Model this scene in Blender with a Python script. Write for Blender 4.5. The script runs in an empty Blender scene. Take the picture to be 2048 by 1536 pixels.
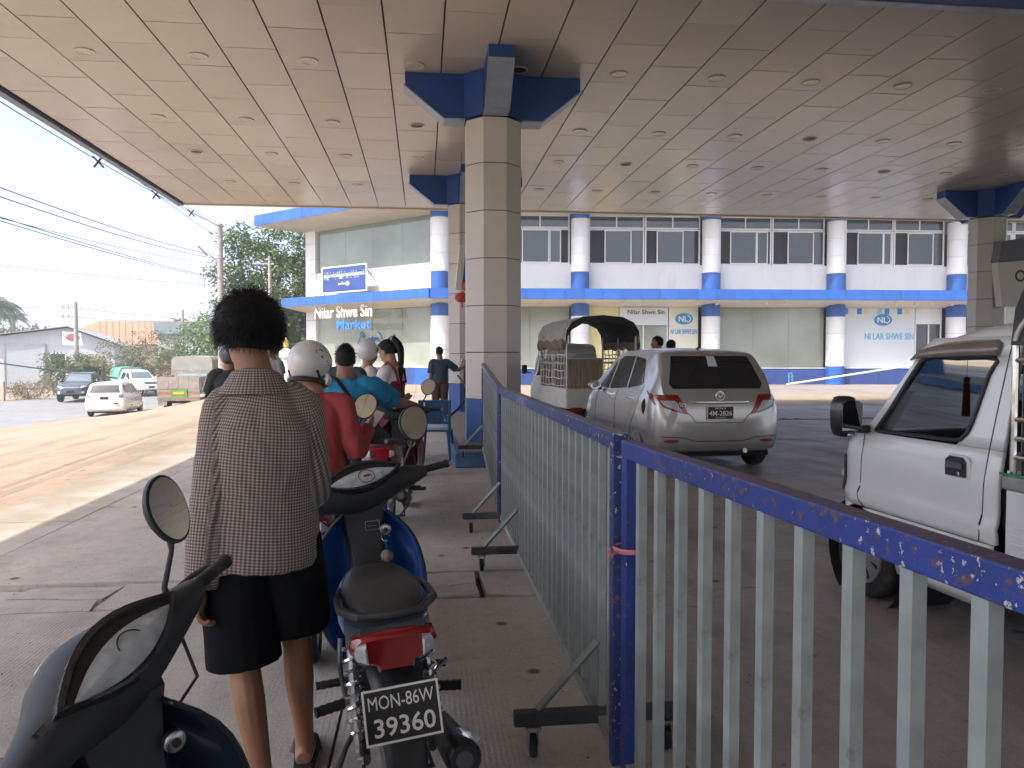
import bpy, bmesh, math, random
from math import sin, cos, pi, radians as rad, sqrt, atan2
from mathutils import Vector, Matrix, noise
from mathutils.bvhtree import BVHTree
random.seed(7)
scn = bpy.context.scene
COL = scn.collection

# ---------------------------------------------------------------- camera, sky, sun, exposure
cam_d = bpy.data.cameras.new('camera'); cam = bpy.data.objects.new('camera', cam_d); COL.objects.link(cam)
cam.location = (0, 0, 1.5)
cam.rotation_euler = (rad(90 - 2.085), 0, rad(-6.57))
cam_d.sensor_width = 36; cam_d.lens = 1538 / 2048 * 36
cam_d.clip_start = 0.05; cam_d.clip_end = 9000
scn.camera = cam

SUN_DIR = Vector((-0.575, -0.43, 1.0)).normalized()      # towards the sun: behind the viewer, to the left
world = bpy.data.worlds.new('World'); scn.world = world; world.use_nodes = True
wn = world.node_tree; bg = wn.nodes['Background']
sky = wn.nodes.new('ShaderNodeTexSky'); sky.sky_type = 'NISHITA'; sky.sun_disc = False
sky.sun_elevation = math.asin(SUN_DIR.z)
sky.sun_rotation = atan2(SUN_DIR.x, SUN_DIR.y)
sky.air_density = 0.5; sky.dust_density = 3.4; sky.ozone_density = 0.3; sky.altitude = 0
wn.links.new(sky.outputs[0], bg.inputs[0]); bg.inputs[1].default_value = 0.15
sun_d = bpy.data.lights.new('sun', 'SUN'); sun = bpy.data.objects.new('sun', sun_d); COL.objects.link(sun)
sun_d.energy = 2.1; sun_d.angle = rad(0.55); sun_d.color = (1.0, 0.95, 0.87)
sun.rotation_euler = SUN_DIR.to_track_quat('Z', 'Y').to_euler(); sun.location = (-20, -20, 40)
cy = scn.cycles; cy.max_bounces = 7; cy.diffuse_bounces = 5; cy.glossy_bounces = 3; cy.transmission_bounces = 5; cy.volume_bounces = 0; cy.transparent_max_bounces = 6
cy.caustics_reflective = False; cy.caustics_refractive = False; cy.use_denoising = True
scn.view_settings.view_transform = 'Standard'; scn.view_settings.look = 'None'
scn.view_settings.gamma = 1.0; scn.view_settings.exposure = 1.9; scn.view_settings.use_curve_mapping = False

# ---------------------------------------------------------------- materials
def S(r, g, b):
    f = lambda c: (c / 255 / 12.92) if c / 255 < 0.04045 else ((c / 255 + 0.055) / 1.055) ** 2.4
    return (f(r), f(g), f(b))
MATS = {}
def M(name, col, rough=0.5, metal=0.0, var=0.12, scale=6.0, bump=0.0, bscale=60.0, dirt=None, dscale=2.5, damt=0.5,
      spec=0.5, coat=0.0, trans=0.0, emis=None, estr=1.0, stretch=None, alpha=1.0, sub=0.0, orand=0.0):
    if name in MATS: return MATS[name]
    m = bpy.data.materials.new(name); m.use_nodes = True; nt = m.node_tree; N = nt.nodes; L = nt.links
    b = N['Principled BSDF']
    b.inputs['Roughness'].default_value = rough; b.inputs['Metallic'].default_value = metal
    b.inputs['Specular IOR Level'].default_value = spec
    b.inputs['Coat Weight'].default_value = coat; b.inputs['Coat Roughness'].default_value = 0.06
    b.inputs['Transmission Weight'].default_value = trans; b.inputs['Alpha'].default_value = alpha
    if sub: b.inputs['Subsurface Weight'].default_value = sub; b.inputs['Subsurface Radius'].default_value = (0.02, 0.008, 0.004)
    if emis: b.inputs['Emission Color'].default_value = (*emis, 1); b.inputs['Emission Strength'].default_value = estr
    tc = N.new('ShaderNodeTexCoord'); co = tc.outputs['Object']
    if stretch:
        mp = N.new('ShaderNodeMapping'); mp.inputs['Scale'].default_value = stretch; L.new(co, mp.inputs['Vector']); co = mp.outputs[0]
    c = None
    if var:
        n = N.new('ShaderNodeTexNoise'); n.inputs['Scale'].default_value = scale; n.inputs['Detail'].default_value = 6
        L.new(co, n.inputs['Vector'])
        r = N.new('ShaderNodeMapRange'); r.inputs[1].default_value = 0.3; r.inputs[2].default_value = 0.7
        L.new(n.outputs['Fac'], r.inputs[0])
        mx = N.new('ShaderNodeMix'); mx.data_type = 'RGBA'
        mx.inputs[6].default_value = (*[x * (1 - var) for x in col], 1); mx.inputs[7].default_value = (*[min(1, x * (1 + var)) for x in col], 1)
        L.new(r.outputs[0], mx.inputs[0]); c = mx.outputs[2]
        if rough > 0.15:
            rr = N.new('ShaderNodeMapRange'); rr.inputs[3].default_value = max(0, rough - 0.1); rr.inputs[4].default_value = min(1, rough + 0.1)
            L.new(n.outputs['Fac'], rr.inputs[0]); L.new(rr.outputs[0], b.inputs['Roughness'])
    if dirt:
        n2 = N.new('ShaderNodeTexNoise'); n2.inputs['Scale'].default_value = dscale; n2.inputs['Detail'].default_value = 9; n2.inputs['Roughness'].default_value = 0.68
        L.new(co, n2.inputs['Vector'])
        r2 = N.new('ShaderNodeMapRange'); r2.inputs[1].default_value = 0.62 - 0.22 * damt; r2.inputs[2].default_value = 0.78 - 0.2 * damt
        r2.inputs[4].default_value = min(1, 0.45 + damt * 0.5)
        L.new(n2.outputs['Fac'], r2.inputs[0])
        m2 = N.new('ShaderNodeMix'); m2.data_type = 'RGBA'; L.new(r2.outputs[0], m2.inputs[0])
        if c: L.new(c, m2.inputs[6])
        else: m2.inputs[6].default_value = (*col, 1)
        m2.inputs[7].default_value = (*dirt, 1); c = m2.outputs[2]
    if orand and c:
        oi = N.new('ShaderNodeObjectInfo'); ro = N.new('ShaderNodeMapRange'); ro.inputs[3].default_value = 1 - orand; ro.inputs[4].default_value = 1 + orand*.6; L.new(oi.outputs['Random'], ro.inputs[0])
        mo = N.new('ShaderNodeMix'); mo.data_type = 'RGBA'; mo.blend_type = 'MULTIPLY'; mo.inputs[0].default_value = 1; L.new(c, mo.inputs[6]); L.new(ro.outputs[0], mo.inputs[7]); c = mo.outputs[2]
    if c: L.new(c, b.inputs['Base Color'])
    else: b.inputs['Base Color'].default_value = (*col, 1)
    if bump:
        n3 = N.new('ShaderNodeTexNoise'); n3.inputs['Scale'].default_value = bscale; n3.inputs['Detail'].default_value = 5
        L.new(co, n3.inputs['Vector'])
        bp = N.new('ShaderNodeBump'); bp.inputs['Strength'].default_value = bump; bp.inputs['Distance'].default_value = 0.02
        L.new(n3.outputs['Fac'], bp.inputs['Height']); L.new(bp.outputs[0], b.inputs['Normal'])
    MATS[name] = m
    return m
def nodes_of(m): return m.node_tree.nodes, m.node_tree.links, m.node_tree.nodes['Principled BSDF']

# ---------------------------------------------------------------- mesh builder
class MB:
    def __init__(s): s.v = []; s.f = []; s.uv = None
    def add(s, vs, fs, mat=None):
        o = len(s.v)
        s.v += [tuple((mat @ Vector(p)) if mat else p) for p in vs]
        s.f += [tuple(i + o for i in f) for f in fs]
        return s
    def box(s, x0, x1, y0, y1, z0, z1, mat=None):
        vs = [(x0,y0,z0),(x1,y0,z0),(x1,y1,z0),(x0,y1,z0),(x0,y0,z1),(x1,y0,z1),(x1,y1,z1),(x0,y1,z1)]
        return s.add(vs, [(0,3,2,1),(4,5,6,7),(0,1,5,4),(1,2,6,5),(2,3,7,6),(3,0,4,7)], mat)
    def cb(s, c, d, mat=None):
        return s.box(c[0]-d[0]/2, c[0]+d[0]/2, c[1]-d[1]/2, c[1]+d[1]/2, c[2]-d[2]/2, c[2]+d[2]/2, mat)
    def loft(s, rings, cap=True, mat=None, closed=True):
        n = len(rings[0]); vs = [p for r in rings for p in r]; fs = []
        for i in range(len(rings) - 1):
            for j in range(n if closed else n - 1):
                k = (j + 1) % n
                fs.append((i*n+j, i*n+k, (i+1)*n+k, (i+1)*n+j))
        if cap and closed:
            fs.append(tuple(range(n))[::-1]); fs.append(tuple((len(rings)-1)*n + j for j in range(n)))
        return s.add(vs, fs, mat)
    def tube(s, pts, r, n=8, cap=True, mat=None, flat=None):
        pts = [Vector(p) for p in pts]; rings = []; up = None
        for i, p in enumerate(pts):
            t = (pts[min(i+1, len(pts)-1)] - pts[max(i-1, 0)]).normalized()
            if up is None:
                a = Vector((0,0,1)) if abs(t.z) < 0.9 else Vector((1,0,0))
                up = (a - t * a.dot(t)).normalized()
            else:
                up = (up - t * up.dot(t)).normalized()
            sd = t.cross(up); rr = r[i] if isinstance(r, (list, tuple)) else r
            ra, rb = rr if isinstance(rr, (list, tuple)) else (rr, rr)
            rings.append([p + up * (cos(2*pi*k/n) * ra) + sd * (sin(2*pi*k/n) * rb) for k in range(n)])
        return s.loft(rings, cap, mat)
    def rev(s, prof, n=16, mat=None, cap=True):
        rings = [[(r*cos(2*pi*k/n), r*sin(2*pi*k/n), z) for k in range(n)] for r, z in prof]
        return s.loft(rings, cap, mat)
    def ell(s, c, r, nu=16, nv=10, mat=None, rot=None):
        R = Matrix.Translation(c) @ (rot.to_4x4() if rot else Matrix())
        if mat: R = mat @ R
        rings = []
        for i in range(nv + 1):
            a = -pi/2 + pi * i / nv; ca = max(cos(a), 0.02)
            rings.append([(r[0]*ca*cos(2*pi*k/nu), r[1]*ca*sin(2*pi*k/nu), r[2]*sin(a)) for k in range(nu)])
        return s.loft(rings, True, R)
    def prism(s, poly, d0, d1, plane='xz', mat=None):
        def P(a, b, d): return {'xz': (a, d, b), 'yz': (d, a, b), 'xy': (a, b, d)}[plane]
        n = len(poly); vs = [P(a, b, d0) for a, b in poly] + [P(a, b, d1) for a, b in poly]
        fs = [tuple(range(n)), tuple(range(2*n-1, n-1, -1))] + [(i, i+n, (i+1) % n + n, (i+1) % n) for i in range(n)]
        return s.add(vs, fs, mat)
    def torus(s, c, R, r, n=28, m=8, axis='x', a0=0, a1=2*pi, rz=None):
        full = abs(a1 - a0 - 2*pi) < 1e-6; rings = []
        for i in range(n if full else n + 1):
            a = a0 + (a1 - a0) * i / n; ring = []
            for k in range(m):
                b = 2*pi*k/m; q = R + r*cos(b); w = (rz or r)*sin(b)
                p = {'x': (w, q*cos(a), q*sin(a)), 'y': (q*cos(a), w, q*sin(a)), 'z': (q*cos(a), q*sin(a), w)}[axis]
                ring.append((c[0]+p[0], c[1]+p[1], c[2]+p[2]))
            rings.append(ring)
        if full: rings.append(rings[0])
        return s.loft(rings, not full)
    def xf(s, mat): s.v = [tuple(mat @ Vector(p)) for p in s.v]; return s
    def mesh(s, name, smooth=40):
        me = bpy.data.meshes.new(name); me.from_pydata(s.v, [], s.f); 
        bm = bmesh.new(); bm.from_mesh(me); bmesh.ops.remove_doubles(bm, verts=bm.verts, dist=1e-5)
        bmesh.ops.recalc_face_normals(bm, faces=bm.faces); bm.to_mesh(me); bm.free()
        if smooth:
            me.polygons.foreach_set('use_smooth', [True] * len(me.polygons)); me.set_sharp_from_angle(angle=rad(smooth))
        return me
    def build(s, name, mat, parent=None, smooth=40, bevel=0, sub=0, loc=None):
        return put(name, s.mesh(name, smooth), mat, parent, bevel, sub, loc)
def put(name, me, mat, parent=None, bevel=0, sub=0, loc=None, rot=None):
    if mat is not None:
        if len(me.materials) == 0: me.materials.append(mat)
        else: me.materials[0] = mat
    o = bpy.data.objects.new(name, me); COL.objects.link(o)
    if parent: o.parent = parent
    if loc: o.location = loc
    if rot: o.rotation_euler = rot
    if bevel:
        b = o.modifiers.new('b', 'BEVEL'); b.width = bevel; b.segments = 2; b.limit_method = 'ANGLE'; b.angle_limit = rad(40)
    if sub:
        b = o.modifiers.new('s', 'SUBSURF'); b.levels = sub; b.render_levels = sub
    return o
def bake(o, smooth=60):
    dg = bpy.context.evaluated_depsgraph_get(); me = bpy.data.meshes.new_from_object(o.evaluated_get(dg))
    o.modifiers.clear(); o.data = me
    if smooth:
        me.polygons.foreach_set('use_smooth', [True] * len(me.polygons)); me.set_sharp_from_angle(angle=rad(smooth))
    return o
def remesh(o, vox, smooth_it=3, fac=0.5):
    r = o.modifiers.new('r', 'REMESH'); r.mode = 'VOXEL'; r.voxel_size = vox
    if smooth_it:
        q = o.modifiers.new('q', 'SMOOTH'); q.factor = fac; q.iterations = smooth_it
    bake(o, 80); return o
def thing(name, label, cat, loc=(0,0,0), rz=0, group=None):
    o = bpy.data.objects.new(name, None); COL.objects.link(o); o.empty_display_size = 0.1
    o.location = loc; o.rotation_euler = (0, 0, rz)
    return tag(o, label, cat, group)
def tag(o, label, cat, group=None):
    o['label'] = label; o['category'] = cat
    if group: o['group'] = group
    return o
def struct(o, kind='structure'): o['kind'] = kind; return o
def copy_tree(o, parent=None):
    c = o.copy(); COL.objects.link(c); c.parent = parent
    for ch in o.children: copy_tree(ch, c)
    return c
def hd(deg): return -rad(deg)          # heading: degrees clockwise from +Y for things built facing +Y
def T(x=0, y=0, z=0): return Matrix.Translation((x, y, z))
def RX(a): return Matrix.Rotation(a, 4, 'X')
def RY(a): return Matrix.Rotation(a, 4, 'Y')
def RZ(a): return Matrix.Rotation(a, 4, 'Z')
def text_mb(body, width=None, height=None, depth=0.004, bold=0.0, shear=0.0, spacing=1.0):
    cu = bpy.data.curves.new('lettering', 'FONT'); cu.body = body; cu.align_x = 'CENTER'; cu.align_y = 'CENTER'
    cu.extrude = 0.5; cu.offset = bold; cu.shear = shear; cu.resolution_u = 3; cu.space_character = spacing
    o = bpy.data.objects.new('lettering', cu); COL.objects.link(o)
    dg = bpy.context.evaluated_depsgraph_get(); me = bpy.data.meshes.new_from_object(o.evaluated_get(dg))
    bpy.data.objects.remove(o); bpy.data.curves.remove(cu)
    if not me.vertices: return None
    xs = [v.co.x for v in me.vertices]; ys = [v.co.y for v in me.vertices]
    w = max(xs) - min(xs); h = max(ys) - min(ys); cx = (max(xs) + min(xs)) / 2; cy = (max(ys) + min(ys)) / 2
    sx = (width / w) if width else height / h; sy = (height / h) if height else sx
    for v in me.vertices:      # upright lettering facing -Y, front at y = -depth
        x, y, z = v.co; v.co = ((x - cx) * sx, -depth if z > 0 else 0.0, (y - cy) * sy)
    return me
def text(body, mat, parent, mtx, **k):
    me = text_mb(body, **k)
    if me is None: return None
    me.transform(mtx)
    return put('lettering', me, mat, parent)
def lerp(a, b, t): return a + (b - a) * t
def interp(tab, x):
    if x <= tab[0][0]: return tab[0][1]
    for (a, va), (b, vb) in zip(tab, tab[1:]):
        if x <= b:
            t = (x - a) / (b - a); return va + (vb - va) * t
    return tab[-1][1]
def sinterp(tab, x):
    if x <= tab[0][0]: return tab[0][1]
    if x >= tab[-1][0]: return tab[-1][1]
    for i, ((a, va), (b, vb)) in enumerate(zip(tab, tab[1:])):
        if x <= b:
            t = (x - a) / (b - a)
            def sl(j):
                if j == 0 or j == len(tab) - 1: return 0.0 if False else (tab[min(j+1, len(tab)-1)][1]-tab[max(j-1,0)][1])/max(1e-6, tab[min(j+1, len(tab)-1)][0]-tab[max(j-1,0)][0])
                return (tab[j+1][1]-tab[j-1][1])/(tab[j+1][0]-tab[j-1][0])
            m0, m1 = sl(i)*(b-a), sl(i+1)*(b-a)
            d0 = (vb-va)
            lim = lambda m: max(min(m, 3*abs(d0)), -3*abs(d0))
            m0, m1 = lim(m0), lim(m1)
            return (2*t**3-3*t*t+1)*va + (t**3-2*t*t+t)*m0 + (-2*t**3+3*t*t)*vb + (t**3-t*t)*m1
    return tab[-1][1]
# drape a thin patch over a body: poly in (a,b); side: 'L','R' -> (y,z); 'B','F' -> (x,z); 'T' -> (x,y)
def drape(bvh, poly, side, off=0.004, nr=8, nc=8):
    bs = [p[1] for p in poly]; b0, b1 = min(bs), max(bs); rows = []
    for j in range(nr + 1):
        b = lerp(b0 + 1e-4, b1 - 1e-4, j / nr); xs = []
        for (ax, ay), (bx, by) in zip(poly, poly[1:] + poly[:1]):
            if (ay <= b < by) or (by <= b < ay): xs.append(ax + (bx - ax) * (b - ay) / (by - ay))
        if len(xs) < 2: continue
        rows.append([(lerp(min(xs), max(xs), i / nc), b) for i in range(nc + 1)])
    D = {'L': Vector((1,0,0)), 'R': Vector((-1,0,0)), 'B': Vector((0,1,0)), 'F': Vector((0,-1,0)), 'T': Vector((0,0,-1))}[side]
    vs = []; ok = True
    for r in rows:
        for a, b in r:
            q = Vector((0, a, b)) if side in 'LR' else (Vector((a, 0, b)) if side in 'BF' else Vector((a, b, 0)))
            o = q - D * 6
            hit, nrm, _, _ = bvh.ray_cast(o, D)
            if hit is None:
                hit, nrm, _, _ = bvh.find_nearest(vs and Vector(vs[-1]) or q); 
            vs.append(tuple(hit - D * off))
    n = nc + 1; m = MB(); k = len(rows)
    fs = [(i*n+j, i*n+j+1, (i+1)*n+j+1, (i+1)*n+j) for i in range(k-1) for j in range(nc)]
    back = [tuple(Vector(p) + D * (off + 0.004)) for p in vs]
    N_ = len(vs)
    edge = [j for j in range(n)] + [i*n+nc for i in range(1, k)] + [(k-1)*n+j for j in range(nc-1, -1, -1)] + [i*n for i in range(k-2, 0, -1)]
    fs2 = [(edge[i], edge[(i+1) % len(edge)], edge[(i+1) % len(edge)] + N_, edge[i] + N_) for i in range(len(edge))]
    m.add(vs + back, fs + fs2)
    return m
def bvh_of(o):
    me = o.data; return BVHTree.FromPolygons([v.co for v in me.vertices], [p.vertices for p in me.polygons])
# ---------------------------------------------------------------- shared materials
m_dark   = M('black_plastic', S(38,40,44), 0.45, var=0.15, bump=0.05, bscale=300)
m_rubber = M('rubber', (0.018,0.018,0.02), 0.8, var=0.3, bump=0.1, bscale=200, dirt=(0.10,0.09,0.075), dscale=9, damt=0.35)
m_chrome = M('chrome', (0.75,0.76,0.78), 0.12, 1.0, var=0.08)
m_steel  = M('steel', (0.45,0.46,0.48), 0.3, 1.0, var=0.2, scale=30)
m_white  = M('white_render', (0.74,0.75,0.76), 0.7, var=0.05, scale=1.2, dirt=(0.58,0.565,0.54), dscale=1.6, damt=0.3, stretch=(1,1,.22), orand=.04)
m_blue   = M('blue_panel', (0.024,0.105,0.38), 0.42, var=0.10, scale=1.5, dirt=(0.065,0.14,0.33), dscale=1.5, damt=0.2, orand=.10)
m_navy   = M('navy_tile', (0.035,0.065,0.22), 0.35, var=0.15, scale=3)
m_cream  = M('cream_cladding', (0.56,0.50,0.43), 0.5, var=0.05, scale=1.0)
m_joint  = M('joint_dark', (0.03,0.026,0.023), 0.8, var=0.2)
m_print_w= M('print_white', (0.82,0.82,0.80), 0.5, var=0.03)
m_print_k= M('print_black', (0.012,0.012,0.014), 0.4, var=0.1)
m_print_b= M('print_blue', (0.03,0.22,0.55), 0.5, var=0.08)
m_glassk = M('dark_glass', (0.012,0.014,0.016), 0.04, var=0.0, spec=0.8)
m_mirror = M('mirror_glass', (0.85,0.86,0.87), 0.015, 1.0, var=0.0)

# ---------------------------------------------------------------- ground materials (world position, so neighbouring slabs differ)
def ground_mat(name, c1, c2, c3, groove=0.0, rough=0.8, streak=0.0, sunny_dust=None, oil=0.0):
    m = bpy.data.materials.new(name); m.use_nodes = True; N, L, b = nodes_of(m)
    g = N.new('ShaderNodeNewGeometry'); P = g.outputs['Position']
    def noise_(sc, det=8, ro=0.6, vec=P):
        n = N.new('ShaderNodeTexNoise'); n.inputs['Scale'].default_value = sc; n.inputs['Detail'].default_value = det
        n.inputs['Roughness'].default_value = ro; L.new(vec, n.inputs['Vector']); return n.outputs['Fac']
    def rng(s, a, b_, c=0, d=1):
        r = N.new('ShaderNodeMapRange'); L.new(s, r.inputs[0])
        for i, v in zip((1,2,3,4), (a, b_, c, d)): r.inputs[i].default_value = v
        return r.outputs[0]
    def mix(f, a, b_, typ='MIX'):
        x = N.new('ShaderNodeMix'); x.data_type = 'RGBA'; x.blend_type = typ
        if isinstance(f, float): x.inputs[0].default_value = f
        else: L.new(f, x.inputs[0])
        for i, q in ((6, a), (7, b_)):
            if isinstance(q, tuple): x.inputs[i].default_value = (*q, 1)
            else: L.new(q, x.inputs[i])
        return x.outputs[2]
    mp = N.new('ShaderNodeMapping'); mp.inputs['Scale'].default_value = (1.0, 0.16, 1.0); mp.inputs['Rotation'].default_value = (0, 0, 0.12); L.new(P, mp.inputs['Vector'])
    c = mix(rng(noise_(0.45), 0.35, 0.65), c1, c2)
    c = mix(rng(noise_(2.2, 10, 0.7), 0.47, 0.70, 0, 0.9), c, c3)
    c = mix(rng(noise_(14, 6, 0.7), 0.52, 0.72, 0, 0.7), c, tuple(x * 0.55 for x in c1))
    c = mix(rng(noise_(70, 4, 0.7), 0.3, 0.7, 0.0, 0.35), c, tuple(min(1, x * 1.5) for x in c2))
    if streak: c = mix(rng(noise_(1.1, 8, 0.65, mp.outputs[0]), 0.5, 0.66, 0, streak), c, tuple(x * 0.45 for x in c1))
    v = N.new('ShaderNodeTexVoronoi'); v.inputs['Scale'].default_value = 2.6; L.new(P, v.inputs['Vector'])
    spot = rng(v.outputs['Distance'], 0.05, 0.11, 1, 0)
    c = mix(spot, c, tuple(x * 0.25 for x in c1))
    if oil: c = mix(rng(noise_(0.8, 4, .55), 0.58, 0.70, 0, oil), c, tuple(x * 0.42 for x in c1))
    if sunny_dust:  # tan at the left edge: dust, plus sunlit warmth put into the colour
        sx = N.new('ShaderNodeSeparateXYZ'); L.new(P, sx.inputs[0]); ad = N.new('ShaderNodeMath'); ad.operation = 'MULTIPLY_ADD'; ad.inputs[1].default_value = 1.6; L.new(noise_(1.3, 6, .6), ad.inputs[0]); L.new(sx.outputs[0], ad.inputs[2])
        c = mix(rng(ad.outputs[0], -2.2, -3.2, 0, .92), c, mix(rng(noise_(.5), .35, .65), sunny_dust[0], sunny_dust[1]))
    L.new(c, b.inputs['Base Color'])
    L.new(rng(noise_(1.5, 5), 0.3, 0.7, rough - 0.15, rough + 0.12), b.inputs['Roughness'])
    h = noise_(55, 8, 0.7)
    if groove:
        w = N.new('ShaderNodeTexWave'); w.bands_direction = 'X'; w.inputs['Scale'].default_value = 14; w.inputs['Distortion'].default_value = 0.6
        w.inputs['Detail'].default_value = 1; L.new(P, w.inputs['Vector'])
        k = N.new('ShaderNodeMath'); k.operation = 'MULTIPLY'; L.new(w.outputs['Fac'], k.inputs[0]); L.new(rng(noise_(0.55, 3), 0.45, 0.6, 0, groove), k.inputs[1])
        k2 = N.new('ShaderNodeMath'); k2.operation = 'ADD'; L.new(k.outputs[0], k2.inputs[0]); L.new(h, k2.inputs[1]); h = k2.outputs[0]
    bp = N.new('ShaderNodeBump'); bp.inputs['Strength'].default_value = 0.55; bp.inputs['Distance'].default_value = 0.012
    L.new(h, bp.inputs['Height']); L.new(bp.outputs[0], b.inputs['Normal'])
    return m
g_conc = ground_mat('forecourt_concrete', (0.385,0.37,0.35), (0.50,0.48,0.45), (0.30,0.285,0.268), groove=0.22, streak=0.35, sunny_dust=((0.238,0.186,0.129),(0.285,0.227,0.162)), oil=.35)
g_red  = ground_mat('stained_concrete', (0.29,0.265,0.255), (0.35,0.325,0.31), (0.17,0.155,0.15), groove=0.25, rough=0.5, streak=0.7, oil=.6)
g_sand = ground_mat('dusty_apron', (0.238,0.186,0.129), (0.285,0.227,0.162), (0.185,0.147,0.105), groove=0.0, streak=0.5)
g_asph = ground_mat('asphalt', (0.165,0.168,0.172), (0.205,0.207,0.21), (0.13,0.132,0.135), rough=0.75)
g_earth= ground_mat('earth', (0.26,0.23,0.15), (0.20,0.22,0.11), (0.32,0.26,0.17), rough=0.95)
g_paleyard = ground_mat('yard_concrete', (0.20,0.18,0.165), (0.25,0.23,0.21), (0.15,0.14,0.13), rough=0.7, streak=0.4)

# ---------------------------------------------------------------- terrain
gm = MB(); n = 72; Rr = [0, 60, 160, 400, 900, 1500]
vs = [(0, 20, -1.26)]; fs = []
for i, r in enumerate(Rr[1:]):
    for k in range(n): vs.append((r*cos(2*pi*k/n), 20 + r*sin(2*pi*k/n), -1.26))
for k in range(n): fs.append((0, 1+k, 1+(k+1) % n))
for i in range(len(Rr)-2):
    for k in range(n):
        a = 1+i*n; fs.append((a+k, a+n+k, a+n+(k+1) % n, a+(k+1) % n))
gm.add(vs, fs); struct(gm.build('ground', g_earth, smooth=0))

m_hill = M('hill_wood', (0.045,0.085,0.035), 0.95, var=0.35, scale=0.05)
hm = MB(); rows = []
for j in range(9):
    t = j / 8; row = []
    for i in range(90):
        a = lerp(-1.1, 0.9, i / 89); D = 420 + t * 380
        x = D * sin(a); y = D * cos(a)
        h = 0.5*(32 + 22*noise.noise((i*0.12, 0.3, 1.7)) + 8*noise.noise((i*0.5, j*0.6, 4))) * (sin(t*pi*0.5)) + 3*noise.noise((i*1.3, j*1.7, 9))*(j > 0)
        h *= 0.45 + 0.75 * max(0, sin((a + 1.2) * 1.25))
        row.append((x, y, max(-1, h) if j else -1))
    rows.append(row)
hm.loft(rows, False, closed=False); struct(hm.build('hill', m_hill, smooth=80))

# dusty apron, road, forecourt base
def sheet(name, pts, z, mat): 
    b = MB(); b.add([(x, y, z) for x, y in pts], [tuple(range(len(pts)))]); return struct(b.build(name, mat, smooth=0))
road_r = [(-19.5,-40),(-17.6,8),(-16.4,22),(-15.4,32),(-14.2,38),(-13.4,46),(-13.6,56),(-16,70),(-22,90),(-32,112)]
road_l = [(-31,-40),(-29,8),(-27.6,22),(-26.4,32),(-25.2,40),(-24.4,48),(-25,58),(-28,72),(-35,92),(-46,114)]
sheet('road', road_r + road_l[::-1], -1.2, g_asph)
ap = MB(); rows = []
for j in range(41):
    y = lerp(-30, 70, j/40); x0 = interp([(-30,-4.1),(32,-4.1),(46,-10),(70,-11)], y); x1 = interp([(p[1], p[0]) for p in road_r], y)
    row = []
    for k in range(13):
        t = k/12; u = t*t*(3-2*t); row.append((lerp(x0, x1-.15, t), y, -0.004 - 1.192*(.35*t+.65*u) + .02*noise.noise((lerp(x0,x1,t)*.5, y*.5, 0))*min(1,t*4)*(1-t)))
    rows.append(row)
ap.loft(rows, False, closed=False); struct(ap.build('apron', g_sand, smooth=80))
sheet('roadside_verge', [(-31.2,-40),(-29.2,8),(-27.8,22),(-26.6,32),(-25.4,40),(-24.6,48),(-25.2,58),(-28.2,72),(-60,72),(-60,-40)], -1.215, g_sand)
rl_ = [lerp(0,1,i/30) for i in range(31)]
fb = MB().box(-4.1, 42, -14, 62, -1.3, -0.06).build('forecourt', M('slab_joint', (0.06,0.05,0.045), 0.95, var=0.3), None, 0); struct(fb)
MB().box(-12, -4.11, 43, 62, -1.3, -0.065).build('yard', g_sand, None, 0)['kind'] = 'structure'
xe = [-4.1,-3.15,-0.35,0.95,3.9,6.9,9.9,13.2,16.6,20,24,28,33,40]; ye = [-12,-7,-2.5,1.6,4.72]
ye2 = [5.32,7.35,9.0,13.2,17.4,21.6,26.6]
def slab(x0, x1, y0, y1, mat, dz=0.0, skew=None):
    g = 0.006; b = MB(); pts = [(x0+g,y0+g),(x1-g,y0+g),(x1-g,y1-g),(x0+g,y1-g)]
    if skew: pts = [(p[0]+random.uniform(-skew,skew), p[1]+random.uniform(-skew,skew)) for p in pts]
    b.prism(pts, -0.1, dz, 'xy'); return b.build('slab', mat, fb, smooth=0)
for (ys, z0) in ((ye, 0), (ye2, 0)):
    for x0, x1 in zip(xe, xe[1:]):
        for y0, y1 in zip(ys, ys[1:]):
            slab(x0, x1, y0, y1, g_red if x0 > 0.9 else g_conc, random.uniform(-0.001, 0.002))
for x0, x1 in zip(xe, xe[1:]):
    slab(x0, x1, 26.6, 31.5, g_paleyard if x0 > -3 else g_sand); slab(x0, x1, 31.5, 46, g_paleyard if x0 > 5 else g_sand)
for x0, x1 in zip(xe[3:], xe[4:]): slab(x0, x1, 4.72, 5.32, g_red)
# sunlit dusty band beyond the canopy
bb = MB(); bb.add([(-4,21.9,0.004),(34,21.9,0.004),(34,29.8,0.004),(10,27.4,0.004),(-4,27.4,0.004)], [(0,1,2,3,4)]); struct(bb.build('dusty_lane', g_sand, smooth=0))
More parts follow.
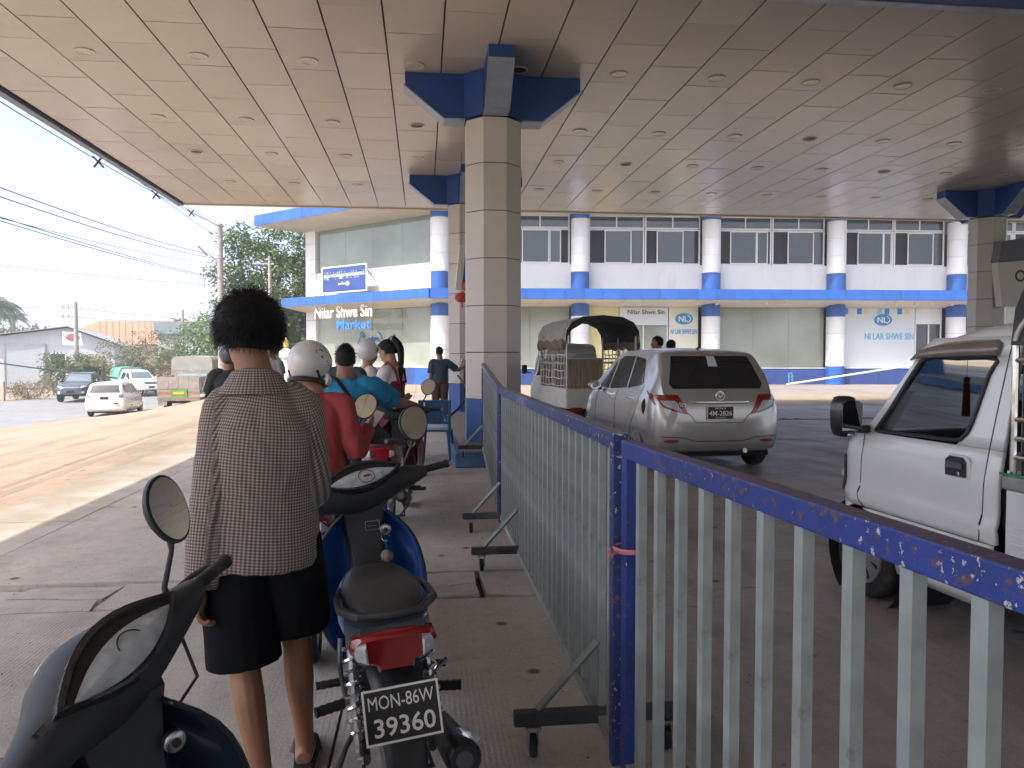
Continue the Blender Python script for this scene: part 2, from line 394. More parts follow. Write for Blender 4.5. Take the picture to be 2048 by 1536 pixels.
# broken strip across the slabs
random.seed(11)
xs = [-4.1]
while xs[-1] < 0.3: xs.append(xs[-1] + random.uniform(0.35, 1.15))
xs += [0.95]
cr = [(x, 4.72 + 0.1*noise.noise((x*1.7,0,0)), 5.32 + 0.1*noise.noise((x*1.3,5,0)), 5.02 + 0.12*noise.noise((x*2,9,0))) for x in [lerp(-4.1, 0.95, i/26) for i in range(27)]]
def crack_piece(pts, dz, tilt):
    b = MB(); cx = sum(p[0] for p in pts)/len(pts); cy = sum(p[1] for p in pts)/len(pts)
    q = [(cx+(x-cx)*0.955 + random.uniform(-.012,.012), cy+(y-cy)*0.88 + random.uniform(-.015,.015)) for x, y in pts]
    n = len(q); top = [(x, y, dz + tilt[0]*(x-cx) + tilt[1]*(y-cy)) for x, y in q]; bot = [(x, y, -0.1) for x, y in q]
    b.add(top + bot, [tuple(range(n)), tuple(range(2*n-1, n-1, -1))] + [(i, (i+1) % n, (i+1) % n+n, i+n) for i in range(n)])
    return b.build('slab_fragment', g_conc, fb, smooth=0)
i = 0
while i < 26:
    k = min(26, i + random.choice((3,4,5,6)))
    seg = cr[i:k+1]
    if seg[0][0] < -0.6 and random.random() < 0.75:
        lo = [(a, b) for a, b, c, d in seg]; mid = [(a + random.uniform(-.04,.04), d + random.uniform(-.06,.06)) for a, b, c, d in seg]; hi = [(a, c) for a, b, c, d in seg]
        crack_piece(lo + mid[::-1], random.uniform(-0.02, 0.003), (random.uniform(-.02,.02), random.uniform(-.03,.03)))
        crack_piece(mid + hi[::-1], random.uniform(-0.03, 0.004), (random.uniform(-.02,.02), random.uniform(-.03,.03)))
    else:
        crack_piece([(a, b) for a, b, c, d in seg] + [(a, c) for a, b, c, d in seg][::-1], random.uniform(-0.006, 0.003), (0, 0))
    i = k
# loose grit and litter
m_grit = M('grit', (0.10,0.085,0.07), 0.9, var=0.4, scale=40)
gr = MB(); random.seed(5)
for _ in range(900):
    x = random.uniform(-3.9, 4.5); y = random.uniform(1.6, 9.5); s = random.uniform(0.002, 0.007)
    if random.random() < 0.04: s *= 2.2
    a = random.uniform(0, pi); gr.add([(x+s*cos(a+q)*random.uniform(.7,1.5), y+s*sin(a+q)*random.uniform(.7,1.5), 0.003) for q in (0,2.1,4.2)] + [(x, y, 0.003+s*0.6)], [(0,1,3),(1,2,3),(2,0,3)])
o = gr.build('gravel', m_grit, smooth=0); struct(o, 'stuff'); tag(o, 'scattered dark grit and crumbs on the concrete forecourt', 'gravel')

# ---------------------------------------------------------------- canopy
CZ = 5.65; PX = 0.744; PY = 1.43; CX0 = -6.49; CY1 = 21.95; CYB = 8.6
canopy = thing('station_canopy', 'flat cream panelled petrol station canopy overhead with round downlights', 'canopy', (0, 0, CZ))
m_soff = M('soffit_panel', (0.57,0.52,0.475), 0.24, var=0.04, orand=.07, scale=0.8, dirt=(0.47,0.40,0.34), dscale=0.5, damt=0.2)
m_soff2 = M('soffit_panel_aged', (0.545,0.495,0.45), 0.2, var=0.05, orand=.09, scale=0.8, dirt=(0.42,0.35,0.29), dscale=1.0, damt=0.45)
pan = MB().box(0.011, PX-0.011, 0.008, PY-0.008, 0, 0.03).mesh('panel', 0); pan.materials.append(m_soff)
pan2 = pan.copy(); pan2.materials[0] = m_soff2
lst = []
nx = 46
for i in range(nx):
    x = -4.19 - 3*PX + i*PX
    off = 10.15 if i % 2 == 0 else 10.15 + PY/2
    y = off - PY*2
    while y < CY1:
        y0, y1 = max(y, CYB+0.03), min(y+PY, CY1)
        if y1 - y0 > 0.1: lst.append((x, y0, y1))
        y += PY
lst.sort(key=lambda p: (p[0]-1)**2*0.35 + (p[1]-6)**2)
rest = MB(); random.seed(3)
for k, (x, y0, y1) in enumerate(lst):
    if k < 295:
        o = bpy.data.objects.new('soffit_panel', pan if random.random() < 0.65 else pan2); COL.objects.link(o); o.parent = canopy
        o.location = (x, y0, random.uniform(-0.0015, 0.0015)); o.scale = (1, (y1-y0)/PY, 1); o.rotation_euler = (random.uniform(-.0015,.0015), random.uniform(-.002,.002), 0)
    else: rest.box(x+0.006, x+PX-0.006, y0+0.006, y1-0.006, 0, 0.03)
struct(rest.build('soffit_panel', m_soff, canopy, 0), 'stuff')
near = MB(); ny = 0  # out-of-view canopy overhead, run further back to cut light from behind
for i in range(nx):
    x = -4.19 - 3*PX + i*PX; y = CYB - 0.35 - PY*(20 if i % 2 else 19.5)
    while y < CYB-0.4:
        near.box(x+0.006, x+PX-0.006, y+0.006, min(y+PY, CYB-0.35)-0.006, 0, 0.03); y += PY
struct(near.build('soffit_panel', m_soff, canopy, 0), 'stuff')
X1 = -4.19 - 3*PX + nx*PX
MB().box(CX0, X1, -20, CY1, 0.04, 0.06).build('backing', m_joint, canopy, 0)
MB().box(CX0, X1, -20, CY1, 0.5, 0.62).build('roof', m_white, canopy, 0)
m_fas = M('fascia_trim', (0.20,0.235,0.34), 0.4, 0.3, var=0.08)
MB().box(CX0-0.14, CX0-0.004, -20, CY1+0.12, -0.05, 0.85).build('fascia', m_fas, canopy, 0)
MB().box(CX0-0.002, X1, CY1+0.004, CY1+0.12, -0.03, 0.85).build('fascia', m_cream, canopy, 0)
MB().box(X1, X1+0.1, -20, CY1+0.12, -0.03, 0.85).build('fascia', m_fas, canopy, 0)
b = MB().box(CX0+0.02, X1-0.02, CYB-0.35, CYB, -0.03, 0.038); b.build('cross_beam', M('beam_blue', (0.025,0.07,0.26), 0.4, var=0.15), canopy, 0)
MB().box(CX0+0.02, X1-0.02, CYB-0.06, CYB+0.05, -0.04, 0.036).build('beam_trim', M('trim_grey', (0.42,0.47,0.56), 0.35, 0.4, var=0.15, dirt=(0.15,0.2,0.35), damt=0.4), canopy, 0)
ring = MB().torus((0,0,0), 0.122, 0.014, 24, 8, 'z', rz=0.010).mesh('ring'); ring.materials.append(M('lamp_ring', (0.62,0.58,0.53), 0.35, var=0.05))
lens = MB().rev([(0.115,-0.002),(0.10,0.014),(0.05,0.024),(0.012,0.026)], 20).mesh('lens'); lens.materials.append(M('lamp_lens', (0.55,0.51,0.46), 0.12, var=0.05))
lensd = lens.copy(); lensd.materials[0] = M('lamp_empty', (0.06,0.05,0.045), 0.5)
random.seed(21)
for iy, y in enumerate((11.22, 14.1, 16.4, 19.15)):
    for k in range(15):
        x = -4.56 + k*2*PX
        r_ = bpy.data.objects.new('downlight', ring); COL.objects.link(r_); r_.parent = canopy; r_.location = (x, y, -0.008)
        dk = (iy, k) in ((0,4),(2,0),(2,6)) or random.random() < 0.06
        l_ = bpy.data.objects.new('lens', lensd if dk else lens); COL.objects.link(l_); l_.parent = r_
# ---------------------------------------------------------------- columns
m_colp = M('column_cladding', (0.58,0.55,0.52), 0.38, orand=.05, var=0.04, scale=1.0, dirt=(0.42,0.37,0.33), dscale=0.8, damt=0.2)
m_cap = M('capital_blue', (0.018,0.065,0.27), 0.42, var=0.12, scale=2)
m_capt = M('capital_trim', (0.33,0.38,0.50), 0.4, 0.2, var=0.12)
def octa(r, z, rot=pi/8): return [(r*cos(rot+k*pi/4), r*sin(rot+k*pi/4), z) for k in range(8)]
def column(x, y, label, z0=0.22):
    c = thing('canopy_column', label, 'column', (x, y, 0), 0, 'columns carrying the canopy')
    R = 0.44; zt = 4.98
    MB().loft([octa(R-0.02, z0), octa(R-0.02, zt)]).build('core', m_joint, c, 0)
    MB().loft([octa(R+0.006, z0), octa(R+0.006, 0.86)]).build('base_band', m_blue, c, 0)
    z = 0.87
    while z < zt - 0.05:
        z2 = min(z + 0.69, zt)
        t = MB()
        for k in range(8):
            a0, a1 = pi/8 + k*pi/4, pi/8 + (k+1)*pi/4
            p0 = (R*cos(a0), R*sin(a0)); p1 = (R*cos(a1), R*sin(a1))
            e = 0.004; d = (p1[0]-p0[0], p1[1]-p0[1]); p0 = (p0[0]+d[0]*e, p0[1]+d[1]*e); p1 = (p1[0]-d[0]*e, p1[1]-d[1]*e)
            q0 = (p0[0]*0.96, p0[1]*0.96); q1 = (p1[0]*0.96, p1[1]*0.96)
            t.add([(*p0,z),(*p1,z),(*q1,z),(*q0,z),(*p0,z2-0.012),(*p1,z2-0.012),(*q1,z2-0.012),(*q0,z2-0.012)], [(0,1,5,4),(1,2,6,5),(2,3,7,6),(3,0,4,7),(4,5,6,7),(0,3,2,1)])
        t.build('cladding_panel', m_colp, c, 0); z = z2
    cap = MB().loft([octa(R+0.035, zt+0.02), octa(R+0.035, CZ-0.004)]).build('capital', m_cap, c, 0)
    for k in range(4):
        mt = RZ(k*pi/2)
        prof = [(R-0.02, zt+0.02),(R+0.28, zt+0.02),(R+0.86, CZ-0.19),(R+0.86, CZ-0.004),(R-0.02, CZ-0.004)]
        MB().prism(prof, -0.17, 0.17, 'xz', mt).build('arm', m_cap, cap, 0)
        tr = MB()
        for (a, za), (b_, zb) in (((R-0.01, zt-0.002),(R+0.29, zt-0.002)), ((R+0.29, zt-0.002),(R+0.885, CZ-0.195))):
            tr.prism([(a, za),(b_, zb),(b_, zb+0.02),(a, za+0.02)], -0.18, 0.18, 'xz', mt)
        tr.build('arm_trim', m_capt, cap, 0)
    return c
column(1.05, 11.65, 'tall octagonal cream column nearest, beside the end of the barrier')
column(1.0, 18.1, 'octagonal cream column half hidden behind the nearest column')
column(14.3, 18.2, 'octagonal cream column at right behind the white mini truck', 0.22)
# pump islands
m_isl = M('island_top', (0.28,0.25,0.22), 0.7, var=0.15); m_islb = M('island_blue', (0.05,0.12,0.28), 0.6, var=0.25, scale=8, dirt=(0.16,0.18,0.2), damt=0.5)
for nm, x0, x1, y0, y1, lab in (('pump_island', 0.42, 1.85, 10.25, 19.6, 'low blue kerbed pump island under the nearest columns'), ('pump_island', 13.4, 15.3, 14.0, 20.6, 'low blue kerbed pump island under the right hand column')):
    t = thing(nm, lab, 'kerb island', ((x0+x1)/2, (y0+y1)/2, 0), 0, 'pump islands')
    w, d = (x1-x0)/2, (y1-y0)/2
    MB().box(-w, w, -d, d, 0, 0.2).build('kerb', m_islb, t, 0, 0.02); MB().box(-w+0.09, w-0.09, -d+0.09, d-0.09, 0.19, 0.218).build('top', m_isl, t, 0)
# fuel pump between the two near columns
t = thing('fuel_pump', 'grey fuel pump with red lower panel between the two near columns', 'fuel pump', (1.2, 16.2, 0.215))
MB().box(-0.3, 0.3, -0.35, 0.35, 0, 2.0).build('body', M('pump_grey', (0.5,0.5,0.5), 0.4, 0.2, var=0.1), t, 0, 0.02)
MB().box(-0.315, -0.302, -0.3, 0.3, 0.05, 0.75).build('lower_panel', M('pump_red', (0.45,0.12,0.10), 0.5, var=0.2), t, 0)
MB().box(-0.318, -0.302, -0.25, 0.25, 1.25, 1.75).build('display', m_glassk, t, 0)
MB().tube([(-0.33,-0.3,1.2),(-0.36,-0.38,0.9),(-0.36,-0.4,0.4),(-0.34,-0.36,0.9)], 0.02, 8).build('hose', m_rubber, t)
MB().tube([(-0.33,-0.2,1.15),(-0.4,-0.25,1.22),(-0.42,-0.28,1.12)], 0.022, 8).build('nozzle', m_steel, t)
# notice board fixed on the second column
t = thing('notice_board', 'tilted white and navy board fixed to the farther near column', 'board', (0.98, 17.4, 3.45), 0.5)
MB().cb((0,0,0), (0.5,0.03,1.0), RY(0.12)).build('board', m_print_w, t, 0); MB().cb((0.08,-0.02,0), (0.34,0.012,0.9), RY(0.12)).build('face', m_navy, t, 0)
# lanterns
m_lant = M('lantern_red', (0.42,0.05,0.03), 0.6, var=0.15)
for (x, y, z, top, lab) in ((0.78, 15.6, 2.68, 5.6, 'lower red round paper lantern hanging beside the cream columns'), (0.92, 15.9, 2.93, 5.6, 'upper red round paper lantern half behind the nearest column')):
    t = thing('lantern', lab, 'lantern', (x, y, z), 0, 'red lanterns')
    prof = [(0.03,-0.10),(0.09,-0.085),(0.13,-0.05),(0.145,0),(0.13,0.05),(0.09,0.085),(0.03,0.10)]
    bm_ = MB(); nrib = 20
    bm_.loft([[(r*(1+0.03*(k % 2))*cos(2*pi*k/40), r*(1+0.03*(k % 2))*sin(2*pi*k/40), zz) for k in range(40)] for r, zz in prof])
    bm_.build('shade', m_lant, t, 80)
    MB().rev([(0.045,0.095),(0.05,0.11),(0.045,0.125)], 12).build('cap', M('gold', (0.5,0.35,0.1), 0.4, 0.6), t)
    MB().tube([(0,0,0.11),(0,0,top-z)], 0.004, 5).build('cord', m_dark, t); MB().tube([(0,0,-0.1),(0,0,-0.2)], [0.012,0.02], 8).build('tassel', m_lant, t)
# price board on the right column
t = thing('fuel_price_board', 'cream board with dark octane lettering on the right column', 'sign', (14.55, 17.65, 3.5), 0)
MB().prism([(-0.35,-0.78),(1.7,-0.78),(1.9,0.5),(-0.5,0.30)], -0.12, 0.10, 'xz').build('panel', m_colp, t, 0)
MB().prism([(-0.5,0.31),(1.9,0.51),(1.85,1.15),(-0.42,0.82)], -0.16, 0.12, 'xz').build('header', M('header_grey', (0.13,0.13,0.16), 0.5, var=0.1), t, 0)
text('OCTANE', m_print_k, t, T(0.72, -0.125, -0.02), height=0.3, width=1.5, bold=0.02); text('95', m_print_k, t, T(0.66, -0.125, -0.52), height=0.3, bold=0.02)
# ---------------------------------------------------------------- rolling barrier
def chipped(name, base, undercoat, rust, amt=0.5, sc=9.0, dust=None, ramt=None):
    ramt = amt if ramt is None else ramt
    m = bpy.data.materials.new(name); m.use_nodes = True; N, L, b = nodes_of(m)
    tc = N.new('ShaderNodeTexCoord'); co = tc.outputs['Object']
    def nz(s, d, r, w):
        mp = N.new('ShaderNodeMapping'); mp.inputs['Location'].default_value = (w, w*2, w*3); L.new(co, mp.inputs['Vector'])
        n = N.new('ShaderNodeTexNoise'); n.inputs['Scale'].default_value = s; n.inputs['Detail'].default_value = d; n.inputs['Roughness'].default_value = r; L.new(mp.outputs[0], n.inputs['Vector']); return n.outputs['Fac']
    def rg(s, a, c):
        r = N.new('ShaderNodeMapRange'); r.inputs[1].default_value = a; r.inputs[2].default_value = c; L.new(s, r.inputs[0]); return r.outputs[0]
    def mx(f, a, c):
        x = N.new('ShaderNodeMix'); x.data_type = 'RGBA'; L.new(f, x.inputs[0])
        for i, q in ((6, a), (7, c)):
            if isinstance(q, tuple): x.inputs[i].default_value = (*q, 1)
            else: L.new(q, x.inputs[i])
        return x.outputs[2]
    big = nz(1.6, 2, 0.5, 0.3)
    mlt = N.new('ShaderNodeMath'); mlt.operation = 'MULTIPLY_ADD'; mlt.inputs[1].default_value = 0.45; L.new(big, mlt.inputs[0]); L.new(nz(sc*2.2, 8, 0.62, 4.1), mlt.inputs[2])
    c = mx(rg(nz(4, 5, 0.6, 8), 0.35, 0.7), base, tuple(x*0.5 for x in base))
    ch = rg(mlt.outputs[0], 0.90 - 0.13*amt, 0.915 - 0.13*amt)
    c = mx(ch, c, undercoat)
    m2 = N.new('ShaderNodeMath'); m2.operation = 'MULTIPLY_ADD'; m2.inputs[1].default_value = 0.4; L.new(nz(2.3, 2, .5, 7.7), m2.inputs[0]); L.new(nz(sc*1.4, 7, 0.7, 1.9), m2.inputs[2])
    c = mx(rg(m2.outputs[0], 0.88 - 0.12*ramt, 0.95 - 0.12*ramt), c, rust)
    if dust:
        gn = N.new('ShaderNodeNewGeometry'); sz = N.new('ShaderNodeSeparateXYZ'); L.new(gn.outputs['True Normal'], sz.inputs[0]); up = rg(sz.outputs[2], .5, .9); ml = N.new('ShaderNodeMath'); ml.operation = 'MULTIPLY'; ml.inputs[1].default_value = .75; L.new(up, ml.inputs[0]); c = mx(ml.outputs[0], c, dust)
    L.new(c, b.inputs['Base Color']); b.inputs['Roughness'].default_value = 0.5
    bp = N.new('ShaderNodeBump'); bp.inputs['Strength'].default_value = 0.4; bp.inputs['Distance'].default_value = 0.002; bp.invert = True; L.new(ch, bp.inputs['Height']); L.new(bp.outputs[0], b.inputs['Normal'])
    return m
m_rail = chipped('chipped_blue', (0.025,0.055,0.30), (0.50,0.52,0.50), (0.13,0.078,0.065), 0.05, 26, (0.12,0.09,0.13), 1.0)
m_rail2 = chipped('chipped_blue_worn', (0.03,0.055,0.22), (0.50,0.51,0.52), (0.25,0.12,0.10), 0.55, 24, (0.20,0.19,0.22))
m_bar = chipped('pale_bar_paint', (0.37,0.425,0.425), (0.14,0.15,0.14), (0.20,0.19,0.16), -0.1, 5)
m_foot = M('foot_dark', (0.04,0.05,0.055), 0.6, var=0.3, dirt=(0.15,0.13,0.11), damt=0.4)
def barrier(label, p0, p1, z1=1.22, dz=0.0, feet=(), worn=m_rail, flange=0.0):
    """p0 near end, p1 far end on the ground; dz lifts the far end."""
    d = Vector((p1[0]-p0[0], p1[1]-p0[1], dz)); Ln = d.length
    o = thing('barrier', label, 'barrier', (p0[0], p0[1], 0), atan2(-d.x, d.y), 'rolling barriers along the queue')
    o.rotation_euler = (math.asin(dz / Ln), 0, atan2(-d.x, d.y))
    MB().box(-0.027, 0.027, 0, Ln, z1-0.058, z1).build('top_rail', worn, o, 0, 0.004)
    MB().box(-0.022, 0.022, 0.05, Ln-0.05, 0.10, 0.145).build('bottom_rail', m_bar, o, 0, 0.003)
    for y in (0.0255, Ln-0.0255): MB().box(-0.025, 0.025, y-0.025, y+0.025, 0.07, z1-0.06).build('post', worn, o, 0, 0.003)
    n = int((Ln-0.1)/0.148); bar = MB().box(-0.013, 0.013, -0.0155, 0.0155, 0.147, z1-0.059).mesh('bar', 0); bar.materials.append(m_bar)
    for i in range(n):
        b = bpy.data.objects.new('bar', bar); COL.objects.link(b); b.parent = o; b.location = (random.uniform(-.001,.001), 0.05 + (Ln-0.1)*(i+0.5)/n + random.uniform(-.003,.003), 0); b.rotation_euler = (0, 0, random.uniform(-.03,.03))
    for y in feet:
        ft = MB().box(-0.34, 0.30, y-0.024, y+0.024, 0.115, 0.165).build('foot', m_foot, o, 0, 0.003)
        MB().tube([(-0.25, y, 0.17),(-0.02, y, 0.42)], 0.016, 4).build('brace', m_bar, ft, 0)
        for sx in (-0.27, 0.24):
            c = MB(); c.rev([(0.04,-0.012),(0.044,0),(0.04,0.012)], 16, T(sx, y-0.02, 0.045) @ RY(pi/2) ); c.build('caster_wheel', m_rubber, ft)
            f = MB(); f.box(sx-0.022, sx-0.016, y-0.04, y+0.02, 0.04, 0.11); f.box(sx+0.016, sx+0.022, y-0.04, y+0.02, 0.04, 0.11); f.box(sx-0.03, sx+0.03, y-0.03, y+0.03, 0.105, 0.114); f.build('caster_fork', m_steel, ft, 0)
    return o
random.seed(9)
barrier('nearest blue railed barrier, its chipped top rail running out of frame at right', (0.98, -1.43), (0.68, 2.50), feet=(1.1,))
barrier('middle barrier of the three, pale bars in a dense row beside the blue motorbike', (0.672, 2.57), (0.665, 6.58), 1.235, feet=(0.25, 2.75, 3.92), worn=m_rail2)
barrier('farthest barrier of the three, ending by the octagonal column', (0.665, 6.68), (0.79, 10.22), 1.235, 0.17, feet=(3.4,), worn=m_rail2)
t = thing('string', 'frayed pink plastic string tied round the barrier post', 'string', (0.68, 2.47, 0.86))
s = MB(); s.torus((0,0.005,0), 0.052, 0.005, 16, 5, 'z', rz=0.009); random.seed(2)
for k in range(9):
    a = random.uniform(-.6,.6); s.tube([(-0.045, -0.03, 0), (-0.07-0.02*random.random(), -0.05, 0.01*a), (-0.10+0.03*random.random(), -0.05-0.02*random.random(), 0.05*a)], 0.0016, 4)
s.build('knot', M('pink_string', (0.55,0.22,0.24), 0.7, var=0.2), t)

# ---------------------------------------------------------------- market building
bld = thing('market_building', 'two storey white market building with blue bands, round columns and glass fronts', 'building', (0.85, 39.6, 0), rad(-3.3))
m_wall = m_white
m_soffb = M('eave_soffit', (0.68,0.62,0.54), 0.5, var=0.05, orand=.05)
def glassy(name, c, rough=0.06, var=0.25):
    return M(name, c, rough, var=var, scale=0.35, spec=0.9)
m_shop = glassy('shop_glass', (0.27,0.30,0.25)); m_upg = glassy('upper_glass', (0.03,0.036,0.04), 0.04, 0.4)
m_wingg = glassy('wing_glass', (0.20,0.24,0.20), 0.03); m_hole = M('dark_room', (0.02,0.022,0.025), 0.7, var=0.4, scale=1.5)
m_frame = M('window_frame', (0.70,0.71,0.70), 0.45, var=0.04)
colx = [0.0, 7.2, 14.07, 20.75, 27.3, 34.0]
# upper wall and floor plates
MB().box(0.3, 34, 0.30, 6.0, 4.6, 6.27).build('wall', m_wall, bld, 0)
MB().box(0.3, 34, 0.36, 6.0, 8.82, 9.3).build('wall', m_wall, bld, 0)
MB().box(0.2, 34, 5.6, 6.0, 0, 9.2).build('back_wall', m_hole, bld, 0)
MB().box(-0.5, 34, -2.0, 6.0, 9.0, 9.1).build('roof', m_soffb, bld, 0)
for i in range(36):
    MB().box(-0.5+i*0.96+0.006, -0.5+(i+1)*0.96-0.006, -2.03, -2.0, 8.95, 9.55).build('roof_fascia_panel', m_blue, bld, 0)
MB().box(0.3, 34, 0.40, 6.0, 4.1, 4.3).build('floor_slab', m_hole, bld, 0)
# mid overhang: blue fascia tiles above, slanted soffit panels below
n = 36; w = 34.5/n
ft_ = MB().box(0.006, w-0.006, -1.42, -1.36, 4.36, 4.86).mesh('p', 0); ft_.materials.append(m_blue)
sf_ = MB().add([(0.008,-1.36,4.36),(w-0.008,-1.36,4.36),(w-0.42,0.28,4.06),(0.008-0.414,0.28,4.06),(0.008,-1.36,4.38),(w-0.008,-1.36,4.38),(w-0.42,0.28,4.08),(0.008-0.414,0.28,4.08)], [(0,1,2,3),(4,7,6,5),(0,4,5,1),(1,5,6,2),(2,6,7,3),(3,7,4,0)]).mesh('p', 0); sf_.materials.append(m_soffb)
for i in range(n):
    for nm, me in (('fascia_tile', ft_), ('soffit_panel', sf_)):
        o = bpy.data.objects.new(nm, me); COL.objects.link(o); o.parent = bld; o.location = (-0.45 + i*w, 0, 0)
MB().box(-0.4, 34, -1.35, 0.3, 4.42, 4.80).build('overhang_core', m_joint, bld, 0)
MB().box(-0.42, 34, -1.44, -1.34, 4.33, 4.358).build('fascia_edge', m_navy, bld, 0)
# round columns of stacked rings
def ringcol(x, y, par):
    c = MB().rev([(0.43,0),(0.43,9.0)], 20, T(x,y,0)).build('column', m_joint, par, 60)
    for z0, z1, m in ((0,0.96,m_blue),(0.97,1.82,m_wall),(1.83,2.68,m_wall),(2.69,3.55,m_wall),(3.56,4.3,m_blue),(4.86,5.80,m_blue),(5.81,6.7,m_wall),(6.71,7.6,m_wall),(7.61,8.52,m_wall),(8.53,8.95,m_blue)):
        MB().rev([(0.30,z0),(0.475,z0),(0.475,z1),(0.30,z1)], 24, T(x,y,0)).build('ring', m, c, 40)
for x in colx[:5]: ringcol(x, -0.05, bld)
# upper windows
def window(par, x0, x1, z0, z1, panes, y=0.32, fw=0.06, backing=True):
    wd = MB().box(x0, x1, y+0.10, y+0.12, z0, z1).build('window', m_hole, par, 0)
    f = MB(); f.box(x0, x1, y-0.03, y+0.03, z0, z0+fw); f.box(x0, x1, y-0.03, y+0.03, z1-fw, z1); f.box(x0, x0+fw, y-0.031, y+0.029, z0+fw, z1-fw); f.box(x1-fw, x1, y-0.031, y+0.029, z0+fw, z1-fw)
    f.build('frame', m_frame, wd, 0)
    for a, b, c, d, framed, yy in panes:
        MB().box(a+0.03, b-0.03, y+yy, y+yy+0.008, c+0.03, d-0.03).build('pane', m_upg, wd, 0)
        if framed:
            g = MB(); e = 0.055; yb = y+yy
            g.box(a, b, yb-0.02, yb+0.03, c, c+e); g.box(a, b, yb-0.02, yb+0.03, d-e, d); g.box(a, a+e, yb-0.021, yb+0.029, c+e, d-e); g.box(b-e, b, yb-0.021, yb+0.029, c+e, d-e)
            g.build('sash', m_frame, wd, 0)
random.seed(4)
for i in range(5):
    a, b = colx[i]+0.5, colx[i+1]-0.5; mid = (a+b)/2
    for j, (x0, x1) in enumerate(((a, mid-0.02), (mid+0.02, b))):
        mm = (x0+x1)/2
        window(bld, x0, x1, 8.12, 8.80, [(x0+.05, mm, 8.16, 8.77, False, 0.0), (mm, x1-.05, 8.16, 8.77, False, 0.0)], fw=0.07)
        MB().box(mm-0.03, mm+0.03, 0.27, 0.36, 8.19, 8.73).build('mullion', m_frame, bld, 0)
        s0 = x0 + random.uniform(0.55, 0.85); s1 = s0 + 1.42
        window(bld, x0, x1, 6.27, 8.10, [(s0, s1, 6.33, 8.04, True, -0.03), (min(s1+0.02, x1-.5), min(x1-0.08, s1+0.62), 6.33, 8.04, random.random() < 0.5, 0.02)], fw=0.07)
        # items seen in the open parts of the window
        if random.random() < 0.7: MB().box(x0+0.1, s0-0.05, 1.2, 1.25, 7.5, 7.58).build('shelf', m_frame, bld, 0)
# ground floor fronts
def glazing(x0, x1, z0, z1, n, mat, y=0.34):
    for k in range(n):
        a, b = lerp(x0, x1, k/n), lerp(x0, x1, (k+1)/n)
        p = MB().box(a+0.006, b-0.006, y, y+0.012, z0, z1).build('shop_window', mat, bld, 0)
    MB().box(x0, x1, y+0.3, y+0.32, z0, z1).build('blind', M('shop_back', (0.16,0.18,0.15), 0.8, var=0.3, scale=0.5), bld, 0)
glazing(0.5, 6.7, 0.85, 4.06, 3, m_shop); glazing(14.55, 20.3, 0.85, 4.06, 3, m_shop); glazing(27.8, 34, 0.3, 4.06, 4, m_shop)
for x0, x1 in ((0.5,6.75),(14.5,20.3),(21.2,25.2)):
    k = max(1, int((x1-x0)/1.5))
    for i in range(k): MB().box(lerp(x0,x1,i/k)+0.008, lerp(x0,x1,(i+1)/k)-0.008, 0.05, 0.6, 0.0, 0.84).build('plinth_tile', m_navy, bld, 0)
    MB().box(x0, x1, 0.02, 0.6, 0.845, 0.875).build('sill', m_white, bld, 0)
m_yel = M('print_yellow', (0.66,0.60,0.30), 0.5, var=0.15, scale=0.4); m_pale = M('poster_white', (0.62,0.66,0.68), 0.45, var=0.05, scale=0.5)
# second bay: yellow panel, white name board over the door, cream poster
MB().box(7.7, 9.3, 0.30, 0.33, 0.3, 4.06).build('poster', m_yel, bld, 0)
MB().box(9.32, 11.9, 0.24, 0.29, 3.1, 4.04).build('name_board', m_pale, bld, 0)
text('Nilar Shwe Sin', m_print_k, bld, T(10.72, 0.235, 3.80), width=1.95, bold=0.01)
MB().box(9.35, 11.9, 0.36, 0.38, 0.1, 3.08).build('door_glass', m_shop, bld, 0)
for x in (9.33, 10.6, 11.88): MB().box(x-0.03, x+0.03, 0.30, 0.37, 0.1, 3.09).build('door_frame', m_frame, bld, 0)
pst = MB().box(11.95, 13.5, 0.29, 0.32, 0.2, 4.06).build('poster', M('poster_cream', (0.66,0.66,0.55), 0.5, var=0.12, scale=0.4), bld, 0)
def logo(x, z, s, par):
    MB().rev([(0.5*s,0),(0.5*s,0.012)], 28, T(x, 0.28, z) @ Matrix.Scale(0.62, 4, (0,0,1)) @ RX(pi/2)).build('logo', M('logo_teal', (0.02,0.25,0.50), 0.5, var=0.05), par, 30)
    text('NL', m_print_w, par, T(x-0.05*s, 0.262, z), height=0.30*s, bold=0.015)
    a = [(x+0.36*s*cos(q), 0.262, z+0.22*s*sin(q)) for q in [lerp(-1.0, 1.0, i/10) for i in range(11)]]; MB().tube(a, 0.022*s, 6).build('logo_arc', m_print_w, par)
logo(12.75, 3.45, 0.95, bld); text('NI LAR SHWE SIN', m_print_b, bld, T(12.75, 0.283, 2.78), width=1.40, height=0.26, bold=0.02)
# fourth bay: large white poster and glass doors
MB().box(21.25, 25.25, 0.27, 0.31, 0.88, 4.05).build('poster', m_pale, bld, 0)
logo(23.5, 3.42, 1.0, bld); text('NI LAR SHWE SIN', M('print_sky', (0.16,0.42,0.62), 0.5), bld, T(23.85, 0.263, 2.55), width=2.7, height=0.36, bold=0.03)
for x, m in ((21.45,m_print_b),(22.2,m_print_b),(22.6,m_yel),(23.7,m_print_b),(23.3,M('print_pale', (0.35,0.5,0.55), 0.5)),(24.4,m_print_b),(24.8,m_yel)): MB().box(x-0.12, x+0.12, 0.255, 0.269, 3.72, 4.02).build('poster_square', m, bld, 0)
MB().box(25.3, 26.75, 0.30, 0.34, 3.2, 4.05).build('panel', m_wall, bld, 0)
MB().box(25.35, 26.7, 0.38, 0.40, 0.1, 3.18).build('door_glass', m_upg, bld, 0)
